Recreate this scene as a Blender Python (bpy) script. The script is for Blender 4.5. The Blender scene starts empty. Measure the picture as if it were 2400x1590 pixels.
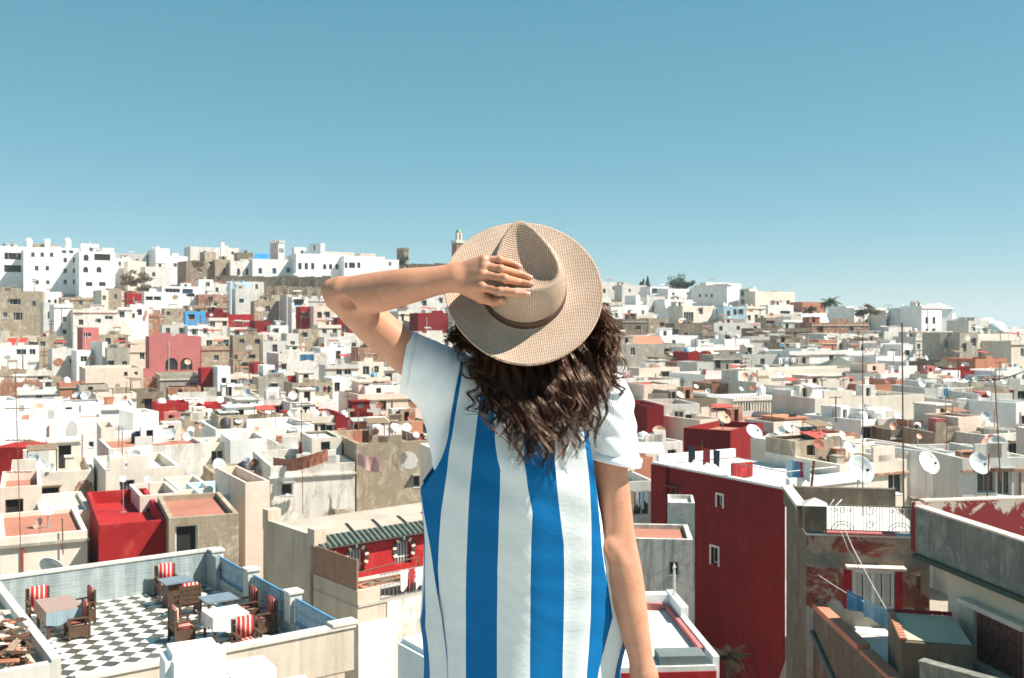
import bpy, bmesh, math, random
import numpy as np
from mathutils import Vector, Matrix
from mathutils.bvhtree import BVHTree

random.seed(7)
F = 2333.0        # focal length in photograph pixels (35 mm on a 36 mm wide sensor, 2400 px)
HY = 757.0        # row of the sea horizon
CZ = 20.0         # eye height above the datum
SC = bpy.context.scene
COL = SC.collection

# ------------------------------------------------------------------ camera, sky, sun, exposure
cam_data = bpy.data.cameras.new("camera")
cam_data.lens = 35.0
cam_data.sensor_width = 36.0
cam_data.sensor_fit = 'HORIZONTAL'
cam_data.shift_y = -(795.0 - HY) / 2400.0
cam_data.clip_end = 60000.0
cam_data.dof.use_dof = True
cam_data.dof.focus_distance = 2.22
cam_data.dof.aperture_fstop = 15.0
cam = bpy.data.objects.new("camera", cam_data)
cam.location = (0, 0, CZ)
cam.rotation_euler = (math.radians(90), 0, 0)
COL.objects.link(cam)
SC.camera = cam

SUN = Vector((0.61, -0.10, 0.785)).normalized()      # direction towards the sun
sun_el = math.asin(SUN.z)
world = bpy.data.worlds.new("World")
SC.world = world
world.use_nodes = True
wn = world.node_tree
wn.nodes.clear()
wo = wn.nodes.new("ShaderNodeOutputWorld")
wb = wn.nodes.new("ShaderNodeBackground")
ws = wn.nodes.new("ShaderNodeTexSky")
ws.sky_type = 'NISHITA'
ws.sun_disc = False
ws.sun_elevation = sun_el
ws.sun_rotation = math.atan2(SUN.x, SUN.y)
ws.altitude = 60
ws.air_density = 0.6
ws.dust_density = 0.0
ws.ozone_density = 4.0
# the photograph's turquoise grade of a clear sky: gain and gamma per channel
wsep = wn.nodes.new("ShaderNodeSeparateColor")
wcom = wn.nodes.new("ShaderNodeCombineColor")
wn.links.new(ws.outputs[0], wsep.inputs[0])
for i, (gam, gain) in enumerate(((0.884, 0.83), (0.526, 1.635), (0.512, 1.568))):
    a = wn.nodes.new("ShaderNodeMath")
    a.operation = 'POWER'
    a.inputs[1].default_value = gam
    b = wn.nodes.new("ShaderNodeMath")
    b.operation = 'MULTIPLY'
    b.inputs[1].default_value = gain
    wn.links.new(wsep.outputs[i], a.inputs[0])
    wn.links.new(a.outputs[0], b.inputs[0])
    wn.links.new(b.outputs[0], wcom.inputs[i])
wn.links.new(wcom.outputs[0], wb.inputs[0])
wb.inputs[1].default_value = 0.089
wn.links.new(wb.outputs[0], wo.inputs[0])

sun_data = bpy.data.lights.new("sun", 'SUN')
sun_data.energy = 5.0
sun_data.angle = math.radians(0.5)
sun_data.color = (1.0, 0.935, 0.83)
sun = bpy.data.objects.new("sun", sun_data)
sun.rotation_euler = (-SUN).to_track_quat('-Z', 'Y').to_euler()
sun.location = SUN * 300
COL.objects.link(sun)

SC.view_settings.view_transform = 'Standard'
SC.view_settings.look = 'None'
SC.view_settings.gamma = 1.0
SC.view_settings.use_curve_mapping = False
SC.view_settings.exposure = 0.98
SC.cycles.use_denoising = True
SC.cycles.max_bounces = 6
SC.cycles.diffuse_bounces = 3
SC.cycles.glossy_bounces = 2
SC.cycles.transmission_bounces = 4
SC.cycles.transparent_max_bounces = 8


def P(px, py, d):
    return Vector(((px - 1200.0) / F * d, d, CZ - (py - HY) / F * d))


# ------------------------------------------------------------------ materials
MATS = {}


def newmat(name):
    m = bpy.data.materials.new(name)
    m.use_nodes = True
    nt = m.node_tree
    b = nt.nodes["Principled BSDF"]
    return m, nt, b


def nd(nt, t, **kw):
    n = nt.nodes.new(t)
    for k, v in kw.items():
        setattr(n, k, v)
    return n


def ramp(nt, src, p0, p1, c0=(0, 0, 0, 1), c1=(1, 1, 1, 1)):
    r = nd(nt, "ShaderNodeValToRGB")
    r.color_ramp.elements[0].position = p0
    r.color_ramp.elements[1].position = p1
    r.color_ramp.elements[0].color = c0
    r.color_ramp.elements[1].color = c1
    nt.links.new(src, r.inputs[0])
    return r


def mix(nt, fac, a, b, mode='MIX'):
    m = nd(nt, "ShaderNodeMixRGB", blend_type=mode)
    if isinstance(fac, (int, float)):
        m.inputs[0].default_value = fac
    else:
        nt.links.new(fac, m.inputs[0])
    for i, v in ((1, a), (2, b)):
        if isinstance(v, tuple):
            m.inputs[i].default_value = v if len(v) == 4 else v + (1,)
        else:
            nt.links.new(v, m.inputs[i])
    return m.outputs[0]


def noise(nt, vec, scale, detail=5, rough=0.6, dist=0.0):
    n = nd(nt, "ShaderNodeTexNoise")
    n.inputs["Scale"].default_value = scale
    n.inputs["Detail"].default_value = detail
    n.inputs["Roughness"].default_value = rough
    n.inputs["Distortion"].default_value = dist
    if vec is not None:
        nt.links.new(vec, n.inputs["Vector"])
    return n.outputs[0]


def mapping(nt, vec, scale=(1, 1, 1), rot=(0, 0, 0), loc=(0, 0, 0)):
    m = nd(nt, "ShaderNodeMapping")
    m.inputs["Scale"].default_value = scale
    m.inputs["Rotation"].default_value = rot
    m.inputs["Location"].default_value = loc
    nt.links.new(vec, m.inputs["Vector"])
    return m.outputs[0]


def bump(nt, b, h, strength, dist):
    n = nd(nt, "ShaderNodeBump")
    n.inputs["Strength"].default_value = strength
    n.inputs["Distance"].default_value = dist
    nt.links.new(h, n.inputs["Height"])
    nt.links.new(n.outputs[0], b.inputs["Normal"])


def simple(name, col, rough=0.7, metal=0.0, var=0.12, scale=3.0):
    if name in MATS:
        return MATS[name]
    m, nt, b = newmat(name)
    g = nd(nt, "ShaderNodeNewGeometry").outputs["Position"]
    n = noise(nt, g, scale, 4)
    r = ramp(nt, n, 0.3, 0.7, tuple(c * (1 - var) for c in col) + (1,), tuple(min(1, c * (1 + var)) for c in col) + (1,))
    nt.links.new(r.outputs[0], b.inputs["Base Color"])
    b.inputs["Roughness"].default_value = rough
    b.inputs["Metallic"].default_value = metal
    MATS[name] = m
    return m


def plaster(name, col, dirt=(0.22, 0.18, 0.13), amt=0.5, blot=None, blot_amt=0.0, scale=1.0, rough=0.9, patch=0.5, blocks=0.0):
    """limewashed or rendered masonry: vertical rain streaks, grime blotches, repaired or fallen patches"""
    if name in MATS:
        return MATS[name]
    m, nt, b = newmat(name)
    g = nd(nt, "ShaderNodeNewGeometry").outputs["Position"]
    n1 = noise(nt, g, 0.45 * scale, 7, 0.68)
    base = ramp(nt, n1, 0.30, 0.70, tuple(c * 0.78 for c in col) + (1,), tuple(min(1, c * 1.05) for c in col) + (1,)).outputs[0]
    st = noise(nt, mapping(nt, g, (1.7 * scale, 1.7 * scale, 0.14 * scale)), 1.0, 7, 0.72, 0.3)
    sm = ramp(nt, st, 0.50, 0.82, (0, 0, 0, 1), (amt, amt, amt, 1)).outputs[0]
    base = mix(nt, sm, base, dirt)
    st2 = noise(nt, mapping(nt, g, (7 * scale, 7 * scale, 0.35 * scale), loc=(3, 9, 1)), 1.0, 5, 0.7)
    sm2 = ramp(nt, st2, 0.55, 0.85, (0, 0, 0, 1), (amt * 0.8,) * 3 + (1,)).outputs[0]
    base = mix(nt, sm2, base, dirt)
    bl = noise(nt, g, 1.5 * scale, 9, 0.75, 0.9)
    bm_ = ramp(nt, bl, 0.56, 0.78, (0, 0, 0, 1), (amt * patch,) * 3 + (1,)).outputs[0]
    base = mix(nt, bm_, base, dirt)
    if blot:
        b2 = noise(nt, mapping(nt, g, (1, 1, 0.6), loc=(31, 7, 3)), 0.8 * scale, 10, 0.76, 1.4)
        bmk = ramp(nt, b2, 0.53 - 0.15 * blot_amt, 0.66 - 0.15 * blot_amt).outputs[0]
        base = mix(nt, bmk, base, blot)
    if blocks > 0:
        sx = nd(nt, "ShaderNodeSeparateXYZ")
        nt.links.new(g, sx.inputs[0])
        ad = nd(nt, "ShaderNodeMath", operation='ADD')
        nt.links.new(sx.outputs[0], ad.inputs[0])
        nt.links.new(sx.outputs[1], ad.inputs[1])
        cb = nd(nt, "ShaderNodeCombineXYZ")
        nt.links.new(ad.outputs[0], cb.inputs[0])
        nt.links.new(sx.outputs[2], cb.inputs[1])
        br = nd(nt, "ShaderNodeTexBrick")
        br.inputs["Scale"].default_value = 1.0
        br.inputs["Brick Width"].default_value = 0.45
        br.inputs["Row Height"].default_value = 0.22
        br.inputs["Mortar Size"].default_value = 0.012
        br.inputs["Color1"].default_value = (1, 1, 1, 1)
        br.inputs["Color2"].default_value = (0.8, 0.8, 0.8, 1)
        br.inputs["Mortar"].default_value = (0.62, 0.62, 0.62, 1)
        nt.links.new(cb.outputs[0], br.inputs["Vector"])
        base = mix(nt, blocks, base, br.outputs[0], 'MULTIPLY')
    nt.links.new(base, b.inputs["Base Color"])
    b.inputs["Roughness"].default_value = rough
    b.inputs["Specular IOR Level"].default_value = 0.2
    bump(nt, b, noise(nt, g, 9, 6, 0.7), 0.25, 0.03)
    MATS[name] = m
    return m


# ------------------------------------------------------------------ mesh and object helpers
class MB:
    """collects faces and links them as ONE mesh object"""

    def __init__(s):
        s.v, s.f, s.m = [], [], []

    def poly(s, pts, mi=0):
        i = len(s.v)
        s.v.extend([tuple(p) for p in pts])
        s.f.append(tuple(range(i, i + len(pts))))
        s.m.append(mi)

    def box(s, x0, x1, y0, y1, z0, z1, mi=0, M=None, skip=()):
        c = [(x0, y0, z0), (x1, y0, z0), (x1, y1, z0), (x0, y1, z0), (x0, y0, z1), (x1, y0, z1), (x1, y1, z1), (x0, y1, z1)]
        if M is not None:
            c = [tuple(M @ Vector(p)) for p in c]
        i = len(s.v)
        s.v.extend(c)
        for n, q in (('b', (0, 3, 2, 1)), ('t', (4, 5, 6, 7)), ('f', (0, 1, 5, 4)), ('r', (1, 2, 6, 5)), ('k', (2, 3, 7, 6)), ('l', (3, 0, 4, 7))):
            if n not in skip:
                s.f.append(tuple(i + a for a in q))
                s.m.append(mi)

    def tube(s, pts, r, n=6, mi=0, cap=True, taper=None):
        pts = [Vector(p) for p in pts]
        rings = []
        up = Vector((0, 0, 1))
        for k, p in enumerate(pts):
            a = pts[max(0, k - 1)]
            b = pts[min(len(pts) - 1, k + 1)]
            t = (b - a)
            if t.length < 1e-9:
                t = Vector((0, 0, 1))
            t.normalize()
            x = t.cross(up)
            if x.length < 0.05:
                x = t.cross(Vector((0, 1, 0)))
            x.normalize()
            y = t.cross(x)
            rr = r if taper is None else r * (taper[0] + (taper[1] - taper[0]) * k / max(1, len(pts) - 1))
            i = len(s.v)
            for q in range(n):
                an = 2 * math.pi * q / n
                s.v.append(tuple(p + x * (math.cos(an) * rr) + y * (math.sin(an) * rr)))
            rings.append(i)
        for a, b in zip(rings[:-1], rings[1:]):
            for q in range(n):
                s.f.append((a + q, a + (q + 1) % n, b + (q + 1) % n, b + q))
                s.m.append(mi)
        if cap:
            s.f.append(tuple(rings[0] + q for q in range(n))[::-1])
            s.m.append(mi)
            s.f.append(tuple(rings[-1] + q for q in range(n)))
            s.m.append(mi)

    def lathe(s, prof, n=16, M=None, mi=0, close=False):
        rings = []
        for (r, z) in prof:
            i = len(s.v)
            for q in range(n):
                an = 2 * math.pi * q / n
                p = Vector((r * math.cos(an), r * math.sin(an), z))
                s.v.append(tuple(M @ p) if M is not None else tuple(p))
            rings.append(i)
        for a, b in zip(rings[:-1], rings[1:]):
            for q in range(n):
                s.f.append((a + q, a + (q + 1) % n, b + (q + 1) % n, b + q))
                s.m.append(mi)
        if close:
            s.f.append(tuple(rings[0] + q for q in range(n))[::-1])
            s.m.append(mi)
            s.f.append(tuple(rings[-1] + q for q in range(n)))
            s.m.append(mi)

    def mesh(s, name, mats, smooth=False):
        me = bpy.data.meshes.new(name)
        me.from_pydata(s.v, [], s.f)
        for m in (mats if isinstance(mats, (list, tuple)) else [mats]):
            me.materials.append(m)
        if any(s.m):
            me.polygons.foreach_set("material_index", s.m)
        if smooth:
            me.polygons.foreach_set("use_smooth", [True] * len(s.f))
        me.update()
        return me

    def build(s, name, mats, parent=None, smooth=False):
        return link(name, s.mesh(name, mats, smooth), parent)


def link(name, me, parent=None, M=None):
    o = bpy.data.objects.new(name, me)
    COL.objects.link(o)
    if parent is not None:
        o.parent = parent
    if M is not None:
        o.matrix_local = M
    return o


def tag(o, label=None, cat=None, group=None, kind=None):
    if label:
        o["label"] = label
    if cat:
        o["category"] = cat
    if group:
        o["group"] = group
    if kind:
        o["kind"] = kind
    return o


def thing(name, label, cat, loc=(0, 0, 0), rz=0.0, group=None):
    o = bpy.data.objects.new(name, None)
    o.empty_display_size = 0.2
    COL.objects.link(o)
    o.location = loc
    o.rotation_euler = (0, 0, rz)
    return tag(o, label, cat, group)


def copy_tree(o, parent=None):
    c = o.copy()
    COL.objects.link(c)
    if parent is not None:
        c.parent = parent
    for ch in list(o.children):
        copy_tree(ch, c)
    return c
# ================================================================== terrain, sea
PYL = [1590, 1450, 1330, 1250, 1150, 1080, 1000, 920, 860, 800, 760, 700, 650, 600, 560]
DL = [22, 27, 36, 45, 60, 75, 98, 140, 172, 200, 225, 262, 290, 320, 345]
PYR = [1590, 1450, 1300, 1200, 1120, 1050, 980, 920, 870, 830, 800, 770, 740, 700, 660]
DR = [20, 24, 29, 36, 45, 60, 82, 108, 135, 160, 185, 218, 270, 340, 380]


def D(px, py):
    """distance of the town at a picture position: a bowl of roofs that climbs to the ridge"""
    a = np.interp(-py, [-p for p in PYL], DL)
    b = np.interp(-py, [-p for p in PYR], DR)
    t = min(1, max(0, px / 2400.0))
    return float(a + (b - a) * t)


def ground_z(x, y):
    d = max(18.0, y)
    t = min(1, max(0, (x / d * F + 1200) / 2400.0))
    pl = np.interp(d, DL, PYL)
    pr = np.interp(d, DR, PYR)
    py = pl + (pr - pl) * t
    z = CZ - (py - HY) / F * min(d, 345)
    drop = 7.0 if d < 60 else max(3.2, 7.0 - (d - 60) * 0.03)
    far = max(0.0, d - 345)
    # the narrow alley below the tall red wall
    al = max(0.0, min(1.0, (x - 4.5) / 1.5)) * max(0.0, min(1.0, (13.5 - x) / 1.5)) * max(0.0, min(1.0, (d - 20) / 3)) * max(0.0, min(1.0, (58 - d) / 3))
    drop += 7.0 * al
    drop += max(0.0, t - 0.90) * 90 * max(0.0, min(1.0, (d - 170) / 60))
    far2 = max(0.0, d - 300) * (0.04 + 0.16 * t)
    return float(z - drop - far * 0.10 - far2)


rows = []
ds = [-30, 0, 10] + list(np.geomspace(17, 60, 34)) + list(np.geomspace(64, 420, 30)) + [470, 560, 700, 900]
for d in ds:
    row = []
    for j in range(161):
        u = -1.2 + 2.4 * j / 160
        x = u * max(60, abs(d))
        row.append((x, d, ground_z(x, d) + (0.25 * math.sin(x * 0.7) * math.cos(d * 0.5) if d > 30 else 0)))
    rows.append(row)
me = bpy.data.meshes.new("terrain")
n = 161
me.from_pydata([p for r in rows for p in r], [], [(i * n + j, i * n + j + 1, (i + 1) * n + j + 1, (i + 1) * n + j) for i in range(len(rows) - 1) for j in range(n - 1)])
me.polygons.foreach_set("use_smooth", [True] * len(me.polygons))
me.materials.append(plaster("dusty_ground", (0.36, 0.31, 0.25), (0.16, 0.13, 0.09), 0.6))
tag(link("terrain", me), kind="structure")


def sea_mat():
    m, nt, b = newmat("sea")
    b.inputs["Base Color"].default_value = (0.10, 0.22, 0.30, 1)
    b.inputs["Roughness"].default_value = 0.35
    g = nd(nt, "ShaderNodeNewGeometry").outputs["Position"]
    bump(nt, b, noise(nt, g, 0.05, 4), 0.3, 1.0)
    return m


mb = MB()
mb.poly([(-40000, 600, CZ - 75), (40000, 600, CZ - 75), (40000, 45000, CZ - 75), (-40000, 45000, CZ - 75)])
tag(mb.build("sea", sea_mat()), kind="structure")

# ================================================================== house builder
WHITE = plaster("whitewash", (0.83, 0.815, 0.785), (0.40, 0.345, 0.285), 0.45)
WHITE2 = plaster("whitewash_clean", (0.88, 0.87, 0.85), (0.60, 0.56, 0.50), 0.30)
WHITE3 = plaster("whitewash_worn", (0.76, 0.72, 0.665), (0.26, 0.215, 0.16), 0.75, (0.44, 0.38, 0.31), 0.15)
COLS = {
    'W': WHITE, 'V': WHITE2, 'w': WHITE3,
    'c': plaster("cream_render", (0.76, 0.68, 0.58), (0.36, 0.28, 0.20), 0.5),
    'p': plaster("pale_pink_render", (0.78, 0.62, 0.52), (0.40, 0.27, 0.19), 0.45),
    'g': plaster("grey_concrete", (0.36, 0.33, 0.275), (0.13, 0.11, 0.085), 0.7, (0.48, 0.43, 0.36), 0.2),
    's': plaster("pale_grey_render", (0.63, 0.605, 0.565), (0.26, 0.23, 0.185), 0.6),
    'b': plaster("weathered_stone_render", (0.40, 0.32, 0.23), (0.14, 0.105, 0.07), 0.8, (0.56, 0.48, 0.38), 0.2, blocks=0.45),
    'k': plaster("brown_earth_wall", (0.24, 0.19, 0.14), (0.09, 0.07, 0.05), 0.7, (0.34, 0.28, 0.21), 0.2, blocks=0.4),
    'R': plaster("crimson_paint", (0.36, 0.018, 0.020), (0.15, 0.02, 0.018), 0.6, (0.44, 0.05, 0.045), 0.1, patch=0.5),
    'D': plaster("dark_red_paint", (0.225, 0.013, 0.015), (0.075, 0.012, 0.010), 0.7, (0.26, 0.035, 0.03), -0.1, patch=0.6),
    'P': plaster("pink_paint", (0.52, 0.17, 0.16), (0.32, 0.09, 0.08), 0.35, patch=0.3),
    'B': plaster("bright_blue_paint", (0.10, 0.40, 0.72), (0.06, 0.22, 0.40), 0.3),
    'l': plaster("pale_blue_paint", (0.52, 0.68, 0.78), (0.32, 0.40, 0.46), 0.35),
    'o': plaster("terracotta_render", (0.50, 0.22, 0.14), (0.26, 0.11, 0.07), 0.5),
    'r': plaster("bare_brick", (0.38, 0.17, 0.10), (0.20, 0.10, 0.06), 0.6, (0.50, 0.40, 0.32), 0.35, blocks=0.7),
}
WORD = {'W': 'white', 'V': 'bright white', 'w': 'worn white', 'c': 'cream', 'p': 'pale pink', 'g': 'grey concrete', 's': 'pale grey', 'b': 'weathered stone',
        'k': 'dark brown', 'R': 'crimson', 'D': 'dark red', 'P': 'pink', 'B': 'bright blue', 'l': 'pale blue', 'o': 'terracotta', 'r': 'bare brick'}
M_GLASS = simple("dark_window_glass", (0.030, 0.034, 0.036), 0.18, 0, 0.2)
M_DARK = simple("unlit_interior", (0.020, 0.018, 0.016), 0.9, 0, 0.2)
FRM = {'w': simple("white_window_frame", (0.70, 0.70, 0.68), 0.6), 'b': simple("blue_window_frame", (0.08, 0.30, 0.55), 0.6),
       'k': simple("brown_window_frame", (0.12, 0.06, 0.035), 0.6), 'g': simple("grey_window_frame", (0.35, 0.35, 0.34), 0.6)}
ROOFM = [plaster("roof_screed_pale", (0.52, 0.48, 0.42), (0.24, 0.20, 0.16), 0.6), plaster("roof_screed_grey", (0.40, 0.38, 0.34), (0.18, 0.16, 0.13), 0.7),
         plaster("roof_whitewash", (0.70, 0.68, 0.64), (0.36, 0.32, 0.27), 0.55), plaster("roof_red_oxide", (0.40, 0.17, 0.12), (0.24, 0.12, 0.08), 0.5)]
WCACHE = {}
LEAN = [simple('rusty_sheet', (0.26, 0.12, 0.075), 0.8, 0, 0.4, 4), simple('grey_sheet', (0.36, 0.36, 0.34), 0.6, 0, 0.3, 4), simple('brown_sheet_roof', (0.20, 0.14, 0.09), 0.8, 0, 0.3, 4), simple('pale_sheet', (0.64, 0.62, 0.58), 0.7, 0, 0.2, 4), simple('red_sheet', (0.42, 0.06, 0.045), 0.7, 0, 0.3, 4)]
BINS = [COLS['b'], COLS['r'], COLS['w'], COLS['g'], COLS['o'], COLS['c']]


def window_obj(parent, M, w, h, kind, fr, arched):
    w, h = round(w, 1), round(h, 1)
    w, h = max(0.3, w), max(0.3, h)
    key = (w, h, kind, fr, arched)
    if key not in WCACHE:
        a, b_ = MB(), MB()
        t = 0.06 if w < 1.4 else 0.08
        a.box(-w / 2, -w / 2 + t, 0.10, 0.16, 0, h)
        a.box(w / 2 - t, w / 2, 0.10, 0.16, 0, h)
        a.box(-w / 2 + t, w / 2 - t, 0.10, 0.16, 0, t)
        a.box(-w / 2 + t, w / 2 - t, 0.10, 0.16, h - t, h)
        if kind != 'd' and w > 0.7:
            a.box(-t / 3, t / 3, 0.11, 0.15, t, h - t)
        if w > 1.9:
            for q in (-0.25, 0.25):
                a.box(q * w - t / 3, q * w + t / 3, 0.11, 0.15, t, h - t)
        if kind == 'r':
            a.box(-w / 2 - 0.06, w / 2 + 0.06, -0.07, 0.12, -0.07, -0.003)
        if kind == 's':      # shutters
            for q in range(int(h / 0.12)):
                b_.box(-w / 2 + t, w / 2 - t, 0.12, 0.14, t + q * 0.12, t + q * 0.12 + 0.085)
            b_.poly([(-w / 2 + t, 0.145, t), (w / 2 - t, 0.145, t), (w / 2 - t, 0.145, h - t), (-w / 2 + t, 0.145, h - t)])
        else:
            b_.poly([(-w / 2 + t, 0.135, t), (w / 2 - t, 0.135, t), (w / 2 - t, 0.135, h - t), (-w / 2 + t, 0.135, h - t)])
        WCACHE[key] = (a.mesh("window", FRM[fr]), b_.mesh("pane", FRM[fr] if kind == 's' else (M_DARK if kind == 'd' else M_GLASS)))
    m1, m2 = WCACHE[key]
    o = link("door" if kind == 'd' else "window", m1, parent, M)
    link("pane" if kind != 's' else "shutter", m2, o)
    return o


def wall_open(mb, org, ux, uz, nin, W, H, rects, dep=0.24):
    """a wall rectangle with recessed openings; nin points into the house"""
    org, ux, uz, nin = map(Vector, (org, ux, uz, nin))
    rects = [r for r in rects if r[1] > r[0] + 0.05 and r[3] > r[2] + 0.05]
    xs = sorted({0.0, W} | {r[0] for r in rects} | {r[1] for r in rects})
    zs = sorted({0.0, H} | {r[2] for r in rects} | {r[3] for r in rects})

    def pt(x, z, i=0.0):
        return org + ux * x + uz * z + nin * i
    for a, b_ in zip(xs[:-1], xs[1:]):
        for c, d_ in zip(zs[:-1], zs[1:]):
            mx, mz = (a + b_) / 2, (c + d_) / 2
            if any(r[0] < mx < r[1] and r[2] < mz < r[3] for r in rects):
                continue
            mb.poly([pt(a, c), pt(b_, c), pt(b_, d_), pt(a, d_)])
    for r in rects:
        x0, x1, z0, z1 = r[:4]
        ar = len(r) > 4 and r[4]
        mb.poly([pt(x0, z0), pt(x0, z0, dep), pt(x1, z0, dep), pt(x1, z0)])
        mb.poly([pt(x0, z1, dep), pt(x0, z1), pt(x1, z1), pt(x1, z1, dep)])
        mb.poly([pt(x0, z0, dep), pt(x0, z0), pt(x0, z1), pt(x0, z1, dep)])
        mb.poly([pt(x1, z0), pt(x1, z0, dep), pt(x1, z1, dep), pt(x1, z1)])
        if ar:
            R = (x1 - x0) / 2
            zc = z1 - R
            for s_ in (-1, 1):
                arc = [(x0 + R + s_ * R * math.cos(q * math.pi / 10), zc + R * math.sin(q * math.pi / 10)) for q in range(6)]
                co = (x0 + R + s_ * R, z1)
                for p, q in zip(arc[:-1], arc[1:]):
                    f = [pt(*co, 0.002), pt(*p, 0.002), pt(*q, 0.002)]
                    mb.poly(f if s_ > 0 else f[::-1])
                    mb.poly([pt(*p, 0.002), pt(*p, dep), pt(*q, dep), pt(*q, 0.002)])


HOUSES = []       # records for roofs, labels
OCC = []


class Rec:
    pass


def box_house(C, r, W, Dp, zt, col, rects_f, rects_l, ph=0.5, roofm=None, zb=None, name="house", trim=None):
    """walls with openings, parapet and roof in local axes: x along the front, y into the house"""
    u = Vector((math.cos(r), math.sin(r), 0))
    v = Vector((-math.sin(r), math.cos(r), 0))
    if zb is None:
        zb = min(ground_z(*(C + a * u * W + b_ * v * Dp).xy) for a in (0, 1) for b_ in (0, 1)) - 0.4
    H = zt - zb
    root = thing(name, None, None, (C.x, C.y, zb), r)
    mb = MB()
    ff = [(x0, x1, z0 - zb, z1 - zb, a) for x0, x1, z0, z1, a in rects_f]
    fl = [(Dp - x1, Dp - x0, z0 - zb, z1 - zb, a) for x0, x1, z0, z1, a in rects_l]
    wall_open(mb, (0, 0, 0), (1, 0, 0), (0, 0, 1), (0, 1, 0), W, H, ff)
    wall_open(mb, (0, Dp, 0), (0, -1, 0), (0, 0, 1), (1, 0, 0), Dp, H, fl)
    mb.poly([(W, 0, 0), (W, Dp, 0), (W, Dp, H), (W, 0, H)])
    mb.poly([(W, Dp, 0), (0, Dp, 0), (0, Dp, H), (W, Dp, H)])
    t = min(0.2, W * 0.1, Dp * 0.1)
    if ph > 0.05:
        o_ = [(0, 0), (W, 0), (W, Dp), (0, Dp)]
        i_ = [(t, t), (W - t, t), (W - t, Dp - t), (t, Dp - t)]
        for q in range(4):
            a, b_, c, d_ = o_[q], o_[(q + 1) % 4], i_[(q + 1) % 4], i_[q]
            mb.poly([a + (H,), b_ + (H,), c + (H,), d_ + (H,)])
            mb.poly([d_ + (H,), c + (H,), c + (H - ph,), d_ + (H - ph,)])
    mb.build("walls", COLS[col] if isinstance(col, str) else col, root)
    k = MB()
    q = t if ph > 0.05 else -0.04
    k.box(q, W - q, q, Dp - q, H - max(ph, 0) - 0.12, H - max(ph, 0) + (0.0 if ph > 0.05 else 0.05))
    k.build("roof", roofm or random.choice(ROOFM), root)
    rec = Rec()
    rec.root, rec.C, rec.u, rec.v, rec.W, rec.D, rec.zr, rec.zt, rec.zb = root, C, u, v, W, Dp, zt - max(ph, 0), zt, zb
    rec.col = col
    rec.nw = len(rects_f) + len(rects_l)
    rec.feat = ''
    rec.label = None
    HOUSES.append(rec)
    OCC.append((C.x, C.y, u.x, u.y, W, Dp))
    return rec


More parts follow.
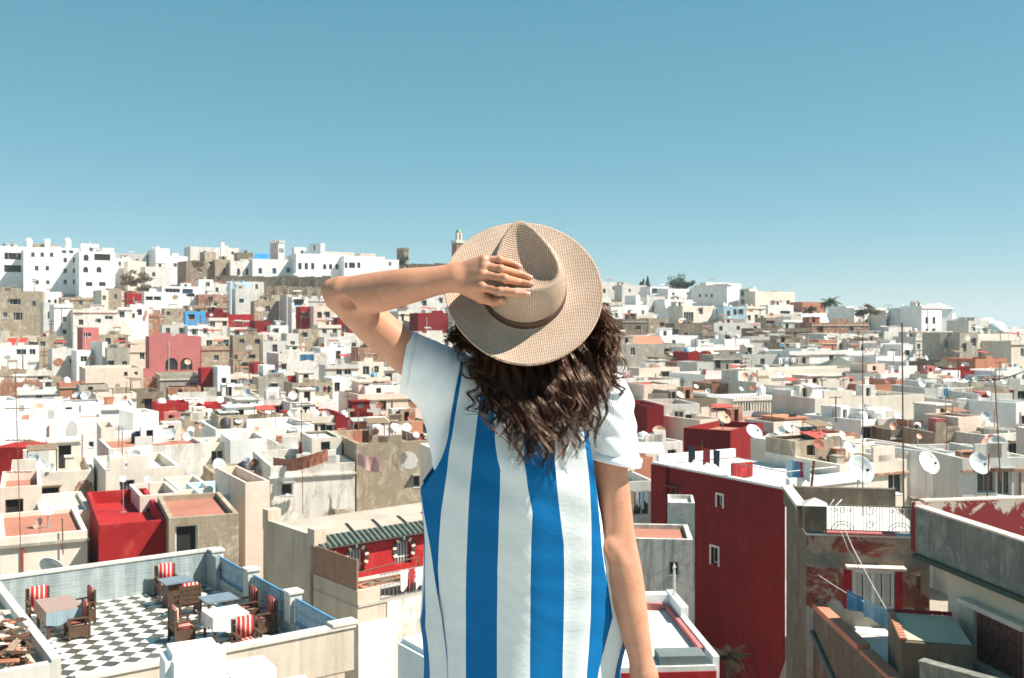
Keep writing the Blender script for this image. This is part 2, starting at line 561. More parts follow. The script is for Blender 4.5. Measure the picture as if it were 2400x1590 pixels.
def house(px0, pxc, px1, top, base, col, win=(), r=None, dd=None, deep=None, ph=0.5, roofm=None, label=None, cat='house', feat='', fr=None, extra=True, auto=0):
    if r is None:
        r = 20 if pxc < 1100 else 32
    if pxc < 1000 and 0 <= r < 30:
        r += 14
    if pxc > 1300 and 0 <= r <= 16 and isinstance(col, str) and col in 'WVcpwo':
        r += 15
    r = math.radians(r)
    d = dd or D((pxc + px1) / 2, base)
    kc, k0, k1 = [(p - 1200.0) / F for p in (pxc, px0, px1)]
    C = Vector((kc * d, d, 0))
    W = (k1 * d - C.x) / (math.cos(r) - k1 * math.sin(r))
    if px0 < pxc:
        den = (-math.sin(r) - k0 * math.cos(r))
        Dp = (k0 * d - C.x) / den if abs(den) > 1e-3 else 8.0
        if Dp < 3.0 or Dp > 30:
            Dp = 6.0
    else:
        Dp = deep or max(4.0, min(11.0, W * random.uniform(0.7, 1.1)))
    zt = CZ - (top - HY) / F * d
    ca, sa = math.cos(r), math.sin(r)
    win = list(win)
    if not win and not auto and base - top > 24 and col in 'WVwcpsblgk' and random.random() < (0.75 if pxc < 1300 else 0.95):
        auto = (random.choice((1, 2, 2, 3)) if pxc < 1300 else random.choice((2, 3, 3, 4))) if px1 - pxc > 40 else random.choice((1, 1, 2))
    if auto:
        n = auto
        for i in range(n):
            wx = pxc + (px1 - pxc) * ((i + random.uniform(0.3, 0.7)) / n)
            hh = (base - top)
            win.append((wx, top + hh * random.uniform(0.30, 0.55), random.choice((0.8, 0.9, 1.1)), random.choice((1.0, 1.2, 1.4)), random.choice('rrrd' if hh > 60 else 'rr')))
    rf, rl, wins = [], [], []
    for w_ in win:
        px, py, ww, wh = w_[:4]
        kind = w_[4] if len(w_) > 4 else 'r'
        fcol = w_[5] if len(w_) > 5 else (fr or random.choice('wwwkg'))
        k = (px - 1200.0) / F
        if px >= pxc:
            t = (k * d - C.x) / (ca - k * sa)
            dep = d + t * sa
            L = W
        else:
            t = (k * d - C.x) / (-sa - k * ca)
            dep = d + t * ca
            L = Dp
        zc = CZ - (py - HY) / F * dep
        ar = kind == 'a'
        x0, x1 = t - ww / 2, t + ww / 2
        if x0 < 0.12 or x1 > L - 0.12:
            continue
        z1 = min(zc + wh / 2, zt - max(ph, 0.1) - 0.1)
        z0 = z1 - wh
        (rf if px >= pxc else rl).append((x0, x1, z0, z1, ar))
        wins.append((px >= pxc, t, z0, ww, wh, kind, fcol, ar))
    rec = box_house(C, r, W, Dp, zt, col, rf, rl, ph, roofm)
    for fside, t, z0, ww, wh, kind, fcol, ar in wins:
        if fside:
            M = Matrix.Translation((t, 0.05, z0 - rec.zb))
        else:
            M = Matrix.Translation((0.05, t, z0 - rec.zb)) @ Matrix.Rotation(-math.pi / 2, 4, 'Z')
        window_obj(rec.root, M, ww, wh, kind if kind in 'rds' else 'r', fcol, ar)
    rec.px, rec.py = (px0 + px1) / 2, (top + min(base, top + 60)) / 2
    rec.pw = px1 - px0
    rec.label, rec.cat, rec.feat = label, cat, feat
    rec.hpx = base - top
    H = rec.zt - rec.zb
    # facade details: ledges, hoods over windows, drain pipes, repaired patches
    if d < 270 and W > 2.5:
        if random.random() < 0.4 and col not in 'RDP':
            m_ = MB()
            m_.box(-0.10, W + 0.08, -0.14, -0.003, H - ph - 0.22, H - ph - 0.10)
            m_.build("ledge", random.choice(BINS), rec.root)
        if random.random() < 0.35:
            x = random.uniform(0.2, W - 0.2)
            m_ = MB()
            m_.tube([(x, -0.06, H - ph - 0.3), (x, -0.06, max(0.5, H - 6))], 0.05, 5)
            m_.build("drain_pipe", random.choice(LEAN), rec.root)
        for fside, t, z0, ww, wh, kind, fcol, ar in wins:
            if fside and random.random() < 0.35:
                m_ = MB()
                m_.box(t - ww / 2 - 0.12, t + ww / 2 + 0.12, -0.32, -0.003, z0 - rec.zb + wh + 0.06, z0 - rec.zb + wh + 0.12)
                m_.build("window_hood", random.choice(LEAN + BINS), rec.root)
        for _ in range(random.choice((0, 1, 1, 2)) if d > 52 else 0):
            cx, cz = random.uniform(0.5, W - 0.5), H - random.uniform(0.6, 3.5)
            rx, rz_ = random.uniform(0.3, min(1.4, W * 0.3)), random.uniform(0.2, 0.9)
            if any(fs and abs(t - cx) < ww / 2 + rx and z0 - rec.zb - rz_ < cz < z0 - rec.zb + wh + rz_ for fs, t, z0, ww, wh, _k, _f, _a in wins):
                continue
            n_ = random.choice((7, 8, 9))
            pl_ = []
            for q_ in range(n_):
                an = 2 * math.pi * q_ / n_
                k_ = random.uniform(0.86, 1.08)
                pl_.append((min(W - 0.03, max(0.03, cx + rx * k_ * math.cos(an))), min(H - 0.05, cz + rz_ * k_ * math.sin(an))))
            m_ = MB()
            m_.poly([(x_, -0.012, z_) for x_, z_ in pl_])
            for q_ in range(n_):
                a_, b2 = pl_[q_], pl_[(q_ + 1) % n_]
                m_.poly([(a_[0], -0.002, a_[1]), (b2[0], -0.002, b2[1]), (b2[0], -0.012, b2[1]), (a_[0], -0.012, a_[1])])
            m_.build("plaster_patch", COLS[random.choice('gbswcr' if col not in 'RDP' else 'RDD')], rec.root)
    # roof clutter as parts of the house
    if extra and W > 3.5 and Dp > 3.0 and rec.zr > rec.zb:
        q = random.random()
        zr = rec.zr - rec.zb
        if q < (0.40 if feat == 'infill' else 0.24):
            w2, d2, h2 = min(W * 0.4, random.uniform(1.6, 3.0)), min(Dp * 0.45, random.uniform(1.6, 2.8)), random.uniform(1.3, 1.9)
            x = random.uniform(0.3, W - w2 - 0.3)
            y = Dp - d2 - 0.35
            m_ = MB()
            wall_open(m_, (x, y, zr), (1, 0, 0), (0, 0, 1), (0, 1, 0), w2, h2, [(w2 * 0.3, w2 * 0.3 + 0.75, 0.05, min(h2 - 0.2, 1.7), False)], 0.3)
            m_.box(x, x + w2, y, y + d2, zr, zr + h2, 0, None, ('f', 'b'))
            m_.box(x - 0.1, x + w2 + 0.1, y - 0.12, y + d2 + 0.05, zr + h2 + 0.003, zr + h2 + 0.12)
            c2 = col if random.random() < 0.6 else random.choice('Wwcsg')
            o = m_.build("rooftop_room", COLS[c2] if isinstance(c2, str) else c2, rec.root)
            k_ = MB()
            k_.poly([(x + w2 * 0.3, y + 0.28, zr), (x + w2 * 0.3 + 0.75, y + 0.28, zr), (x + w2 * 0.3 + 0.75, y + 0.28, zr + 1.7), (x + w2 * 0.3, y + 0.28, zr + 1.7)])
            k_.build("doorway", M_DARK, o)
        elif q < 0.62:
            x = random.uniform(0.3, 0.7) * W
            m_ = MB()
            m_.box(x, x + 0.18, 0.3, Dp - 0.3, zr, zr + random.uniform(0.5, 1.3))
            m_.build("dividing_wall", COLS[col] if isinstance(col, str) else col, rec.root)
        wm = COLS[col] if isinstance(col, str) else col
        if 44 < d < 125 and W > 4.5 and Dp > 3.6 and random.random() < 0.7:      # a set-back upper storey
            a_ = random.uniform(0.35, 0.6) * W
            b2 = random.uniform(0.40, 0.55) * Dp
            h2 = random.uniform(0.9, 1.7)
            x = random.choice((0.03, W - a_ - 0.03, random.uniform(0.1, W - a_ - 0.1)))
            y = Dp - b2 - 0.03
            m_ = MB()
            wn_ = [(a_ * 0.3, a_ * 0.3 + 0.6, h2 - 0.85, h2 - 0.25, False)] if h2 > 1.1 and random.random() < 0.7 else []
            wall_open(m_, (x, y, zr), (1, 0, 0), (0, 0, 1), (0, 1, 0), a_, h2, wn_, 0.25)
            m_.box(x, x + a_, y, y + b2, zr, zr + h2, 0, None, ('f', 'b', 't'))
            m_.box(x + 0.15, x + a_ - 0.15, y + 0.15, y + b2 - 0.15, zr + h2 - 0.30, zr + h2 - 0.2)
            for bx in ((x, x + a_, y, y + 0.15), (x, x + 0.15, y + 0.15, y + b2), (x + a_ - 0.15, x + a_, y + 0.15, y + b2), (x + 0.15, x + a_ - 0.15, y + b2 - 0.15, y + b2)):
                m_.poly([(bx[0], bx[2], zr + h2), (bx[1], bx[2], zr + h2), (bx[1], bx[3], zr + h2), (bx[0], bx[3], zr + h2)])
            o = m_.build("upper_storey", COLS[random.choice('WVWwccsbgpr')], rec.root)
            if wn_:
                k_ = MB()
                k_.poly([(x + a_ * 0.3, y + 0.2, zr + h2 - 0.85), (x + a_ * 0.3 + 0.6, y + 0.2, zr + h2 - 0.85), (x + a_ * 0.3 + 0.6, y + 0.2, zr + h2 - 0.25), (x + a_ * 0.3, y + 0.2, zr + h2 - 0.25)])
                k_.build("pane", M_GLASS, o)
        nclut = 1 if d > 230 else (random.choice((2, 3, 3, 4)) if d > 115 else random.choice((5, 6, 7)))
        for _ in range(nclut):
            q = random.random()
            if q < 0.35 and ph > 0.05:          # a raised stretch of parapet
                x0 = random.uniform(0.0, W * 0.6)
                x1 = min(W - 0.02, x0 + random.uniform(0.8, W * 0.4))
                m_ = MB()
                m_.box(x0 + 0.02, x1, 0.003, 0.19, H + 0.002, H + random.uniform(0.25, 0.9))
                m_.build("parapet_step", wm, rec.root)
            elif d < 150 and q < 0.50:          # stub walls and half-built partitions
                x, y = random.uniform(0.3, max(0.4, W - 2.0)), random.uniform(0.5, max(0.6, Dp - 0.8))
                a_, h2 = random.uniform(0.7, 2.2), random.uniform(0.5, 1.3)
                m_ = MB()
                if random.random() < 0.6:
                    m_.box(x, min(W - 0.25, x + a_), y, y + 0.16, zr, zr + h2)
                else:
                    m_.box(x, x + 0.16, y, min(Dp - 0.25, y + a_), zr, zr + h2)
                m_.build("stub_wall", COLS[random.choice('WVwccsbgrRpo')], rec.root)
            elif d < 150 and q < 0.60:          # small hut with a dark doorway
                x, y = random.uniform(0.3, max(0.4, W - 1.8)), random.uniform(0.9, max(1.0, Dp - 1.6))
                a_, b2, h2 = random.uniform(0.9, 1.6), random.uniform(0.8, 1.3), random.uniform(1.1, 1.6)
                m_ = MB()
                wall_open(m_, (x, y, zr), (1, 0, 0), (0, 0, 1), (0, 1, 0), a_, h2, [(a_ * 0.25, a_ * 0.25 + 0.5, 0.05, h2 - 0.25, False)], 0.3)
                m_.box(x, x + a_, y, y + b2, zr, zr + h2, 0, None, ('f', 'b'))
                o = m_.build("hut", COLS[random.choice('WVwcsbgrP')], rec.root)
                k_ = MB()
                k_.poly([(x + a_ * 0.25, y + 0.28, zr), (x + a_ * 0.25 + 0.5, y + 0.28, zr), (x + a_ * 0.25 + 0.5, y + 0.28, zr + h2 - 0.2), (x + a_ * 0.25, y + 0.28, zr + h2 - 0.2)])
                k_.build("doorway", M_DARK, o)
            elif q < 0.7:                       # lean-to sheet roof on posts
                x, y = random.uniform(0.4, max(0.5, W - 2.2)), random.uniform(0.8, max(0.9, Dp - 2.0))
                a_, b2 = random.uniform(1.2, 2.0), random.uniform(0.9, 1.6)
                m_ = MB()
                h2 = random.uniform(1.1, 1.8)
                m_.poly([(x, y, zr + h2), (x + a_, y, zr + h2), (x + a_, y + b2, zr + h2 + 0.25), (x, y + b2, zr + h2 + 0.25)])
                m_.poly([(x, y, zr + h2 - 0.04), (x, y + b2, zr + h2 + 0.21), (x + a_, y + b2, zr + h2 + 0.21), (x + a_, y, zr + h2 - 0.04)])
                for ex, ey, dz in ((0.05, 0.05, 0), (a_ - 0.05, 0.05, 0), (0.05, b2 - 0.05, 0.2), (a_ - 0.05, b2 - 0.05, 0.2)):
                    m_.tube([(x + ex, y + ey, zr), (x + ex, y + ey, zr + h2 + dz - 0.02)], 0.03, 4)
                m_.build("lean_to", random.choice(LEAN), rec.root)
            elif q < 0.86:                      # low brick bin or planter
                x, y = random.uniform(0.3, max(0.4, W - 1.4)), random.uniform(0.4, max(0.5, Dp - 1.2))
                m_ = MB()
                a_, b2, h2 = random.uniform(0.5, 1.2), random.uniform(0.4, 0.8), random.uniform(0.3, 0.8)
                m_.box(x, x + a_, y, y + b2, zr, zr + h2)
                m_.box(x - 0.03, x + a_ + 0.03, y - 0.03, y + b2 + 0.03, zr + h2 + 0.002, zr + h2 + 0.06)
                m_.build("roof_bin", random.choice(BINS), rec.root)
            else:
                x, y = random.uniform(0.3, W - 0.3), random.uniform(0.3, Dp - 0.3)
                m_ = MB()
                m_.tube([(x, y, zr), (x, y, zr + random.uniform(1.0, 2.4))], 0.035, 5)
                m_.build("vent_pipe", LEAN[0], rec.root)
        if random.random() < 0.25:
            x, y = random.uniform(0.6, W - 1.0), random.uniform(0.5, Dp - 0.9)
            m_ = MB()
            m_.box(x, x + 0.5, y, y + 0.45, zr, zr + 1.1)
            m_.box(x - 0.06, x + 0.56, y - 0.06, y + 0.51, zr + 1.103, zr + 1.2)
            m_.build("chimney", COLS[col] if isinstance(col, str) else col, rec.root)
    return rec
# ================================================================== the houses, far to near, as the photograph shows them
LAND = {}


def L(key, rec, label, cat='house'):
    rec.label, rec.cat = label, cat
    LAND[key] = (rec.px, rec.py)
    return rec


h = house
# ---- skyline, left: the white apartment blocks
r_ = h(0, 0, 57, 577, 668, 'V', [(30, 601, 4.4, 2.0, 'd'), (30, 630, 4.4, 2.0, 'd')], r=12, dd=284)
L('balcony block', r_, "white block with two rows of deep loggias at the far left skyline", "apartment block")
r_ = h(55, 55, 186, 579, 694, 'V', [(77, 597, .9, 1.3, 'a'), (99, 597, .9, 1.3, 'a'), (121, 597, .9, 1.3, 'a'), (86, 629, .9, 1.3), (111, 629, .9, 1.3), (87, 662, .9, 1.1), (112, 662, .9, 1.1),
      (150, 585, 1.1, .8), (167, 585, 1.1, .8), (153, 610, .9, 1.3), (175, 610, .9, 1.3), (153, 635, .9, 1.3), (175, 635, .9, 1.3), (153, 661, .9, 1.3), (175, 661, .9, 1.3)], r=12, dd=280, deep=12, fr='g')
L('white block', r_, "tall white apartment block with rows of small arched and square windows", "apartment block")
r_ = h(186, 186, 270, 589, 690, 'V', [(202, 604, 1.3, 1.7, 'a'), (201, 632, 1.3, 1.5, 'a'), (232, 632, 1.3, 1.5, 'a'), (209, 666, 1.7, 1.1), (240, 666, 1.7, 1.1), (240, 603, 4.2, 1.8, 'd')], r=16, dd=277, deep=12, fr='k')
L('arched white block', r_, "white apartment block with arched windows and roof loggia beside the tallest block", "apartment block")
h(70, 70, 136, 571, 600, 'b', r=12, dd=288, extra=False)
h(105, 105, 118, 560, 580, 'V', r=12, dd=289, extra=False)
h(190, 190, 232, 571, 600, 'V', r=16, dd=290, auto=1)
h(240, 240, 268, 581, 610, 'w', r=16, dd=292)
h(270, 270, 345, 594, 640, 's', r=10, dd=306, auto=2)
h(345, 365, 398, 582, 634, 'V', [(352, 600, .8, 1)], r=30, dd=300)
h(300, 300, 342, 612, 660, 'c', [(333, 634, .9, 1.4, 'r', 'k')], r=20, dd=292)
h(268, 268, 308, 606, 650, 'W', r=20, dd=296, auto=1)
h(340, 340, 400, 625, 672, 's', r=20, dd=286, auto=1)
h(398, 398, 440, 600, 650, 'W', r=25, dd=304, auto=2)
h(436, 436, 486, 612, 655, 'k', r=25, dd=296, auto=1)
h(446, 446, 500, 578, 625, 's', r=20, dd=318, auto=1)
h(480, 480, 506, 590, 655, 'b', r=25, dd=300, auto=1)
h(498, 504, 540, 608, 650, 'b', [(526, 636, .9, 1.9, 'a', 'k')], r=15, dd=300)
h(540, 540, 592, 612, 650, 'w', [(559, 637, .9, 1.9, 'a', 'k'), (579, 637, .9, 2.0, 'a', 'k')], r=12, dd=299)
h(500, 500, 560, 580, 625, 'w', r=15, dd=322, auto=2)
h(556, 556, 594, 592, 625, 'k', r=15, dd=316)
h(518, 518, 526, 566, 600, 'V', r=10, dd=318, extra=False, deep=2.0, ph=0)
r_ = h(592, 592, 696, 607, 652, 'W', [(610, 635, 1.1, 1.6, 'r', 'b'), (643, 635, 1.1, 1.6, 'r', 'b'), (676, 633, 1.2, 1.6, 'r', 'b')], r=10, dd=300, deep=14)
L('blue window palace', r_, "long white palace wing with three blue windows above the brown wall", "palace")
r_ = h(694, 694, 808, 594, 646, 'V', [(703, 624, 1.0, 1.9), (718, 624, 1.0, 1.9), (733, 624, 1.0, 1.9), (761, 625, 1.0, 1.6, 'a'), (775, 625, 1.0, 1.6, 'a'), (790, 625, 1.0, 1.6, 'a')], r=10, dd=300, deep=15, fr='k')
L('arch palace', r_, "white palace with three tall windows and three arched windows on the ridge", "palace")
r_ = h(806, 806, 902, 600, 640, 'V', [(811, 622, .8, 1.6), (825, 622, 1.9, 1.6), (841, 622, .9, 1.6)], r=10, dd=302, deep=14, fr='k')
L('right palace', r_, "white palace wing with one wide and two narrow windows left of the dark tower", "palace")
h(690, 690, 776, 640, 656, 'V', [(733, 651, 1.0, .9), (758, 651, 1.0, .9)], r=10, dd=296, deep=4, ph=0.2, extra=False)
r_ = h(723, 752, 761, 571, 600, 'V', [(737, 580, .7, 1.6)], r=62, dd=306, ph=0.2, extra=False)
L('lookout', r_, "small square white lookout room on the palace roof", "tower")
h(760, 760, 830, 590, 604, 'c', r=10, dd=312, extra=False)
h(845, 845, 880, 594, 606, 'c', r=10, dd=312, extra=False)
h(690, 690, 718, 580, 605, 'V', r=10, dd=308, extra=False)
h(880, 880, 935, 608, 640, 'V', r=6, dd=306, extra=False)
# ---- second tier, left
r_ = h(0, 0, 100, 682, 772, 'b', [(36, 708, 2.2, 1.4, 'd'), (80, 712, .8, 1.2), (42, 742, 2.0, 1.8, 'd'), (12, 738, .9, 1.1)], r=8, dd=226, deep=9)
L('loggia house', r_, "brown stone house with open loggias below the white apartment blocks")
h(100, 100, 145, 684, 720, 'W', [(116, 707, .7, .9), (130, 707, .7, 1.1)], r=18, dd=258)
h(102, 102, 128, 709, 780, 's', [(118, 739, 1.0, 1.4)], r=20, dd=216)
h(127, 127, 172, 714, 788, 'W', [(151, 748, .8, 1.0), (168, 748, .8, 1.0), (152, 778, .8, .9)], r=24, dd=208)
h(143, 143, 221, 697, 722, 'b', [(160, 711, .9, .9)], r=15, dd=250, auto=1)
h(218, 238, 254, 680, 720, 'c', r=40, dd=246)
h(254, 254, 285, 676, 720, 'b', r=18, dd=252)
h(171, 171, 276, 726, 796, 'w', [(190, 755, .9, 1), (232, 752, .8, .8), (255, 745, 1.6, .8)], r=16, dd=206, deep=9)
h(297, 297, 338, 688, 718, 'R', [(318, 705, .9, .8)], r=15, dd=246)
h(338, 338, 380, 684, 738, 'W', [(350, 700, 1.7, 1.0, 'd'), (369, 700, 1.7, 1.0, 'd')], r=14, dd=238)
h(305, 305, 348, 714, 770, 'W', [(328, 732, .9, 1.2), (312, 740, .8, 1)], r=18, dd=222)
h(275, 275, 310, 720, 770, 'w', r=18, dd=216, auto=1)
h(340, 340, 385, 736, 770, 'r', [(345, 740, .9, 1.2)], r=14, dd=224)
r_ = h(380, 380, 466, 671, 730, 'V', [(405, 668, 3.5, 1.0), (448, 692, 1.8, .6), (440, 667, 2.6, 1.2, 'r', 'b')], r=14, dd=250, deep=10)
L('white box', r_, "broad blank white house with blue roof windows below the ridge")
h(466, 466, 500, 655, 690, 'W', r=14, dd=264, auto=1)
h(466, 466, 535, 690, 720, 'r', r=12, dd=250, auto=1)
h(500, 500, 552, 665, 700, 'w', r=12, dd=266, auto=2)
h(552, 552, 596, 676, 740, 's', [(566, 705, 1.1, .9, 'r', 'b')], r=14, dd=240)
h(540, 540, 590, 662, 690, 'l', r=12, dd=262, auto=1)
h(385, 385, 435, 723, 756, 'b', [(395, 735, .8, .9)], r=14, dd=226)
h(440, 440, 535, 716, 748, 'b', r=12, dd=232, auto=2)
r_ = h(434, 434, 482, 730, 766, 'B', [(449, 742, 1.4, 1.2, 'd')], r=10, dd=214)
L('blue house', r_, "small bright blue house in the middle of the left slope")
h(480, 480, 536, 732, 756, 'D', r=12, dd=218)
r_ = h(532, 532, 594, 737, 768, 'R', r=10, dd=210, extra=False)
L('long crimson', r_, "long low crimson wall house right of the bright blue house")
h(490, 490, 535, 745, 775, 'c', r=12, dd=206, extra=False)
h(380, 380, 440, 762, 790, 's', r=12, dd=204, auto=2)
h(440, 440, 500, 764, 792, 'W', r=12, dd=202, auto=2)
h(540, 540, 600, 768, 800, 'W', [(556, 773, 1, .9, 'r', 'b')], r=12, dd=200)
h(596, 596, 655, 706, 745, 'b', r=12, dd=230, auto=1)
h(598, 598, 634, 752, 800, 'D', r=16, dd=200)
h(634, 634, 676, 763, 795, 'W', [(648, 776, .9, .9)], r=12, dd=198)
h(656, 672, 684, 690, 756, 's', r=30, dd=228)
h(684, 684, 722, 696, 762, 'W', [(701, 707, 2.2, 1.3, 'r', 'b'), (697, 742, .9, .9)], r=12, dd=222)
r_ = h(704, 704, 737, 719, 768, 'R', [(719, 737, .9, 1.3), (708, 738, .5, .9)], r=12, dd=216)
L('small crimson', r_, "narrow crimson house left of the raised elbow")
h(735, 735, 790, 718, 764, 'p', [(749, 738, 1.0, 1.2), (768, 738, 1.0, 1.2)], r=12, dd=214)
h(722, 722, 775, 700, 735, 's', r=12, dd=236, auto=1)
h(672, 672, 700, 782, 820, 's', [(686, 805, .9, .9)], r=14, dd=186)
h(700, 700, 748, 772, 810, 'b', [(716, 783, .9, 1)], r=14, dd=190)
h(745, 745, 800, 762, 790, 'c', r=12, dd=198, auto=2)
h(790, 790, 850, 745, 800, 'D', r=12, dd=205, auto=1)
h(760, 760, 850, 790, 830, 'w', r=12, dd=188, auto=2)
h(595, 595, 660, 790, 815, 'c', r=12, dd=188, auto=2)
# ---- third tier: around the pink house
r_ = h(181, 194, 232, 768, 815, 'P', [(201, 785, .6, .8), (210, 785, .6, .8)], r=24, dd=186, extra=False)
L('pink turret', r_, "small pink house with curved top among the white houses")
r_ = h(302, 350, 470, 789, 878, 'P', [(366, 853, 2.0, 2.0, 'a'), (402, 853, 2.0, 2.0, 'a'), (437, 853, 2.0, 2.0, 'a'), (358, 801, .9, .7), (462, 802, .9, .9)], r=12, dd=168, deep=9, fr='k')
L('pink house', r_, "big pink house with three dark arches in its front wall")
h(331, 331, 357, 866, 915, 'P', [(343, 892, .5, .5)], r=12, dd=158, extra=False)
h(0, 0, 92, 811, 875, 'W', [(15, 824, 2.4, 1.1), (50, 824, 1.6, 1.0), (76, 824, 1.0, 1.0)], r=14, dd=172, feat='awning')
h(90, 90, 150, 790, 830, 'b', r=14, dd=188, auto=2)
h(122, 122, 180, 818, 870, 's', [(168, 847, .7, .9)], r=20, dd=172)
h(180, 180, 213, 822, 868, 'V', r=22, dd=170)
h(212, 240, 252, 802, 866, 'W', r=46, dd=170)
h(250, 250, 304, 816, 868, 'g', [(262, 852, .8, .9), (292, 853, .8, .9)], r=12, dd=166)
h(230, 230, 300, 785, 815, 'b', r=16, dd=188, auto=2)
h(472, 472, 546, 812, 862, 'b', r=12, dd=176, auto=1)
h(546, 546, 616, 786, 846, 'b', [(567, 800, .9, .8), (603, 800, .9, .8), (560, 837, .8, .9), (592, 838, 1.0, .9)], r=10, dd=178)
h(472, 472, 545, 790, 818, 'c', r=14, dd=188, auto=2)
h(616, 616, 672, 800, 845, 's', r=14, dd=180, auto=1)
r_ = h(653, 653, 772, 829, 876, 'w', [(666, 860, .8, .9)], r=12, dd=162)
L('stained wall', r_, "stained white house with a blue banner hanging on its wall")
h(752, 752, 842, 815, 853, 'V', r=12, dd=172, auto=1)
h(763, 763, 840, 856, 886, 's', [(815, 868, 1.1, 1.0), (795, 868, .9, 1.0)], r=12, dd=154)
h(840, 840, 900, 850, 885, 'c', r=12, dd=158, auto=2)
h(840, 840, 905, 815, 850, 'r', r=12, dd=170, auto=1)
h(547, 547, 604, 842, 868, 'b', r=12, dd=168)
h(617, 617, 644, 857, 905, 'V', r=12, dd=152)
h(596, 596, 620, 852, 880, 'R', r=12, dd=160)
h(0, 0, 62, 869, 900, 'b', [(8, 892, .8, .8)], r=14, dd=150)
h(62, 62, 122, 872, 905, 'w', r=16, dd=152, auto=1)
h(0, 0, 122, 897, 925, 'r', r=12, dd=140)
h(120, 120, 145, 885, 940, 'b', r=16, dd=142)
h(140, 140, 200, 898, 960, 'o', [(181, 918, .5, 1.3, 'd')], r=16, dd=130)
r_ = h(200, 200, 336, 864, 966, 'p', [(232, 912, .7, 1.0), (300, 926, .9, .7), (295, 871, .5, .5), (319, 871, .5, .5)], r=14, dd=140, deep=10, extra=False)
L('pale pink house', r_, "wide pale pink house below and left of the pink arched house")
h(336, 336, 378, 888, 925, 'r', r=12, dd=146)
r_ = h(375, 375, 474, 880, 950, 'g', r=10, dd=142, deep=9, extra=False)
L('grey slab', r_, "plain grey concrete house with a pale vertical joint below the pink house")
r_ = h(472, 472, 511, 864, 950, 'R', r=10, dd=140)
L('crimson tower', r_, "narrow tall crimson house between the grey slab house and a white house")
h(510, 510, 540, 860, 938, 'V', [(525, 895, .7, 1.1)], r=14, dd=138, extra=False)
h(538, 538, 608, 880, 905, 'c', r=12, dd=150, auto=3)
h(540, 540, 600, 905, 935, 'b', [(560, 927, 1.1, 1), (585, 927, .8, 1)], r=12, dd=134)
h(605, 605, 686, 886, 934, 'g', r=12, dd=140, auto=1)
h(686, 686, 780, 898, 948, 'b', r=12, dd=134, auto=1)
h(778, 778, 812, 886, 948, 'V', r=14, dd=138)
h(810, 810, 860, 890, 930, 's', r=12, dd=140, auto=1)
h(858, 858, 915, 885, 925, 'c', [(880, 900, .9, 1.1)], r=12, dd=142, auto=2)
h(815, 815, 904, 931, 985, 'b', r=12, dd=120, extra=False)
h(900, 900, 985, 925, 985, 's', [(930, 940, 1.2, 1), (960, 945, 1.2, 1)], r=12, dd=118)
h(895, 895, 960, 860, 905, 'w', r=12, dd=160, auto=2)
h(905, 905, 936, 726, 765, 'l', [(918, 740, 1.2, 1)], r=12, dd=214)
h(934, 934, 985, 730, 782, 'c', [(944, 745, .6, 1.5)], r=20, dd=208)
r_ = h(980, 980, 1050, 734, 790, 'D', r=12, dd=204)
L('red by hat', r_, "dark red house between the raised arm and the hat brim")
h(890, 890, 960, 690, 725, 'w', r=12, dd=250, auto=2)
h(955, 955, 1045, 690, 732, 's', r=12, dd=240, auto=3)
h(940, 940, 1060, 782, 830, 'w', r=12, dd=186, auto=3)
h(880, 880, 945, 770, 815, 'b', r=12, dd=195, auto=1)
# ---- fourth tier, left: big white wall, crimson boxes
h(0, 0, 45, 940, 1075, 'V', r=20, dd=88, deep=6)
r_ = h(37, 37, 240, 985, 1085, 'V', [(214, 1042, .4, .45), (184, 1045, .2, .2)], r=10, dd=80, deep=8, ph=0.25)
L('big white wall', r_, "long blank brilliant white house wall on the left")
h(100, 100, 318, 958, 1000, 'V', r=10, dd=92, deep=9, ph=0.2)
h(40, 40, 140, 915, 945, 'W', r=12, dd=128, auto=1)
h(150, 150, 225, 945, 985, 's', r=12, dd=108, auto=1)
h(225, 225, 320, 925, 965, 'c', r=14, dd=116, auto=1)
h(312, 312, 372, 968, 1050, 'W', r=24, dd=86)
r_ = h(366, 366, 443, 946, 1010, 'R', [(406, 983, 1.2, .5)], r=12, dd=100)
L('crimson left', r_, "square crimson house with a small window strip in the left middle")
h(430, 430, 478, 940, 970, 'W', r=14, dd=106, auto=1)
r_ = h(474, 474, 537, 949, 988, 'R', r=12, dd=104)
L('crimson right', r_, "low crimson house beside the white water tank wall, left middle")
h(237, 237, 270, 1003, 1105, 'c', r=12, dd=76, deep=5)
h(255, 255, 330, 1012, 1060, 'V', [(264, 1036, .6, .8), (303, 1037, .7, .6)], r=12, dd=84)
r_ = h(255, 255, 482, 1052, 1108, 'w', r=14, dd=70, deep=7, ph=0.25)
L('long white', r_, "long low worn white house below the big white wall")
h(330, 330, 430, 1035, 1060, 'b', r=12, dd=80, extra=False)
h(370, 370, 480, 1000, 1040, 'b', r=12, dd=90, auto=1)
h(440, 440, 540, 985, 1020, 'c', r=12, dd=96, auto=1)
h(536, 536, 658, 976, 1035, 'b', r=12, dd=92, deep=8, auto=1)
h(540, 540, 610, 935, 975, 'g', r=12, dd=112, auto=2)
h(610, 610, 690, 938, 976, 'w', r=12, dd=112, auto=1)
h(680, 680, 788, 944, 985, 'W', [(733, 957, 1.2, 1.2, 'r', 'k')], r=12, dd=110)
h(682, 682, 800, 972, 992, 'R', r=12, dd=104, ph=0.2, extra=False)
r_ = h(662, 662, 786, 980, 1028, 'c', [(732, 1009, 1.0, 1.1, 'd'), (758, 1008, .6, 1.1, 'd'), (773, 1008, .7, 1.0, 'd')], r=12, dd=96)
L('cream rooms', r_, "cream house with three dark door openings in the centre left")
h(786, 786, 810, 975, 1025, 'D', r=14, dd=98)
r_ = h(801, 801, 905, 979, 1015, 'D', r=8, dd=100)
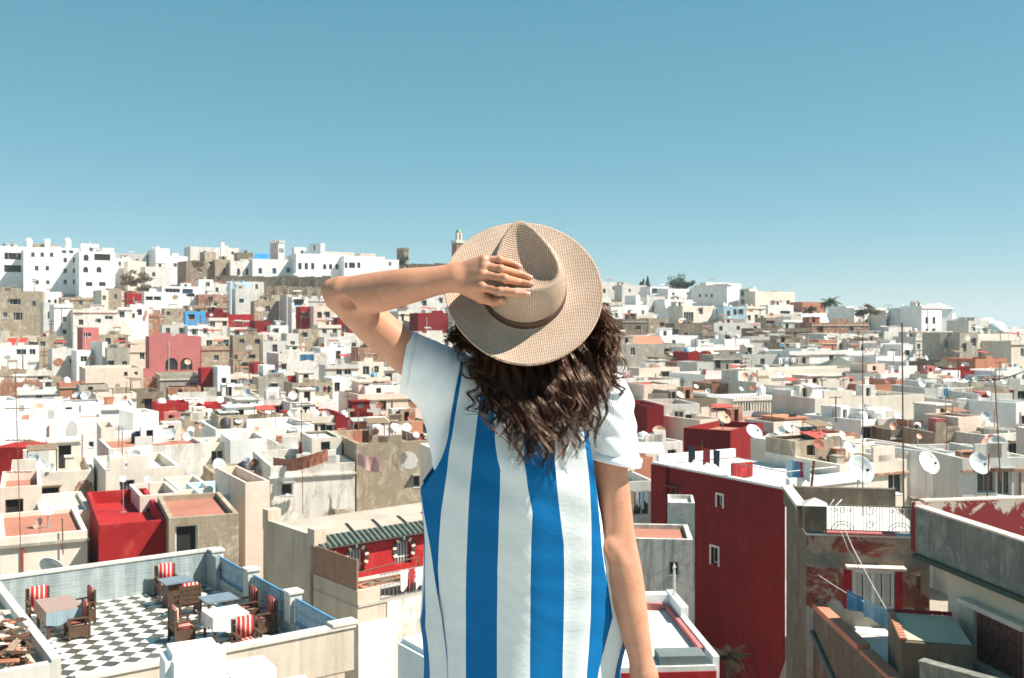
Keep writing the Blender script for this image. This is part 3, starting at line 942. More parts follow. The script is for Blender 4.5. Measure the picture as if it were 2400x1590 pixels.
L('brick shed', r_, "dark red brick house with sloping top in the centre left")
h(900, 900, 1005, 990, 1040, 'b', r=12, dd=92, auto=2)
h(820, 820, 920, 1015, 1050, 'o', r=12, dd=86)
h(540, 540, 626, 1032, 1135, 'W', [(572, 1050, 2.0, 1.2, 'd')], r=10, dd=72, deep=5)
r_ = h(634, 634, 832, 1094, 1212, 'w', [(673, 1147, .7, .7, 'r', 'w'), (815, 1124, 1.0, 1.0, 'r', 'k')], r=8, dd=60, deep=8)
L('stained front', r_, "stained off-white house front with two windows behind the tiled riad roof")
r_ = h(836, 836, 1015, 1040, 1200, 'b', [(985, 1128, .9, .7)], r=8, dd=62, deep=8)
L('stone dishes', r_, "stone-coloured house with two dishes on its wall beside the dress")
h(650, 650, 760, 1040, 1100, 'w', r=10, dd=74, auto=1)
h(470, 470, 545, 1040, 1105, 'c', r=14, dd=74, auto=1)
h(500, 500, 628, 1110, 1150, 'b', r=12, dd=62)
# ---- fifth tier, left: cream houses and the crimson box above the terrace
r_ = h(248, 248, 424, 1104, 1225, 'c', r=14, dd=56, deep=7)
L('cream gable', r_, "tall cream house behind the crimson box")
r_ = h(25, 25, 220, 1113, 1205, 'c', [(118, 1160, 1.0, .9, 'd')], r=12, dd=58, deep=7)
L('cream left', r_, "cream house with one deep square window at the left")
r_ = h(0, 0, 98, 1144, 1260, 'p', r=12, dd=49, deep=6)
L('pale left edge', r_, "pale pink plastered house at the left edge, above the dishes")
h(95, 95, 215, 1205, 1300, 'c', r=14, dd=47, deep=6, ph=0.2)
h(0, 0, 205, 1262, 1350, 'c', r=14, dd=41, deep=6, ph=0.2, extra=False)
r_ = h(204, 232, 397, 1232, 1345, 'R', r=12, dd=42, deep=6, ph=0.6, roofm=COLS['R'], extra=False)
L('crimson box', r_, "crimson walled roof terrace directly behind the blue-grey terrace wall")
h(328, 328, 422, 1163, 1245, 'c', [(350, 1180, .3, .5)], r=14, dd=48, deep=4)
h(420, 420, 500, 1150, 1215, 'c', r=14, dd=52, deep=5)
r_ = h(396, 396, 560, 1216, 1330, 'b', r=10, dd=42, deep=6, ph=0.25)
L('brick patched', r_, "stone wall house with a patch of bare brick right of the crimson box")
h(478, 478, 580, 1165, 1225, 'l', r=14, dd=50, deep=5)  # pale blue stands in for blue shade on a white wall
h(575, 575, 632, 1132, 1330, 'p', r=30, dd=48, deep=6)

# ---- skyline, right of the hat
h(1395, 1408, 1446, 661, 700, 's', r=30, dd=340, auto=2)
h(1440, 1458, 1516, 668, 705, 's', r=30, dd=336, auto=2)
h(1500, 1524, 1568, 672, 698, 'W', [(1535, 681, 2.4, 1.6), (1552, 681, 2.4, 1.6)], r=25, dd=330, fr='b')
h(1540, 1566, 1620, 677, 715, 'W', r=30, dd=325, auto=2)
r_ = h(1619, 1704, 1733, 672, 728, 'W', [(1640, 693, .8, 1.0), (1655, 693, .8, 1.0), (1668, 693, .8, 1.0)], r=46, dd=320)
L('tall pale', r_, "large white house with a bright right side on the right ridge")
h(1690, 1706, 1737, 665, 700, 'V', [(1722, 680, .7, 1.0)], r=40, dd=326, extra=False)
h(1640, 1655, 1712, 662, 680, 'W', r=30, dd=345, auto=1)
h(1733, 1756, 1775, 677, 720, 's', [(1740, 683, .9, 1.6), (1740, 707, .9, 1.5, 'a'), (1747, 708, .9, 1.6, 'a')], r=52, dd=318)
r_ = h(1745, 1770, 1863, 683, 752, 'c', [(1812, 709, 1.5, 1.3, 's', 'k'), (1830, 709, 1.5, 1.3, 's', 'k'), (1847, 709, 1.5, 1.3, 's', 'k')], r=12, dd=312, deep=12)
L('shutter block', r_, "broad cream block with three brown shuttered windows on the right ridge", "apartment block")
h(1780, 1800, 1860, 715, 760, 'W', [(1840, 735, 3.4, 1.5, 'r', 'b')], r=20, dd=290)
h(1866, 1880, 1935, 708, 750, 'o', r=20, dd=300)
h(1940, 1975, 1990, 725, 770, 's', r=40, dd=268)
h(1975, 1983, 2002, 718, 790, 'V', [(1992, 745, .7, .9)], r=30, dd=258)
r_ = h(2000, 2002, 2075, 722, 794, 'W', [(2031, 757, .8, 1.4), (2041, 757, .8, 1.4), (2050, 757, .8, 1.4), (2060, 757, .8, 1.4), (2008, 763, .8, 1.6, 's', 'k'), (2016, 763, .8, 1.6, 's', 'k')], r=10, dd=246, deep=10, fr='k')
L('four window white', r_, "white house with a row of four slim windows under roof bushes at the right")
h(2074, 2076, 2118, 728, 790, 'W', [(2081, 756, .8, 1.4), (2097, 756, .8, 1.4), (2104, 756, .8, 1.4), (2111, 756, .8, 1.4)], r=12, dd=244, fr='k')
h(2117, 2120, 2147, 722, 798, 'V', [(2132, 755, .9, 1.3), (2133, 785, .9, .8)], r=20, dd=240, fr='k')
r_ = h(2145, 2160, 2207, 717, 802, 'V', [(2172, 751, .9, 1.5), (2189, 751, .9, 1.5), (2173, 778, .9, 1.4), (2189, 778, .9, 1.4)], r=28, dd=232, fr='k')
L('white four', r_, "bright white house with two by two windows beside the pavilion roof")
h(2204, 2206, 2240, 735, 780, 'V', r=30, dd=250, extra=False)
h(2240, 2255, 2330, 748, 790, 'W', r=20, dd=232, auto=2)
h(2255, 2270, 2318, 752, 800, 's', r=25, dd=222)
h(2360, 2362, 2420, 772, 800, 'w', r=15, dd=226, auto=1)
# ---- second tier, right
h(1395, 1400, 1432, 700, 740, 'W', r=25, dd=300, auto=2)
h(1428, 1430, 1459, 719, 770, 'W', [(1445, 739, .9, 1.2)], r=15, dd=262)
h(1455, 1460, 1517, 715, 752, 'W', r=25, dd=276, auto=2)
h(1485, 1490, 1500, 693, 735, 'V', r=25, dd=285)
h(1512, 1516, 1558, 695, 752, 's', [(1512, 728, .9, 1)], r=25, dd=285, auto=1)
h(1550, 1558, 1623, 702, 738, 'W', [(1569, 724, 1.0, .9), (1588, 725, .9, .6)], r=14, dd=282)
r_ = h(1598, 1600, 1674, 717, 786, 'c', [(1643, 730, 1.2, 1.5), (1614, 743, 3.0, 2.4), (1668, 766, .8, 1.2)], r=12, dd=246)
L('garage front', r_, "cream house with a wide glazed opening right of the hair")
h(1560, 1566, 1600, 722, 762, 'W', [(1580, 738, 1.8, 1.2)], r=14, dd=256)
h(1516, 1520, 1566, 746, 786, 'b', [(1552, 760, 1.2, .8)], r=14, dd=238)
h(1455, 1460, 1516, 748, 800, 'k', r=14, dd=226, auto=1)
h(1672, 1676, 1697, 722, 775, 'V', r=40, dd=250)
r_ = h(1690, 1696, 1748, 719, 748, 'l', r=10, dd=246, extra=False)
L('blue terrace', r_, "pale blue walled rooftop house on the right slope")
h(1680, 1686, 1745, 748, 778, 'g', r=12, dd=232, auto=1)
h(1745, 1750, 1795, 718, 772, 'c', r=30, dd=250)
h(1790, 1796, 1830, 745, 778, 'b', [(1808, 752, 2.4, .9, 'd')], r=14, dd=242)
h(1830, 1836, 1900, 750, 780, 'W', r=14, dd=240, auto=2)
r_ = h(1576, 1580, 1646, 758, 822, 'k', r=10, dd=214)
L('brown walls', r_, "tall blank dark brown house block right of the hair")
h(1640, 1646, 1700, 780, 836, 'b', [(1686, 823, .6, .9, 'd')], r=10, dd=200)
h(1440, 1444, 1500, 790, 840, 'b', r=14, dd=206, auto=1)
h(1470, 1540, 1566, 806, 870, 'b', r=48, dd=190, extra=False)
r_ = h(1690, 1698, 1757, 795, 836, 'W', [(1727, 819, .9, 1.3)], r=12, dd=186)
L('white blue house', r_, "small white house with one tall window above the grey stone wall, right")
h(1750, 1760, 1830, 790, 836, 's', r=15, dd=190, auto=1)
h(1760, 1766, 1900, 770, 800, 'k', r=12, dd=212, auto=2)
r_ = h(1600, 1612, 1668, 826, 860, 'R', r=14, dd=166, extra=False)
L('dish roof', r_, "crimson house with a row of white dishes on its roof")
h(1540, 1546, 1600, 838, 872, 'b', r=12, dd=170)
h(1588, 1592, 1636, 850, 892, 'r', r=12, dd=156)
h(1632, 1634, 1672, 850, 915, 's', [(1652, 894, .8, .6)], r=20, dd=148)
r_ = h(1470, 1498, 1593, 863, 925, 'p', [(1562, 873, 1.6, 1.1)], r=12, dd=142, deep=8)
L('pale pink right', r_, "pale pink house with one wide window right of the hair")
h(1432, 1436, 1470, 860, 915, 'W', r=20, dd=146)
h(1588, 1593, 1636, 886, 918, 'W', [(1603, 900, .8, .8), (1615, 900, .8, .8)], r=12, dd=140)
r_ = h(1665, 1672, 1740, 833, 890, 'g', r=10, dd=156)
L('grey stone', r_, "grey stone house left of the pale terrace wall on the right slope")
h(1736, 1740, 1832, 831, 876, 's', r=12, dd=160, auto=1)
r_ = h(1826, 1832, 1925, 803, 872, 'b', [(1873, 825, .9, .8, 'a'), (1851, 826, .6, .8, 'a'), (1905, 825, .7, .7, 'a'), (1904, 856, .6, .5)], r=10, dd=172)
L('arch stone', r_, "stone house with small arched windows above the courtyard house")
r_ = h(1913, 1918, 1960, 798, 830, 'o', r=10, dd=186, extra=False)
L('orange shed', r_, "terracotta walled rooftop house near the palms")
h(1956, 1962, 2010, 797, 830, 'c', r=14, dd=188)
h(1975, 1980, 2052, 824, 862, 'W', [(2012, 848, .4, .5)], r=14, dd=166, auto=1)
h(2010, 2014, 2060, 800, 832, 'w', r=20, dd=184, auto=2)
h(2060, 2064, 2130, 805, 840, 'W', r=20, dd=180, auto=2)
r_ = h(2048, 2053, 2120, 836, 880, 'W', [(2075, 858, 2.6, 2.4, 'a'), (2095, 860, 1.4, 1.8, 'a')], r=10, dd=158, deep=7)
L('white arches', r_, "white house with a big dark arch below the long right skyline")
h(2118, 2124, 2190, 848, 884, 'W', [(2130, 862, .9, 1.0)], r=24, dd=152)
h(2105, 2112, 2140, 808, 842, 'V', [(2128, 828, .9, 1.0)], r=20, dd=176)
h(2140, 2146, 2205, 790, 835, 's', r=24, dd=196)
r_ = h(2200, 2203, 2250, 780, 850, 'g', r=6, dd=172, deep=7, extra=False)
L('grey hulk', r_, "tall bare grey concrete house block at the right")
h(2245, 2249, 2292, 780, 850, 'g', r=24, dd=170, deep=6, extra=False)
h(2286, 2291, 2370, 783, 850, 'c', r=10, dd=174, deep=8)
h(2365, 2370, 2420, 800, 860, 'c', r=10, dd=168, auto=1)
h(2280, 2286, 2360, 842, 880, 'o', r=14, dd=152)
h(2186, 2190, 2240, 850, 895, 'k', [(2205, 860, .9, .9)], r=14, dd=146)
h(2215, 2220, 2300, 870, 905, 'R', r=14, dd=138)
# ---- third tier, right: the courtyard house and its neighbours
r_ = h(1714, 1718, 1875, 936, 1000, 'c', r=6, dd=104, deep=8, ph=0.0, extra=False)
for q in range(25):
    m_ = MB()
    x = 0.1 + q * (r_.W - 0.2) / 24
    m_.box(x - 0.06, x + 0.06, -0.07, -0.003, 0.0, r_.zt - r_.zb + 0.32)
    m_.build("rib", COLS['c'], r_.root)
L('courtyard', r_, "cream courtyard house behind a pale ribbed wall with open rooms")
r_ = h(1690, 1772, 1876, 896, 945, 'c', [(1801, 925, .9, 1.2, 'd'), (1824, 931, 1.2, 1.4, 'd'), (1783, 928, .7, .9, 'd')], r=12, dd=116, deep=7)
L('courtyard back', r_, "cream house with dark doorways at the back of the ribbed courtyard wall")
r_ = h(1860, 1876, 2036, 908, 970, 'c', r=10, dd=106, deep=8, ph=0.9)
for q in range(4):
    m_ = MB()
    x = 0.3 + q * (r_.W - 0.6) / 3
    m_.box(x - 0.28, x + 0.28, -0.05, 0.35, r_.zt - r_.zb - 0.5, r_.zt - r_.zb + 0.75)
    m_.box(x - 0.34, x + 0.34, -0.10, 0.40, r_.zt - r_.zb + 0.752, r_.zt - r_.zb + 0.86)
    m_.build("parapet_pillar", COLS['c'], r_.root)
    if q < 3:
        m_ = MB()
        m_.box(x + 0.30, x + (r_.W - 0.6) / 3 - 0.30, 0.05, 0.22, r_.zt - r_.zb + 0.002, r_.zt - r_.zb + 0.42)
        m_.build("parapet_panel", COLS['b'], r_.root)
L('cream long', r_, "long cream house with pillared roof parapet right of the courtyard")
h(1768, 1776, 2040, 868, 905, 'c', r=10, dd=124, deep=6, ph=0.8, extra=False)
h(1660, 1668, 1720, 900, 960, 'r', r=12, dd=120)
h(1655, 1657, 1680, 925, 990, 'V', r=18, dd=104, deep=5)
h(1596, 1602, 1656, 915, 950, 'r', r=12, dd=120, auto=1)
r_ = h(1470, 1476, 1534, 919, 985, 'b', r=12, dd=116)
L('block wall', r_, "grey-brown block wall house right of the hair tips")
h(1532, 1538, 1600, 915, 960, 's', r=12, dd=120, auto=2)
r_ = h(1512, 1516, 1556, 952, 1045, 'D', r=10, dd=84, deep=6)
L('dark red slab', r_, "dark red windowless house slab right of the sleeve")
h(1548, 1553, 1640, 948, 1030, 's', r=10, dd=86, deep=6)
h(1440, 1445, 1500, 975, 1030, 'b', r=12, dd=88)
r_ = h(1598, 1602, 1712, 1003, 1055, 'D', r=-34, dd=66, deep=5, ph=0.4, roofm=ROOFM[3], extra=False)
L('red roof', r_, "red-roofed crimson house behind the tall red wall")
h(1606, 1640, 1700, 985, 1020, 'p', r=30, dd=82, deep=4)
r_ = h(1905, 1910, 2166, 934, 1015, 'c', r=8, dd=88, deep=8)
L('cream wall right', r_, "wide cream house wall behind the tall masts")
h(2030, 2036, 2168, 903, 948, 'o', r=8, dd=106, deep=7)
h(2058, 2064, 2174, 876, 912, 'W', r=10, dd=124, deep=6)
h(2168, 2173, 2218, 878, 915, 'c', r=14, dd=124)
r_ = h(2160, 2167, 2250, 910, 985, 's', [(2203, 950, .7, 1.2, 's', 'k'), (2218, 953, .8, 1.0)], r=10, dd=98)
L('grey right', r_, "pale grey house with a red shuttered window at the right")
h(2240, 2247, 2384, 942, 1010, 's', r=8, dd=92, deep=8)
h(2376, 2381, 2430, 945, 1030, 'V', [(2398, 985, .9, .8)], r=14, dd=88)
h(2200, 2206, 2300, 895, 930, 'W', r=12, dd=122, auto=3)
h(2300, 2306, 2420, 905, 945, 's', r=12, dd=118, auto=3)
h(2330, 2336, 2420, 870, 905, 'W', r=12, dd=136, auto=3)
h(2286, 2292, 2340, 880, 910, 'l', r=12, dd=136)
# ---- fourth tier, right
r_ = h(1770, 1856, 1925, 1045, 1140, 'W', [(1893, 1092, .5, .6)], r=22, dd=60, deep=6)
L('white roof room', r_, "white rooftop house with a grey left side above the tall red wall")
h(1900, 1926, 2040, 1050, 1150, 'c', r=12, dd=56, deep=6)
h(1960, 1968, 2125, 1090, 1160, 'c', r=10, dd=52, deep=6)
h(1870, 1880, 2010, 1025, 1080, 'o', r=12, dd=68, deep=6)
h(2010, 2018, 2090, 985, 1050, 'W', r=30, dd=78, deep=5)
h(2080, 2088, 2190, 1008, 1060, 'k', r=10, dd=76, deep=6)
h(2185, 2192, 2300, 1015, 1070, 'b', r=10, dd=72, deep=6, auto=1)
h(2250, 2256, 2340, 1000, 1050, 'c', r=12, dd=80)
h(2300, 2308, 2430, 1020, 1080, 'w', r=10, dd=70, deep=6)
h(2210, 2218, 2256, 1065, 1130, 'W', r=14, dd=54, deep=4)
h(2250, 2256, 2420, 1075, 1135, 's', r=8, dd=52, deep=6)
h(2120, 2126, 2215, 1060, 1130, 'w', r=10, dd=56, deep=5)
h(1464, 1470, 1530, 1075, 1130, 'o', r=12, dd=70, deep=6)
h(1464, 1470, 1535, 1130, 1220, 's', r=12, dd=58, deep=5)
h(1500, 1506, 1600, 1040, 1090, 'w', r=12, dd=74, deep=6)
# ---- behind the person (seen past her from a step to the side)
for (x, w_, tp, bs, c_) in ((1050, 70, 860, 905, 'W'), (1120, 70, 840, 890, 'c'), (1190, 80, 850, 900, 'g'), (1270, 75, 855, 900, 'W'), (1345, 70, 850, 900, 's'),
                           (1040, 80, 930, 985, 'w'), (1120, 90, 940, 1000, 'R'), (1215, 80, 935, 990, 'W'), (1300, 90, 940, 1000, 'b'), (1390, 60, 930, 990, 'c'),
                           (1060, 60, 720, 770, 'w'), (1120, 80, 740, 790, 'W'), (1200, 80, 735, 790, 's'), (1280, 80, 740, 790, 'c'), (1355, 60, 740, 790, 'W'),
                           (1030, 100, 1060, 1150, 'c'), (1135, 110, 1060, 1150, 'b'), (1250, 100, 1070, 1150, 'W'), (1355, 100, 1060, 1150, 's'),
                           (1060, 90, 665, 705, 'W'), (1150, 90, 668, 705, 's'), (1240, 90, 670, 705, 'W'), (1320, 80, 668, 705, 'c')):
    h(x, x, x + w_, tp, bs, c_, auto=2, feat='hid')

# ---- infill roofs between the houses above
def clear(x, y, w, dp):
    for (cx, cy, ux, uy, W, Dp) in OCC:
        for a in (0.1, 0.5, 0.9):
            for b_ in (0.1, 0.5, 0.9):
                dx, dy = x + a * w - cx, y + b_ * dp - cy
                lx, ly = dx * ux + dy * uy, -dx * uy + dy * ux
                if -0.8 < lx < W + 0.8 and -0.8 < ly < Dp + 0.8:
                    return False
    return True


infill = 0
d = 64.0
while d < 330 and infill < 110:
    w_ = 6.5 + d * 0.022
    x = -0.53 * d
    while x < 0.53 * d:
        ww = w_ * random.uniform(0.8, 1.3)
        dp = w_ * random.uniform(0.7, 1.0)
        px = 1200 + F * x / d
        px1 = 1200 + F * (x + ww) / d
        if clear(x, d, ww, dp) and infill < 110 and not (1080 < px < 1380 and d > 90):
            base = HY - (ground_z(x, d) + (7.0 if d < 60 else max(3.2, 7.0 - (d - 60) * 0.03)) - CZ) * F / d
            top = base - random.uniform(0.2, 1.6) * F / d
            if px > -40 and px1 < 2440 and not (px > 1150 and d > 225):
                house(px, px, px1, top, base + 2.0 * F / d, random.choice('WWwwcsbbbgrkV' if d > 190 or px > 1200 else 'WWwwcsgbbbkpVRro'), r=random.choice((8, 12, 16)) + (8 if px > 1200 else 0), dd=d, deep=dp, auto=random.choice((0, 1, 2)), feat='infill')
                infill += 1
        x += ww + 0.8
    d *= 1.055

# ---- the town goes on beyond both edges of the picture: one mass of plain houses
KEYS = 'WWVwcsbpgRr'
KM = [COLS[c] for c in KEYS] + [M_GLASS, ROOFM[0]]
mass = MB()
d = 48.0
while d < 330:
    w_ = 6 + d * 0.03
    for lo, hi in ((-0.95, -0.56), (0.56, 0.95)):
        x = lo * d
        while x < hi * d:
            ww, dp = w_ * random.uniform(0.6, 1.2), w_ * random.uniform(0.6, 0.9)
            if clear(x, d, ww, dp) and clear(x + ww * 0.5, d, ww * 0.5, dp):
                zb = ground_z(x, d) - 1.5
                H = ground_z(x, d) + random.uniform(3.0, 8.0) - zb
                y0 = d + random.uniform(-1, 1)
                mi = random.randrange(len(KEYS))
                rc = [(ww * (0.2 + 0.3 * q), ww * (0.2 + 0.3 * q) + 0.9, H - 2.3, H - 1.1, False) for q in range(3) if random.random() < 0.6 and ww > 5]
                k0 = len(mass.f)
                wall_open(mass, (x, y0, zb), (1, 0, 0), (0, 0, 1), (0, 1, 0), ww, H, rc, 0.2)
                mass.box(x, x + ww, y0, y0 + dp, zb, zb + H, 0, None, ('f', 'b', 't'))
                for bx in ((x, x + ww, y0, y0 + 0.2), (x, x + ww, y0 + dp - 0.2, y0 + dp), (x, x + 0.2, y0 + 0.2, y0 + dp - 0.2), (x + ww - 0.2, x + ww, y0 + 0.2, y0 + dp - 0.2)):
                    mass.box(bx[0] + 0.01, bx[1] - 0.01, bx[2] + 0.01, bx[3] - 0.01, zb + H - 0.6, zb + H)
                if random.random() < 0.5:
                    mass.box(x + ww * 0.5, x + ww * 0.9, y0 + dp * 0.5, y0 + dp - 0.3, zb + H - 0.6, zb + H + random.uniform(0.8, 1.8))
                for q in range(k0, len(mass.f)):
                    mass.m[q] = mi
                for r4 in rc:
                    mass.poly([(x + r4[0], y0 + 0.19, zb + r4[2]), (x + r4[1], y0 + 0.19, zb + r4[2]), (x + r4[1], y0 + 0.19, zb + r4[3]), (x + r4[0], y0 + 0.19, zb + r4[3])], len(KEYS))
                mass.poly([(x + 0.2, y0 + 0.2, zb + H - 0.59), (x + ww - 0.2, y0 + 0.2, zb + H - 0.59), (x + ww - 0.2, y0 + dp - 0.2, zb + H - 0.59), (x + 0.2, y0 + dp - 0.2, zb + H - 0.59)], len(KEYS) + 1)
            x += ww + 0.7
    d *= 1.07
tag(mass.build("town_houses", KM), kind="stuff")
# ================================================================== near houses, built piece by piece
def fbox(root, name, mat, *boxes, M=None):
    m_ = MB()
    for b_ in boxes:
        m_.box(*b_, M=M)
    return m_.build(name, mat, root)


def rec_for(root, label, cat, px, py, key=None, short=None):
    tag(root, label, cat, 'houses of the old town' if cat == 'house' else None)
    if key:
        LAND[key] = (px, py)
        SHORT_EXTRA[key] = short


SHORT_EXTRA = {}
M_COPE = plaster("pale_coping", (0.66, 0.63, 0.58), (0.30, 0.25, 0.19), 0.6)
M_BEIGE = plaster("beige_stained_render", (0.62, 0.53, 0.43), (0.24, 0.18, 0.12), 0.65)
M_STAIN = plaster("black_stained_white", (0.66, 0.64, 0.58), (0.05, 0.05, 0.04), 0.95, (0.36, 0.34, 0.29), 0.1, 1.6, patch=1.0)
M_RED = COLS['R']
M_WOOD = simple("dark_brown_wood", (0.085, 0.045, 0.025), 0.55, 0, 0.35, 14)
M_WOOD2 = simple("weathered_grey_wood", (0.26, 0.19, 0.13), 0.8, 0, 0.3, 9)
M_IRON = simple("black_wrought_iron", (0.02, 0.02, 0.022), 0.5, 0.3)
M_BLUERAIL = simple("blue_railing_paint", (0.10, 0.28, 0.46), 0.5)
M_ORANGE = plaster("orange_coping", (0.62, 0.24, 0.15), (0.35, 0.12, 0.08), 0.4)
M_STEEL = simple("galvanised_steel", (0.42, 0.43, 0.43), 0.45, 0.6)
M_RUST = simple("rust_brown_steel", (0.17, 0.075, 0.04), 0.8, 0.2, 0.4, 6)
EANG = math.radians(35.8)

# ---- the checkered roof terrace
K = Vector((-9.77, 32.2, CZ - 8.45))
TM = Matrix.Translation(K) @ Matrix.Rotation(EANG, 4, 'Z')
TMI = TM.inverted()
TL, TD = 6.15, 9.5
terr = thing("terrace_house", None, None, K, EANG)
rec_for(terr, "house with black and white checkered roof terrace and blue-grey tiled wall", "house", 330, 1430, 'terrace', 'checkered terrace')
zg = ground_z(-9, 27) - K.z
M_GREYTILE = None


def greytile():
    m, nt, b = newmat("blue_grey_wall_tile")
    tc = nd(nt, "ShaderNodeTexCoord").outputs["Object"]
    br = nd(nt, "ShaderNodeTexBrick")
    br.offset = 0.0
    br.inputs["Scale"].default_value = 1.0
    br.inputs["Brick Width"].default_value = 0.30
    br.inputs["Row Height"].default_value = 0.10
    br.inputs["Mortar Size"].default_value = 0.006
    br.inputs["Color1"].default_value = (0.34, 0.39, 0.39, 1)
    br.inputs["Color2"].default_value = (0.27, 0.32, 0.325, 1)
    br.inputs["Mortar"].default_value = (0.42, 0.47, 0.465, 1)
    sx = nd(nt, "ShaderNodeSeparateXYZ")
    nt.links.new(tc, sx.inputs[0])
    ad = nd(nt, "ShaderNodeMath", operation='ADD')
    nt.links.new(sx.outputs[0], ad.inputs[0])
    nt.links.new(sx.outputs[1], ad.inputs[1])
    cb = nd(nt, "ShaderNodeCombineXYZ")
    nt.links.new(ad.outputs[0], cb.inputs[0])
    nt.links.new(sx.outputs[2], cb.inputs[1])
    nt.links.new(cb.outputs[0], br.inputs["Vector"])
    st = ramp(nt, noise(nt, mapping(nt, tc, (3.3, 3.3, 0.2)), 1.0, 4), 0.45, 0.62, (0.85, 0.85, 0.85, 1), (1.2, 1.2, 1.2, 1)).outputs[0]
    c = mix(nt, 1.0, br.outputs[0], st, 'MULTIPLY')
    nt.links.new(c, b.inputs["Base Color"])
    b.inputs["Roughness"].default_value = 0.45
    return m


M_GREYTILE = greytile()
fbox(terr, "walls", M_BEIGE, (-TL, 0.0, -TD - 0.22, 0.22, zg, -0.06))
fbox(terr, "floor_base", simple("white_grout", (0.62, 0.60, 0.56), 0.6), (-TL, 0.22, -TD, 0.0, -0.055, -0.012))
fbox(terr, "tiled_back_wall", M_GREYTILE, (-TL - 0.2, 0.25, 0.0, 0.22, -0.05, 1.06))
fbox(terr, "back_wall_coping", M_COPE, (-TL - 0.2, 0.27, -0.03, 0.25, 1.063, 1.13))
fbox(terr, "front_wall", M_BEIGE, (-TL, 0.24, -TD - 0.24, -TD, -0.058, 0.98))
fbox(terr, "front_wall_coping", M_COPE, (-TL, 0.28, -TD - 0.28, -TD + 0.03, 0.983, 1.07))
fbox(terr, "corner_cap", M_COPE, (-0.35, 0.32, -TD - 0.30, -TD + 0.06, 1.073, 1.15))
fbox(terr, "side_base_wall", M_GREYTILE, (0.0, 0.22, -TD, 0.0, -0.055, 0.34))
for q in (0.0, -3.05, -6.1):
    fbox(terr, "pillar", M_COPE, (-0.05, 0.30, q - 0.42, q - 0.02 + (0.0 if q else -0.0), 0.343, 1.10), (-0.09, 0.34, q - 0.46, q + 0.0, 1.103, 1.17))
fbox(terr, "corner_panel", M_GREYTILE, (-0.12, -0.003, -0.9, -0.003, -0.05, 1.05))
for q in (-0.46, -3.51, -6.56):
    y1, y0 = q, q - 2.56
    rl = fbox(terr, "railing", M_BLUERAIL, (0.08, 0.13, y0, y1, 0.36, 0.40), (0.08, 0.13, y0, y1, 0.96, 1.01), (0.08, 0.13, y0, y0 + 0.04, 0.402, 0.958), (0.08, 0.13, y1 - 0.04, y1, 0.402, 0.958))
    pl = MB()
    pl.box(0.10, 0.112, y0 + 0.04, y1 - 0.04, 0.402, 0.958)
    pl.build("panel", simple("pale_blue_panel", (0.30, 0.48, 0.62), 0.5), rl)
    nb = 16
    for k_ in range(nb):
        yy = y0 + 0.10 + (y1 - y0 - 0.2) * k_ / (nb - 1)
        o_ = MB()
        o_.tube([(0.085, yy, 0.41), (0.085, yy, 0.62)], 0.012, 5)
        Mx = Matrix.Translation((0.085, yy, 0.70)) @ Matrix.Rotation(math.pi / 2, 4, 'Y')
        o_.lathe([(0.045, -0.012), (0.062, 0.0), (0.045, 0.012)], 8, Mx)
        o_.tube([(0.085, yy, 0.78), (0.085, yy, 0.94)], 0.012, 5)
        o_.build("baluster", FRM['w'], rl)
# floor tiles laid diagonally, each a tile; the ones beyond 300 joined
TS = 0.37


def clip(poly, a, b_, c):
    out = []
    for i in range(len(poly)):
        p, q = poly[i], poly[(i + 1) % len(poly)]
        fp, fq = a * p[0] + b_ * p[1] + c, a * q[0] + b_ * q[1] + c
        if fp >= 0:
            out.append(p)
        if (fp >= 0) != (fq >= 0):
            t = fp / (fp - fq)
            out.append((p[0] + (q[0] - p[0]) * t, p[1] + (q[1] - p[1]) * t))
    return out


def tilemat(name, c, v):
    m, nt, b = newmat(name)
    g = nd(nt, "ShaderNodeNewGeometry").outputs["Position"]
    cc = ramp(nt, noise(nt, g, 2.2, 5), 0.35, 0.7, tuple(a * (1 - v) for a in c) + (1,), tuple(min(1, a * (1 + v)) for a in c) + (1,)).outputs[0]
    nt.links.new(cc, b.inputs["Base Color"])
    b.inputs["Roughness"].default_value = 0.35
    return m


M_TW, M_TB = tilemat("white_floor_tile", (0.76, 0.73, 0.67), 0.10), tilemat("black_floor_tile", (0.085, 0.080, 0.062), 0.35)
tiles = []
s2 = TS / math.sqrt(2)
for i in range(-60, 60):
    for j in range(-60, 60):
        cx, cy = (i - j) * s2 - 0.1, (i + j) * s2
        g_ = 0.004
        poly = [(cx, cy - s2 + g_), (cx + s2 - g_, cy), (cx, cy + s2 - g_), (cx - s2 + g_, cy)]
        if cx < -TL - s2 or cx > s2 or cy < -TD - s2 or cy > s2:
            continue
        full = cx - s2 > -TL and cx + s2 < 0 and cy - s2 > -TD and cy + s2 < 0
        if not full:
            for a, b_, c in ((1, 0, TL), (-1, 0, -0.002), (0, 1, TD), (0, -1, -0.002)):
                poly = clip(poly, a, b_, c)
                if len(poly) < 3:
                    break
        if len(poly) < 3:
            continue
        w_ = TM @ Vector((cx, cy, 0))
        py = HY - (w_.z - CZ) * F / w_.y
        px = 1200 + w_.x * F / w_.y
        vis = 0 if (py > 1600 or px < 40 or px > 600) else 1
        tiles.append((-vis, w_.y, full, (i + j + 200) % 2 if False else (i % 2 + j % 2) % 2, cx, cy, poly))
tiles.sort(key=lambda a: (a[0], a[1]))


def tile_mesh(poly, mat):
    m_ = MB()
    n_ = len(poly)
    m_.poly([(x, y, 0) for x, y in poly])
    for q in range(n_):
        a, b_ = poly[q], poly[(q + 1) % n_]
        m_.poly([(a[0], a[1], -0.012), (b_[0], b_[1], -0.012), (b_[0], b_[1], 0), (a[0], a[1], 0)])
    return m_.mesh("tile", mat)


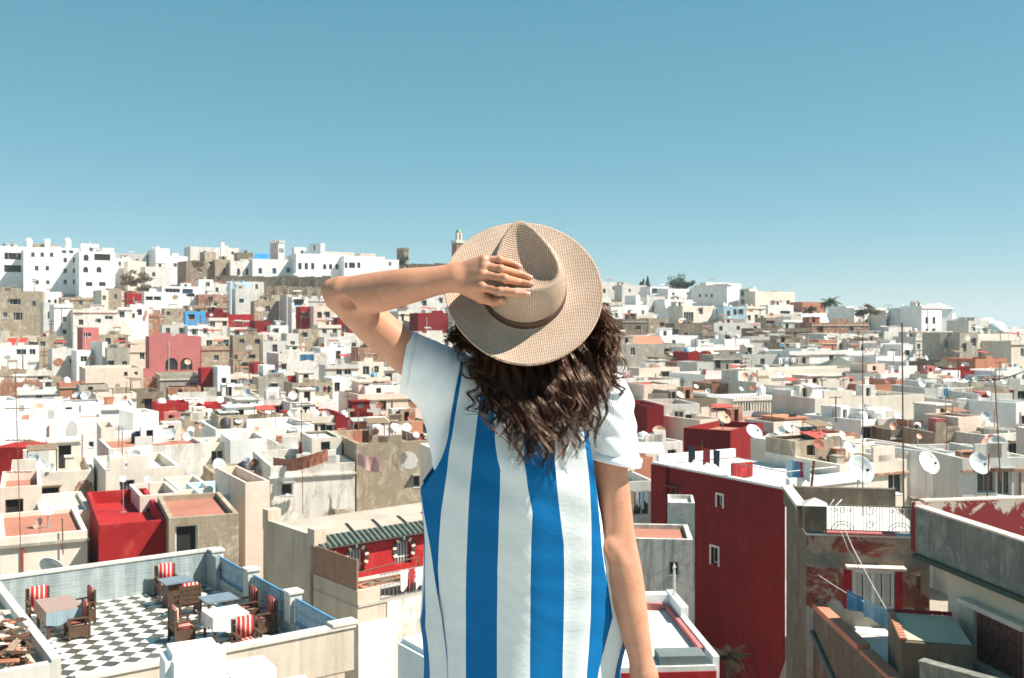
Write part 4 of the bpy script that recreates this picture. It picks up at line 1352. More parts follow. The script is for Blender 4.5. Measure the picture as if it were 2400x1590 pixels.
unit = [(0, -s2 + 0.004), (s2 - 0.004, 0), (0, s2 - 0.004), (-s2 + 0.004, 0)]
TME = [tile_mesh(unit, M_TW), tile_mesh(unit, M_TB)]
rest = MB()
for q, (_, _, full, par, cx, cy, poly) in enumerate(tiles):
    if q < 300:
        if full:
            o = link("tile", TME[par], terr)
            o.location = (cx, cy, random.uniform(-0.0012, 0.0012))
        else:
            link("tile", tile_mesh(poly, [M_TW, M_TB][par]), terr)
    else:
        rest.poly([(x, y, 0) for x, y in poly], par)
if rest.f:
    tag(rest.build("tiles", [M_TW, M_TB], terr), kind="stuff")


def floor_local(px, py, z=0.0):
    d_ = -(K.z + z - CZ) * F / (py - HY)
    return TMI @ Vector(((px - 1200) / F * d_, d_, K.z + z))


# ---- terrace furniture
def stripe_mat(name, c1, c2, n, ax=0):
    m, nt, b = newmat(name)
    tc = nd(nt, "ShaderNodeTexCoord").outputs["Object"]
    sx = nd(nt, "ShaderNodeSeparateXYZ")
    nt.links.new(tc, sx.inputs[0])
    a = nd(nt, "ShaderNodeMath", operation='MULTIPLY')
    nt.links.new(sx.outputs[ax], a.inputs[0])
    a.inputs[1].default_value = n
    s_ = nd(nt, "ShaderNodeMath", operation='SINE')
    nt.links.new(a.outputs[0], s_.inputs[0])
    r_m = ramp(nt, s_.outputs[0], 0.48, 0.52, c1 + (1,), c2 + (1,))
    nt.links.new(r_m.outputs[0], b.inputs["Base Color"])
    b.inputs["Roughness"].default_value = 0.85
    return m


M_STRIPE = stripe_mat("red_cream_stripe", (0.55, 0.02, 0.03), (0.66, 0.60, 0.47), 48)
M_STRIPED = stripe_mat("dark_red_stripe", (0.30, 0.02, 0.025), (0.28, 0.21, 0.14), 52)
M_CLOTHST = stripe_mat("pastel_table_stripe", (0.34, 0.16, 0.09), (0.24, 0.32, 0.37), 30, 1)
M_SLATE = simple("slate_table_top", (0.17, 0.21, 0.25), 0.4)


def rounded(m_, x0, x1, y0, y1, z0, z1, M=None):
    """cushion: box with soft edges"""
    b_ = bmesh.new()
    bmesh.ops.create_cube(b_, size=1.0)
    for v in b_.verts:
        v.co = Vector(((x0 + x1) / 2 + v.co.x * (x1 - x0), (y0 + y1) / 2 + v.co.y * (y1 - y0), (z0 + z1) / 2 + v.co.z * (z1 - z0)))
    bmesh.ops.bevel(b_, geom=list(b_.edges), offset=min(x1 - x0, y1 - y0, z1 - z0) * 0.32, segments=2, affect='EDGES')
    base = len(m_.v)
    b_.verts.ensure_lookup_table()
    m_.v.extend([tuple((M @ v.co) if M else v.co) for v in b_.verts])
    for f in b_.faces:
        m_.f.append(tuple(base + v.index for v in f.verts))
        m_.m.append(0)
    b_.free()


def make_chair(dark):
    """slatted wooden armchair; front faces -y"""
    t = thing("armchair", "x", "chair")
    w2 = 0.31
    for sx in (-1, 1):
        for y in (-0.28, 0.26):
            fbox(t, "leg", M_WOOD, (sx * w2 - 0.03, sx * w2 + 0.03, y - 0.03, y + 0.03, 0, 0.62 if y < 0 else 1.02))
        fbox(t, "side_panel", M_WOOD, (sx * w2 - 0.018, sx * w2 + 0.018, -0.249, 0.229, 0.08, 0.40))
        fbox(t, "armrest", M_WOOD, (sx * w2 - 0.045, sx * w2 + 0.045, -0.34, 0.228, 0.622, 0.66))
    fbox(t, "seat", M_WOOD, (-w2 + 0.032, w2 - 0.032, -0.29, 0.25, 0.33, 0.37))
    for k_ in range(4):
        z = 0.40 + k_ * 0.155
        fbox(t, "back_slat", M_WOOD, (-w2 + 0.031, w2 - 0.031, 0.25, 0.275, z, z + 0.135))
    m_ = MB()
    rounded(m_, -0.26, 0.26, -0.30, 0.17, 0.374, 0.47)
    m_.build("seat_cushion", M_STRIPED if dark else M_STRIPE, t, True)
    m_ = MB()
    rounded(m_, -0.26, 0.26, 0.155, 0.245, 0.45, 1.08)
    m_.build("back_cushion", M_STRIPED if dark else M_STRIPE, t, True)
    return t


CH = [make_chair(False), make_chair(True)]
chused = [0, 0]


def place_chair(px, py, ang, dark, label):
    p = floor_local(px, py)
    p.x = min(-0.48, max(-TL + 0.45, p.x))
    p.y = min(-0.5, max(-TD + 0.5, p.y))
    k_ = 1 if dark else 0
    o = CH[k_] if not chused[k_] else copy_tree(CH[k_])
    chused[k_] = 1
    w_ = TM @ p
    o.location = w_
    o.rotation_euler = (0, 0, EANG + math.radians(ang))
    o.scale = (0.92, 0.92, 0.88)
    tag(o, label, 'chair', 'striped terrace armchairs')
    return o


place_chair(388, 1392, 0, 0, "armchair with red and cream striped back against the blue-grey wall")
place_chair(440, 1440, 180, 0, "wooden slatted armchair seen from behind, in front of the slate table")
place_chair(92, 1455, 0, 0, "striped armchair at the left end of the terrace wall, behind striped tablecloth")
place_chair(182, 1492, -90, 1, "near one of two dark striped armchairs facing the striped tablecloth")
place_chair(196, 1455, -90, 1, "far one of two dark striped armchairs facing the striped tablecloth")
place_chair(600, 1450, -90, 1, "dark striped armchair by the blue railing, farther of the pair")
place_chair(632, 1478, -90, 1, "dark striped armchair by the blue railing, nearer of the pair")
place_chair(578, 1535, 0, 0, "bright striped armchair beside the white tablecloth near the front wall")
0 and place_chair(690, 1520, -90, 1, "dark striped armchair in the near corner of the terrace")
place_chair(425, 1502, 90, 0, "armchair with plain back towards the checkered floor, beside the white block")


def make_table(px, py, sx, sy, h_, ang, top, label, cloth=None, pedestal=True):
    p = floor_local(px, py)
    t = thing("table", label, "table", TM @ p, EANG + math.radians(ang), "terrace tables")
    if pedestal:
        fbox(t, "pedestal", M_WOOD, (-sx * 0.36, sx * 0.36, -sy * 0.36, sy * 0.36, 0, h_ - 0.045))
    else:
        for a in (-1, 1):
            for b_ in (-1, 1):
                fbox(t, "leg", M_WOOD, (a * (sx / 2 - 0.06) - 0.03, a * (sx / 2 - 0.06) + 0.03, b_ * (sy / 2 - 0.06) - 0.03, b_ * (sy / 2 - 0.06) + 0.03, 0, h_ - 0.045))
    fbox(t, "table_top", top, (-sx / 2, sx / 2, -sy / 2, sy / 2, h_ - 0.042, h_))
    if cloth:
        m_ = MB()
        n_ = 14
        for (a, b_) in ((-1, -1),):
            pass
        ring_t, ring_b = [], []
        for q in range(48):
            an = 2 * math.pi * q / 48
            c_, s_ = math.cos(an), math.sin(an)
            k_ = 1 / max(abs(c_), abs(s_))
            x, y = c_ * k_ * (sx / 2 + 0.015), s_ * k_ * (sy / 2 + 0.015)
            f = 0.02 + 0.025 * math.sin(an * 9)
            ring_t.append((x, y, h_ + 0.006))
            ring_b.append((x * (1 + f), y * (1 + f), h_ - 0.34 + 0.05 * math.sin(an * 4)))
        i0 = len(m_.v)
        m_.v.extend(ring_t + ring_b)
        m_.f.append(tuple(range(i0, i0 + 48)))
        m_.m.append(0)
        for q in range(48):
            m_.f.append((i0 + 48 + q, i0 + 48 + (q + 1) % 48, i0 + (q + 1) % 48, i0 + q))
            m_.m.append(0)
        o = m_.build("tablecloth", cloth, None)
        o.location = TM @ p
        o.rotation_euler = (0, 0, EANG + math.radians(ang))
        tag(o, "tablecloth over the " + label.split(' ', 1)[1], "tablecloth")
    return t


make_table(412, 1418, 0.85, 0.8, 0.76, 0, M_SLATE, "dark wooden box table with slate top near the blue-grey wall")
make_table(138, 1478, 0.9, 1.5, 0.74, 0, M_SLATE, "long table at the left edge of the terrace, pastel striped", M_CLOTHST, False)
make_table(512, 1462, 0.9, 0.8, 0.74, 0, M_SLATE, "slate-topped table between the slatted armchair and the railing", None, False)
make_table(528, 1500, 0.95, 0.9, 0.76, 0, M_SLATE, "white-draped table in the middle of the terrace seats", simple("white_linen", (0.62, 0.62, 0.61), 0.8), False)
0 and make_table(612, 1540, 0.9, 0.7, 0.72, 0, M_SLATE, "grey-topped table behind the front terrace wall", None, False)

# ---- junk roof to the left of the terrace
JM = TM @ Matrix.Translation((-TL, 0, 0))
junk = thing("junk_roof_house", None, None, JM.translation, EANG)
rec_for(junk, "house at the left edge with a pale-coped roof full of scrap", "house", 80, 1480, 'junk roof', 'scrap-filled roof')
fbox(junk, "walls", plaster("worn_beige_wall", (0.50, 0.45, 0.38), (0.22, 0.18, 0.14), 0.6), (-5.5, -0.003, -8.3, 1.2, zg, 0.42))
fbox(junk, "roof", ROOFM[0], (-5.3, -0.20, -8.05, 1.0, 0.425, 0.82))
fbox(junk, "parapet", M_COPE, (-0.20, -0.005, -8.32, 1.2, 0.424, 1.10), (-5.5, -0.203, -8.32, -8.10, 0.424, 1.02))
random.seed(21)
for q in range(44):
    while True:
        yy_ = random.uniform(1440, 1586)
        xx_ = random.uniform(-5, 150)
        d_j = -(K.z + 0.90 - CZ) * F / (yy_ - HY)
        lq = JM.inverted() @ Vector(((xx_ - 1200) / F * d_j, d_j, K.z))
        if xx_ > -6 and lq.x < -0.55 and lq.y > -7.7:
            break
    d_j = -(K.z + 0.90 - CZ) * F / (yy_ - HY)
    p = Vector(((xx_ - 1200) / F * d_j, d_j, K.z + 0.86 + q * 0.010))
    L_ = random.uniform(0.4, 1.1)
    m_ = MB()
    m_.box(-L_ / 2, L_ / 2, -0.06 - random.random() * 0.06, 0.06, 0, 0.03)
    m_.box(-L_ / 2 + 0.05, L_ / 2 - 0.05, -0.02, 0.02, 0.031, 0.05)
    o = m_.build("scrap_plank", random.choice([M_WOOD2, M_WOOD, COLS['p'], COLS['c'], M_RUST, COLS['o']]))
    o.location = p
    o.rotation_euler = (random.uniform(-0.25, 0.25), random.uniform(-0.3, 0.3), random.uniform(0, 3))
    tag(o, "broken plank in the scrap heap on the left edge roof", "plank", "planks in the roof scrap heap")
m_ = MB()
Mx = JM @ Matrix.Translation((-1.5, -6.3, 1.0)) @ Matrix.Rotation(0.25, 4, 'X')
m_.lathe([(0.05, 0.02), (0.34, 0.02), (0.48, 0.26), (0.52, 0.27), (0.50, 0.24), (0.36, 0.0), (0.05, 0.0)], 24, Mx)
tag(m_.build("metal_basin", M_STEEL, None, True), "round grey metal basin on the scrap heap at the left edge", "basin")

# ---- the riad with tiled eave, red arched wall and laundry balcony
S = 1.2
H0 = Vector((-8.77 * S, 36 * S, 0))
rz = CZ - 7.25 * S
RA_ = math.radians(40)
RM = Matrix.Translation((H0.x, H0.y, rz)) @ Matrix.Rotation(RA_, 4, 'Z')
riad = thing("riad_house", None, None, (H0.x, H0.y, rz), RA_)
rec_for(riad, "riad house with red arched wall, green tiled eave and tall bare side wall", "house", 820, 1320, 'riad', 'red arched riad')
LX = 10.5                       # along the eave
y1 = -3.25 * S                  # plane of the red wall
y2 = -6.08 * S                  # balcony edge
zb_ = -1.95                     # balcony floor
zp_ = -1.20 * S                 # balcony parapet
zgr = ground_z(-5, 38) - rz
fbox(riad, "walls", M_BEIGE, (0, LX, y1 + 0.30, 0.6, zgr, -0.35), (0, 0.25, y1 + 0.005, 0.6, -0.348, 0.10), (0.0, LX, y2, y1, zgr, zb_ - 0.12), (0.0, 0.22, y2, y1 - 0.003, zb_ + 0.003, zp_), (0.222, 1.0, y2, y2 + 0.2, zb_ + 0.003, zp_))
fbox(riad, "lower_front", WHITE2, (0.02, 1.3, y2 - 0.05, y2 - 0.002, zgr, zb_ - 0.75))
fbox(riad, "stained_front", WHITE3, (1.303, LX, y2 - 0.04, y2 - 0.002, zgr, zb_ - 0.12))
fbox(riad, "balcony_floor", ROOFM[0], (0.02, LX, y2 - 0.04, y1 - 0.002, zb_ - 0.117, zb_))
fbox(riad, "roof", plaster("roof_beige_screed", (0.46, 0.40, 0.33), (0.22, 0.18, 0.14), 0.6), (0.26, LX, y1 + 0.3, 0.58, -0.347, -0.15))
fbox(riad, "corner_post", M_BEIGE, (-0.02, 0.52, y1 - 0.1, y1 + 0.45, -0.34, 0.35))
fbox(riad, "corner_post", M_BEIGE, (-0.02, 0.6, 0.1, 0.62, -0.34, 0.55))
arches = [(1.76, 0.95), (4.12, 0.95), (7.2, 0.95)]
m_ = MB()
rc = [(x - 0.42, x + 0.42, 0.22, 1.28, True) for x, _ in arches]
wall_open(m_, (0.24, y1, zb_), (1, 0, 0), (0, 0, 1), (0, 1, 0), LX - 0.3, -0.40 - zb_, rc, 0.28)
rw = m_.build("red_wall", M_RED, riad)
for x, _ in arches:
    cx = 0.24 + x
    w_ = MB()
    w_.poly([(cx - 0.42, y1 + 0.27, zb_ + 0.22), (cx + 0.42, y1 + 0.27, zb_ + 0.22), (cx + 0.42, y1 + 0.27, zb_ + 1.28), (cx - 0.42, y1 + 0.27, zb_ + 1.28)])
    wo_ = w_.build("arched_window", simple("teal_window_glass", (0.10, 0.17, 0.19), 0.2), riad)
    g_ = MB()
    for q in range(-2, 3):
        g_.box(cx + q * 0.15 - 0.014, cx + q * 0.15 + 0.014, y1 + 0.22, y1 + 0.25, zb_ + 0.23, zb_ + 1.15)
    g_.box(cx - 0.40, cx + 0.40, y1 + 0.215, y1 + 0.255, zb_ + 0.50, zb_ + 0.54)
    g_.build("grille", FRM['w'], wo_)
    for q in range(13):
        an = math.pi * (-0.14 + 1.28 * q / 12)
        p0 = Vector((cx + 0.50 * math.cos(an), 0, zb_ + 0.86 + 0.50 * math.sin(an)))
        k_ = MB()
        k_.box(-0.055, 0.055, -0.05, -0.002, -0.085, 0.085)
        o = k_.build("arch_brick", COLS['c'] if q % 2 == 0 else simple("dark_green_glaze", (0.03, 0.07, 0.05), 0.3), wo_)
        o.location = (p0.x, y1, p0.z)
        o.rotation_euler = (0, math.pi / 2 - an, 0)
# eave of green and white barrel tiles
M_GT = simple("green_glazed_tile", (0.022, 0.036, 0.028), 0.35, 0, 0.4, 5)
M_GTW = simple("pale_glazed_tile", (0.17, 0.19, 0.16), 0.3, 0, 0.2, 5)
tm = []
for mm in (M_GT, M_GTW):
    k_ = MB()
    for q in range(6):
        a0, a1 = math.pi * q / 6, math.pi * (q + 1) / 6
        pts = []
        for a, rr_ in ((a0, 0.062), (a1, 0.062)):
            pts.append((rr_ * math.cos(a), rr_ * math.sin(a)))
        k_.poly([(pts[0][0], -0.20, pts[0][1]), (pts[0][0], 0.20, pts[0][1]), (pts[1][0], 0.20, pts[1][1]), (pts[1][0], -0.20, pts[1][1])])
        k_.poly([(0, -0.20, 0), (pts[0][0], -0.20, pts[0][1]), (pts[1][0], -0.20, pts[1][1])])
    tm.append(k_.mesh("roof_tile", mm))
ev = MB()
ev.box(0.1, LX, y1 - 0.34, y1 + 0.50, -0.44, -0.41)
eave = ev.build("eave_board", simple("dark_eave", (0.30, 0.27, 0.23), 0.8), riad)
eave.rotation_euler = (0, 0, 0)
nc = int((LX - 0.2) / 0.13)
for q in range(nc):
    for rw_ in range(2):
        o = link("roof_tile", tm[q % 2], eave)
        o.location = (0.22 + q * 0.13, y1 - 0.17 + rw_ * 0.36, -0.33 + rw_ * 0.17)
        o.rotation_euler = (math.radians(25), 0, 0)
k_ = MB()
for q in range(int((LX - 0.4) / 0.24)):
    x = 0.35 + q * 0.24
    k_.poly([(x, y1 - 0.012, -0.52), (x + 0.12, y1 - 0.012, -0.66), (x + 0.24, y1 - 0.012, -0.52)])
    k_.poly([(x, y1 - 0.012, -0.42), (x, y1 - 0.012, -0.52), (x + 0.24, y1 - 0.012, -0.52), (x + 0.24, y1 - 0.012, -0.42)])
k_.build("saw_tooth_trim", simple("dark_trim", (0.06, 0.015, 0.012), 0.8), riad)  # thin dark red saw-tooth sheet on the wall just under the eave
for q in range(7):      # dark ridge lines on the sloping roof behind the eave
    x = 0.8 + q * 1.35
    for s_ in range(9):
        o = MB()
        o.box(-0.045, 0.045, -0.08, 0.08, 0, 0.045)
        o = o.build("ridge_tile", M_IRON, riad)
        o.location = (x + s_ * 0.085, y1 + 0.45 + s_ * 0.22, -0.148)
# brown sheet screens on the balcony end
for q in range(2):
    ya, yb = y1 - 0.02 - q * 1.65, y1 - 1.62 - q * 1.65
    k_ = MB()
    k_.box(0.03, 0.07, yb, ya, zp_ + 0.003, zp_ + 1.15)
    k_.box(0.02, 0.10, yb - 0.03, yb, zp_ + 0.003, zp_ + 1.19)
    k_.build("sheet_screen", simple("brown_sheet", (0.30, 0.17, 0.115), 0.7, 0, 0.15, 1.5), riad)
k_ = MB()
k_.tube([(0.12, y1 - 3.2, zb_ + 1.15), (3.6, y1 - 2.2, zb_ + 1.05)], 0.025, 6)
k_.tube([(3.6, y1 - 2.2, zb_), (3.6, y1 - 2.2, zb_ + 1.06)], 0.022, 6)
k_.tube([(0.12, y1 - 3.1, zb_ + 0.75), (5.6, y1 - 2.9, zb_ + 0.62)], 0.035, 6)
k_.tube([(3.6, y1 - 2.2, zb_ + 1.05), (2.6, y1 - 2.9, zb_ + 0.04)], 0.02, 6)
k_.build("pole_frame", M_RUST, riad)
o = MB()
o.box(0.30, 5.4, y2 + 0.15, y2 + 1.0, 0.0, 0.03)
for a in (0.4, 2.6, 5.1):
    o.box(a, a + 0.07, y2 + 0.25, y2 + 0.9, -0.50, -0.003)
o = o.build("plank_shelf", COLS['o'], riad)
o.location = (0, 0, zp_ + 0.02)
for q in range(7):
    m_ = MB()
    L_ = random.uniform(0.5, 1.1)
    m_.box(-L_ / 2, L_ / 2, -0.2, 0.2, 0, 0.025)
    m_.box(-L_ / 2 + 0.08, L_ / 2 - 0.08, -0.14, 0.14, 0.026, 0.05)
    o = m_.build("board", random.choice([COLS['W'], COLS['o'], M_WOOD2, COLS['p']]))
    o.location = RM @ Vector((0.9 + q * 0.62, y2 + 0.55 + random.uniform(-0.15, 0.15), zp_ + 0.06))
    o.rotation_euler = (0, 0, random.uniform(0, 3))
    tag(o, "loose board lying on the orange plank shelf of the riad balcony", "board", "boards on the riad shelf")
# laundry railing of the balcony
rl = fbox(riad, "balcony_railing", M_STEEL, (1.0, LX - 0.5, y2 - 0.02, y2 + 0.02, zb_ + 0.95, zb_ + 0.99), (1.0, LX - 0.5, y2 - 0.02, y2 + 0.02, zb_ + 0.02, zb_ + 0.05))
for q in range(46):
    x = 1.02 + q * 0.19
    if x < LX - 0.5:
        fbox(rl, "bar", M_STEEL, (x, x + 0.016, y2 - 0.008, y2 + 0.008, zb_ + 0.052, zb_ + 0.948))


def cloth_sheet(name, a, b_, h_, mat, parent=None, sag=0.04, wav=0.04, seed=0):
    """a cloth hung from a line between two points"""
    a, b_ = Vector(a), Vector(b_)
    n_, k_ = 14, 7
    side = (b_ - a).normalized().cross(Vector((0, 0, 1)))
    m_ = MB()
    for i in range(n_ + 1):
        t = i / n_
        for j in range(k_ + 1):
            s_ = j / k_
            p = a.lerp(b_, t) - Vector((0, 0, s_ * h_ * (1 + 0.12 * math.sin(seed + t * 5)) + sag * math.sin(math.pi * t)))
            p += side * (wav * s_ * math.sin(t * 11 + seed) + 0.012 * math.sin(t * 29 + seed))
            m_.v.append(tuple(p))
    for i in range(n_):
        for j in range(k_):
            q = i * (k_ + 1) + j
            m_.f.append((q, q + 1, q + k_ + 2, q + k_ + 1))
            m_.m.append(0)
    return m_.build(name, mat, parent, True)


CLOTHC = {'w': (0.74, 0.74, 0.73), 'b': (0.08, 0.26, 0.44), 'r': (0.42, 0.04, 0.05), 'l': (0.48, 0.62, 0.72), 'k': (0.04, 0.05, 0.07), 'y': (0.60, 0.45, 0.30), 'p': (0.60, 0.36, 0.34)}


def CM(k):
    return simple("cloth_" + k, CLOTHC[k], 0.9, 0, 0.1, 8)


x = 1.9
for q, (c_, w_, hh) in enumerate((('w', .35, .75), ('r', .3, .6), ('w', .5, .8), ('p', .5, .72), ('w', .9, .8), ('y', .6, .74), ('p', .7, .78), ('w', .6, .7), ('y', .5, .76), ('p', .6, .8))):
    a = RM @ Vector((x, y2 - 0.05, zb_ + 1.0))
    b_ = RM @ Vector((x + w_, y2 - 0.05, zb_ + 1.0))
    o = cloth_sheet("laundry_cloth", a, b_, hh, CM(c_), None, 0.02, 0.03, q)
    tag(o, "%s cloth over the riad balcony railing, %s from its left end" % ({'w': 'white', 'r': 'red', 'p': 'pinkish', 'y': 'tan'}[c_], ['first', 'second', 'third', 'fourth', 'fifth', 'sixth', 'seventh', 'eighth', 'ninth', 'tenth'][q]), "laundry", "laundry on the riad railing")
    x += w_ + 0.03

# ---- white merlons of the nearest parapet
def merlon(cx, top, d_, w_, dp, hh, ang, label):
    p = P(cx, top, d_)
    m_ = MB()
    rounded(m_, -w_ / 2, w_ / 2, -dp / 2, dp / 2, -hh, 0)
    M_ = MB()
    o = m_.build("merlon", WHITE2, None, True)
    o.location = p
    o.rotation_euler = (0, 0, math.radians(ang))
    return o


par = thing("white_parapet", "whitewashed stepped parapet with rounded merlons at the bottom left", "parapet", P(520, 1700, 7.2))
for (cx, top, d_, w_, dp, hh) in ((452, 1513, 7.2, 0.42, 0.36, 1.6), (580, 1552, 7.35, 0.38, 0.30, 1.6), (690, 1594, 7.5, 0.30, 0.25, 1.5)):
    p = P(cx, top, d_) - par.location
    b_ = bmesh.new()
    bmesh.ops.create_cube(b_, size=1.0)
    for v in b_.verts:
        v.co = Vector((v.co.x * w_, v.co.y * dp, (v.co.z - 0.5) * hh))
    bmesh.ops.bevel(b_, geom=list(b_.edges), offset=0.05, segments=5, affect='EDGES')
    me = bpy.data.meshes.new("merlon")
    b_.to_mesh(me)
    b_.free()
    me.materials.append(WHITE2)
    o = link("merlon", me, par)
    o.location = p
    o.rotation_euler = (0, 0, math.radians(28))
fbox(par, "parapet_wall", WHITE2, (-1.6, 1.2, -0.16, 0.16, -8.0, -0.55), M=Matrix.Rotation(math.radians(28), 4, 'Z'))
blk = thing("white_pier", "whitewashed pier at the bottom beside the dress hem", "pier", P(1000, 1700, 6.4))
b_ = bmesh.new()
bmesh.ops.create_cube(b_, size=1.0)
for v in b_.verts:
    v.co = Vector((v.co.x * 0.45, v.co.y * 0.4, (v.co.z - 0.5) * 1.4))
bmesh.ops.bevel(b_, geom=list(b_.edges), offset=0.03, segments=3, affect='EDGES')
me = bpy.data.meshes.new("pier_block")
b_.to_mesh(me)
b_.free()
me.materials.append(WHITE2)
o = link("pier_block", me, blk)
o.location = P(1035, 1498, 6.4) - blk.location
o.rotation_euler = (0, 0, math.radians(35))
fbox(blk, "pier_base", WHITE2, (-0.15, 0.9, -0.3, 0.3, -6.0, -0.62), M=Matrix.Rotation(math.radians(15), 4, 'Z'))
# the roof she stands on
own = thing("lookout_house", "whitewashed roof terrace the person stands on", "house", (0.0, 1.6, CZ - 13))
fbox(own, "walls", WHITE2, (-3.2, 3.2, -3.5, 2.2, 0.0, 11.20))
fbox(own, "roof_floor", M_COPE, (-3.2, 3.2, -3.5, 2.2, 11.203, 11.40))

# ---- the tall red wall on the right
Cn, Cf = Vector((13.17, 48.0, 0)), Vector((8.10, 56.8, 0))
uu = (Cn - Cf).normalized()
Wd = (Cn - Cf).length
ztop = CZ - (1148 - HY) / F * 48
ang = math.atan2(uu.y, uu.x)
zg3 = ground_z(11, 50) - 1
redh = thing("tall_red_house", None, None, (Cf.x, Cf.y, zg3), ang)
rec_for(redh, "tall house with a blank dark crimson wall and white roof edge", "house", 1700, 1300, 'tall red', 'tall crimson wall')
Hh = ztop - zg3


def wz(py, px, off=0):
    """height on the wall plane for a pixel; returns local x, z"""
    k_ = (px - 1200) / F
    t = (Cf.x - k_ * Cf.y) / (k_ * uu.y - uu.x)
    d_ = Cf.y + t * uu.y
    return t, CZ - (py - HY) / F * d_ - zg3


rc = []
for (px, py, w_, h_) in ((1583, 1162, 0.55, 0.75), (1687, 1173, 0.42, 0.55), (1675, 1302, 0.55, 0.85)):
    t, z = wz(py, px)
    rc.append((t - w_ / 2, t + w_ / 2, z - h_ / 2, z + h_ / 2, False))
m_ = MB()
wall_open(m_, (0, 0, 0), (1, 0, 0), (0, 0, 1), (0, 1, 0), Wd, Hh, rc, 0.3)
m_.build("red_wall", COLS['D'], redh)  # crimson wall in a darker red that stands in for its shade
m_ = MB()
m_.poly([(Wd, 0, 0), (Wd, 6, 0), (Wd, 6, Hh), (Wd, 0, Hh)])
m_.poly([(0, 6, 0), (0, 0, 0), (0, 0, Hh), (0, 6, Hh)])
m_.poly([(Wd, 6, 0), (0, 6, 0), (0, 6, Hh), (Wd, 6, Hh)])
m_.build("side_walls", WHITE3, redh)
fbox(redh, "pilaster", COLS['D'], (0.003, 1.35, -0.22, -0.002, 0, Hh - 0.02))
for x0, x1, y0, y1_ in ((-0.05, Wd + 0.08, -0.10, 0.22), (-0.05, 0.2, 0.222, 6.0), (Wd - 0.2, Wd + 0.08, 0.222, 6.0)):
    fbox(redh, "parapet", WHITE2, (x0, x1, y0, y1_, Hh + 0.003, Hh + (0.12 if y0 < 0 else 0.5)))
fbox(redh, "roof", ROOFM[2], (0.2, Wd - 0.2, 0.222, 6.0, Hh - 0.3, Hh - 0.05))
fbox(redh, "roof_partition", M_RED, (Wd * 0.60, Wd * 0.60 + 0.18, 0.23, 1.6, Hh, Hh + 0.75))
rlr = MB()
rlr.tube([(Wd * 0.63, 0.05, Hh + 0.85), (Wd, 0.05, Hh + 0.85), (Wd, 3.5, Hh + 0.85)], 0.025, 5)
for q in range(12):
    x = Wd * 0.63 + q * (Wd * 0.37) / 11
    rlr.tube([(x, 0.05, Hh + 0.12), (x, 0.05, Hh + 0.85)], 0.014, 4)
rlr.build("roof_railing", M_STEEL, redh)
for i, (x0, x1, z0, z1, _) in enumerate(rc):
    window_obj(redh, Matrix.Translation(((x0 + x1) / 2, 0.08, z0)), x1 - x0, z1 - z0, 'r', 'w' if i != 0 else 'g', False)
    if i == 0:
        fbox(redh, "window_hood", M_RUST, (x0 - 0.15, x1 + 0.2, -0.42, -0.003, z1 + 0.12, z1 + 0.17))
    else:
        fbox(redh, "window_surround", WHITE, (x0 - 0.10, x0 - 0.002, -0.03, 0.03, z0 - 0.1, z1 + 0.1), (x1 + 0.002, x1 + 0.10, -0.03, 0.03, z0 - 0.1, z1 + 0.1), (x0, x1, -0.03, 0.03, z1 + 0.002, z1 + 0.1))
for q, (px, c_) in enumerate(((1590, 'k'), (1625, 'r'), (1648, 'k'), (1800, 'l'), (1815, 'b'), (1826, 'r'), (1838, 'w'))):
    t, _ = wz(1100, px)
    bk_ = 0.7 if px < 1700 else 1.2
    a = Matrix.Translation((Cf.x, Cf.y, zg3)) @ Matrix.Rotation(ang, 4, 'Z') @ Vector((t, bk_, Hh + 1.25))
    b_ = a + uu * 0.55
    o = cloth_sheet("laundry_cloth", a, b_, 0.85, CM(c_), None, 0.02, 0.04, q * 1.7)
    tag(o, "%s laundry on the roof of the tall red house, %s from the left" % ({'k': 'dark', 'r': 'red', 'l': 'pale blue', 'b': 'blue', 'w': 'white'}[c_], ['first', 'second', 'third', 'fourth', 'fifth', 'sixth', 'seventh'][q]), "laundry", "laundry above the tall red wall")
# stained annexe and lower house against the red wall
r_ = box_house(Vector(((1566 - 1200) / F * 46, 46, 0)), math.radians(-8), 60 / F * 46 * 1.02, 2.2, CZ - (1178 - HY) / F * 46, M_STAIN, [], [], 0.2)
r_.label, r_.cat, r_.px, r_.py, r_.pw = "small white annexe with black stains against the tall red wall", 'house', 1595, 1220, 60
r_ = box_house(Vector(((1470 - 1200) / F * 42, 42, 0)), math.radians(-6), 152 / F * 42, 3.2, CZ - (1262 - HY) / F * 42, M_STAIN, [(1.75, 2.15, CZ - 10.6, CZ - 10.05, False)], [], 0.2)
r_.label, r_.cat, r_.px, r_.py, r_.pw = "low white house heavily streaked black below the stained annexe", 'house', 1550, 1330, 150
window_obj(r_.root, Matrix.Translation((1.95, 0.05, CZ - 10.6 - r_.zb)), 0.4, 0.55, 'r', 'g', False)

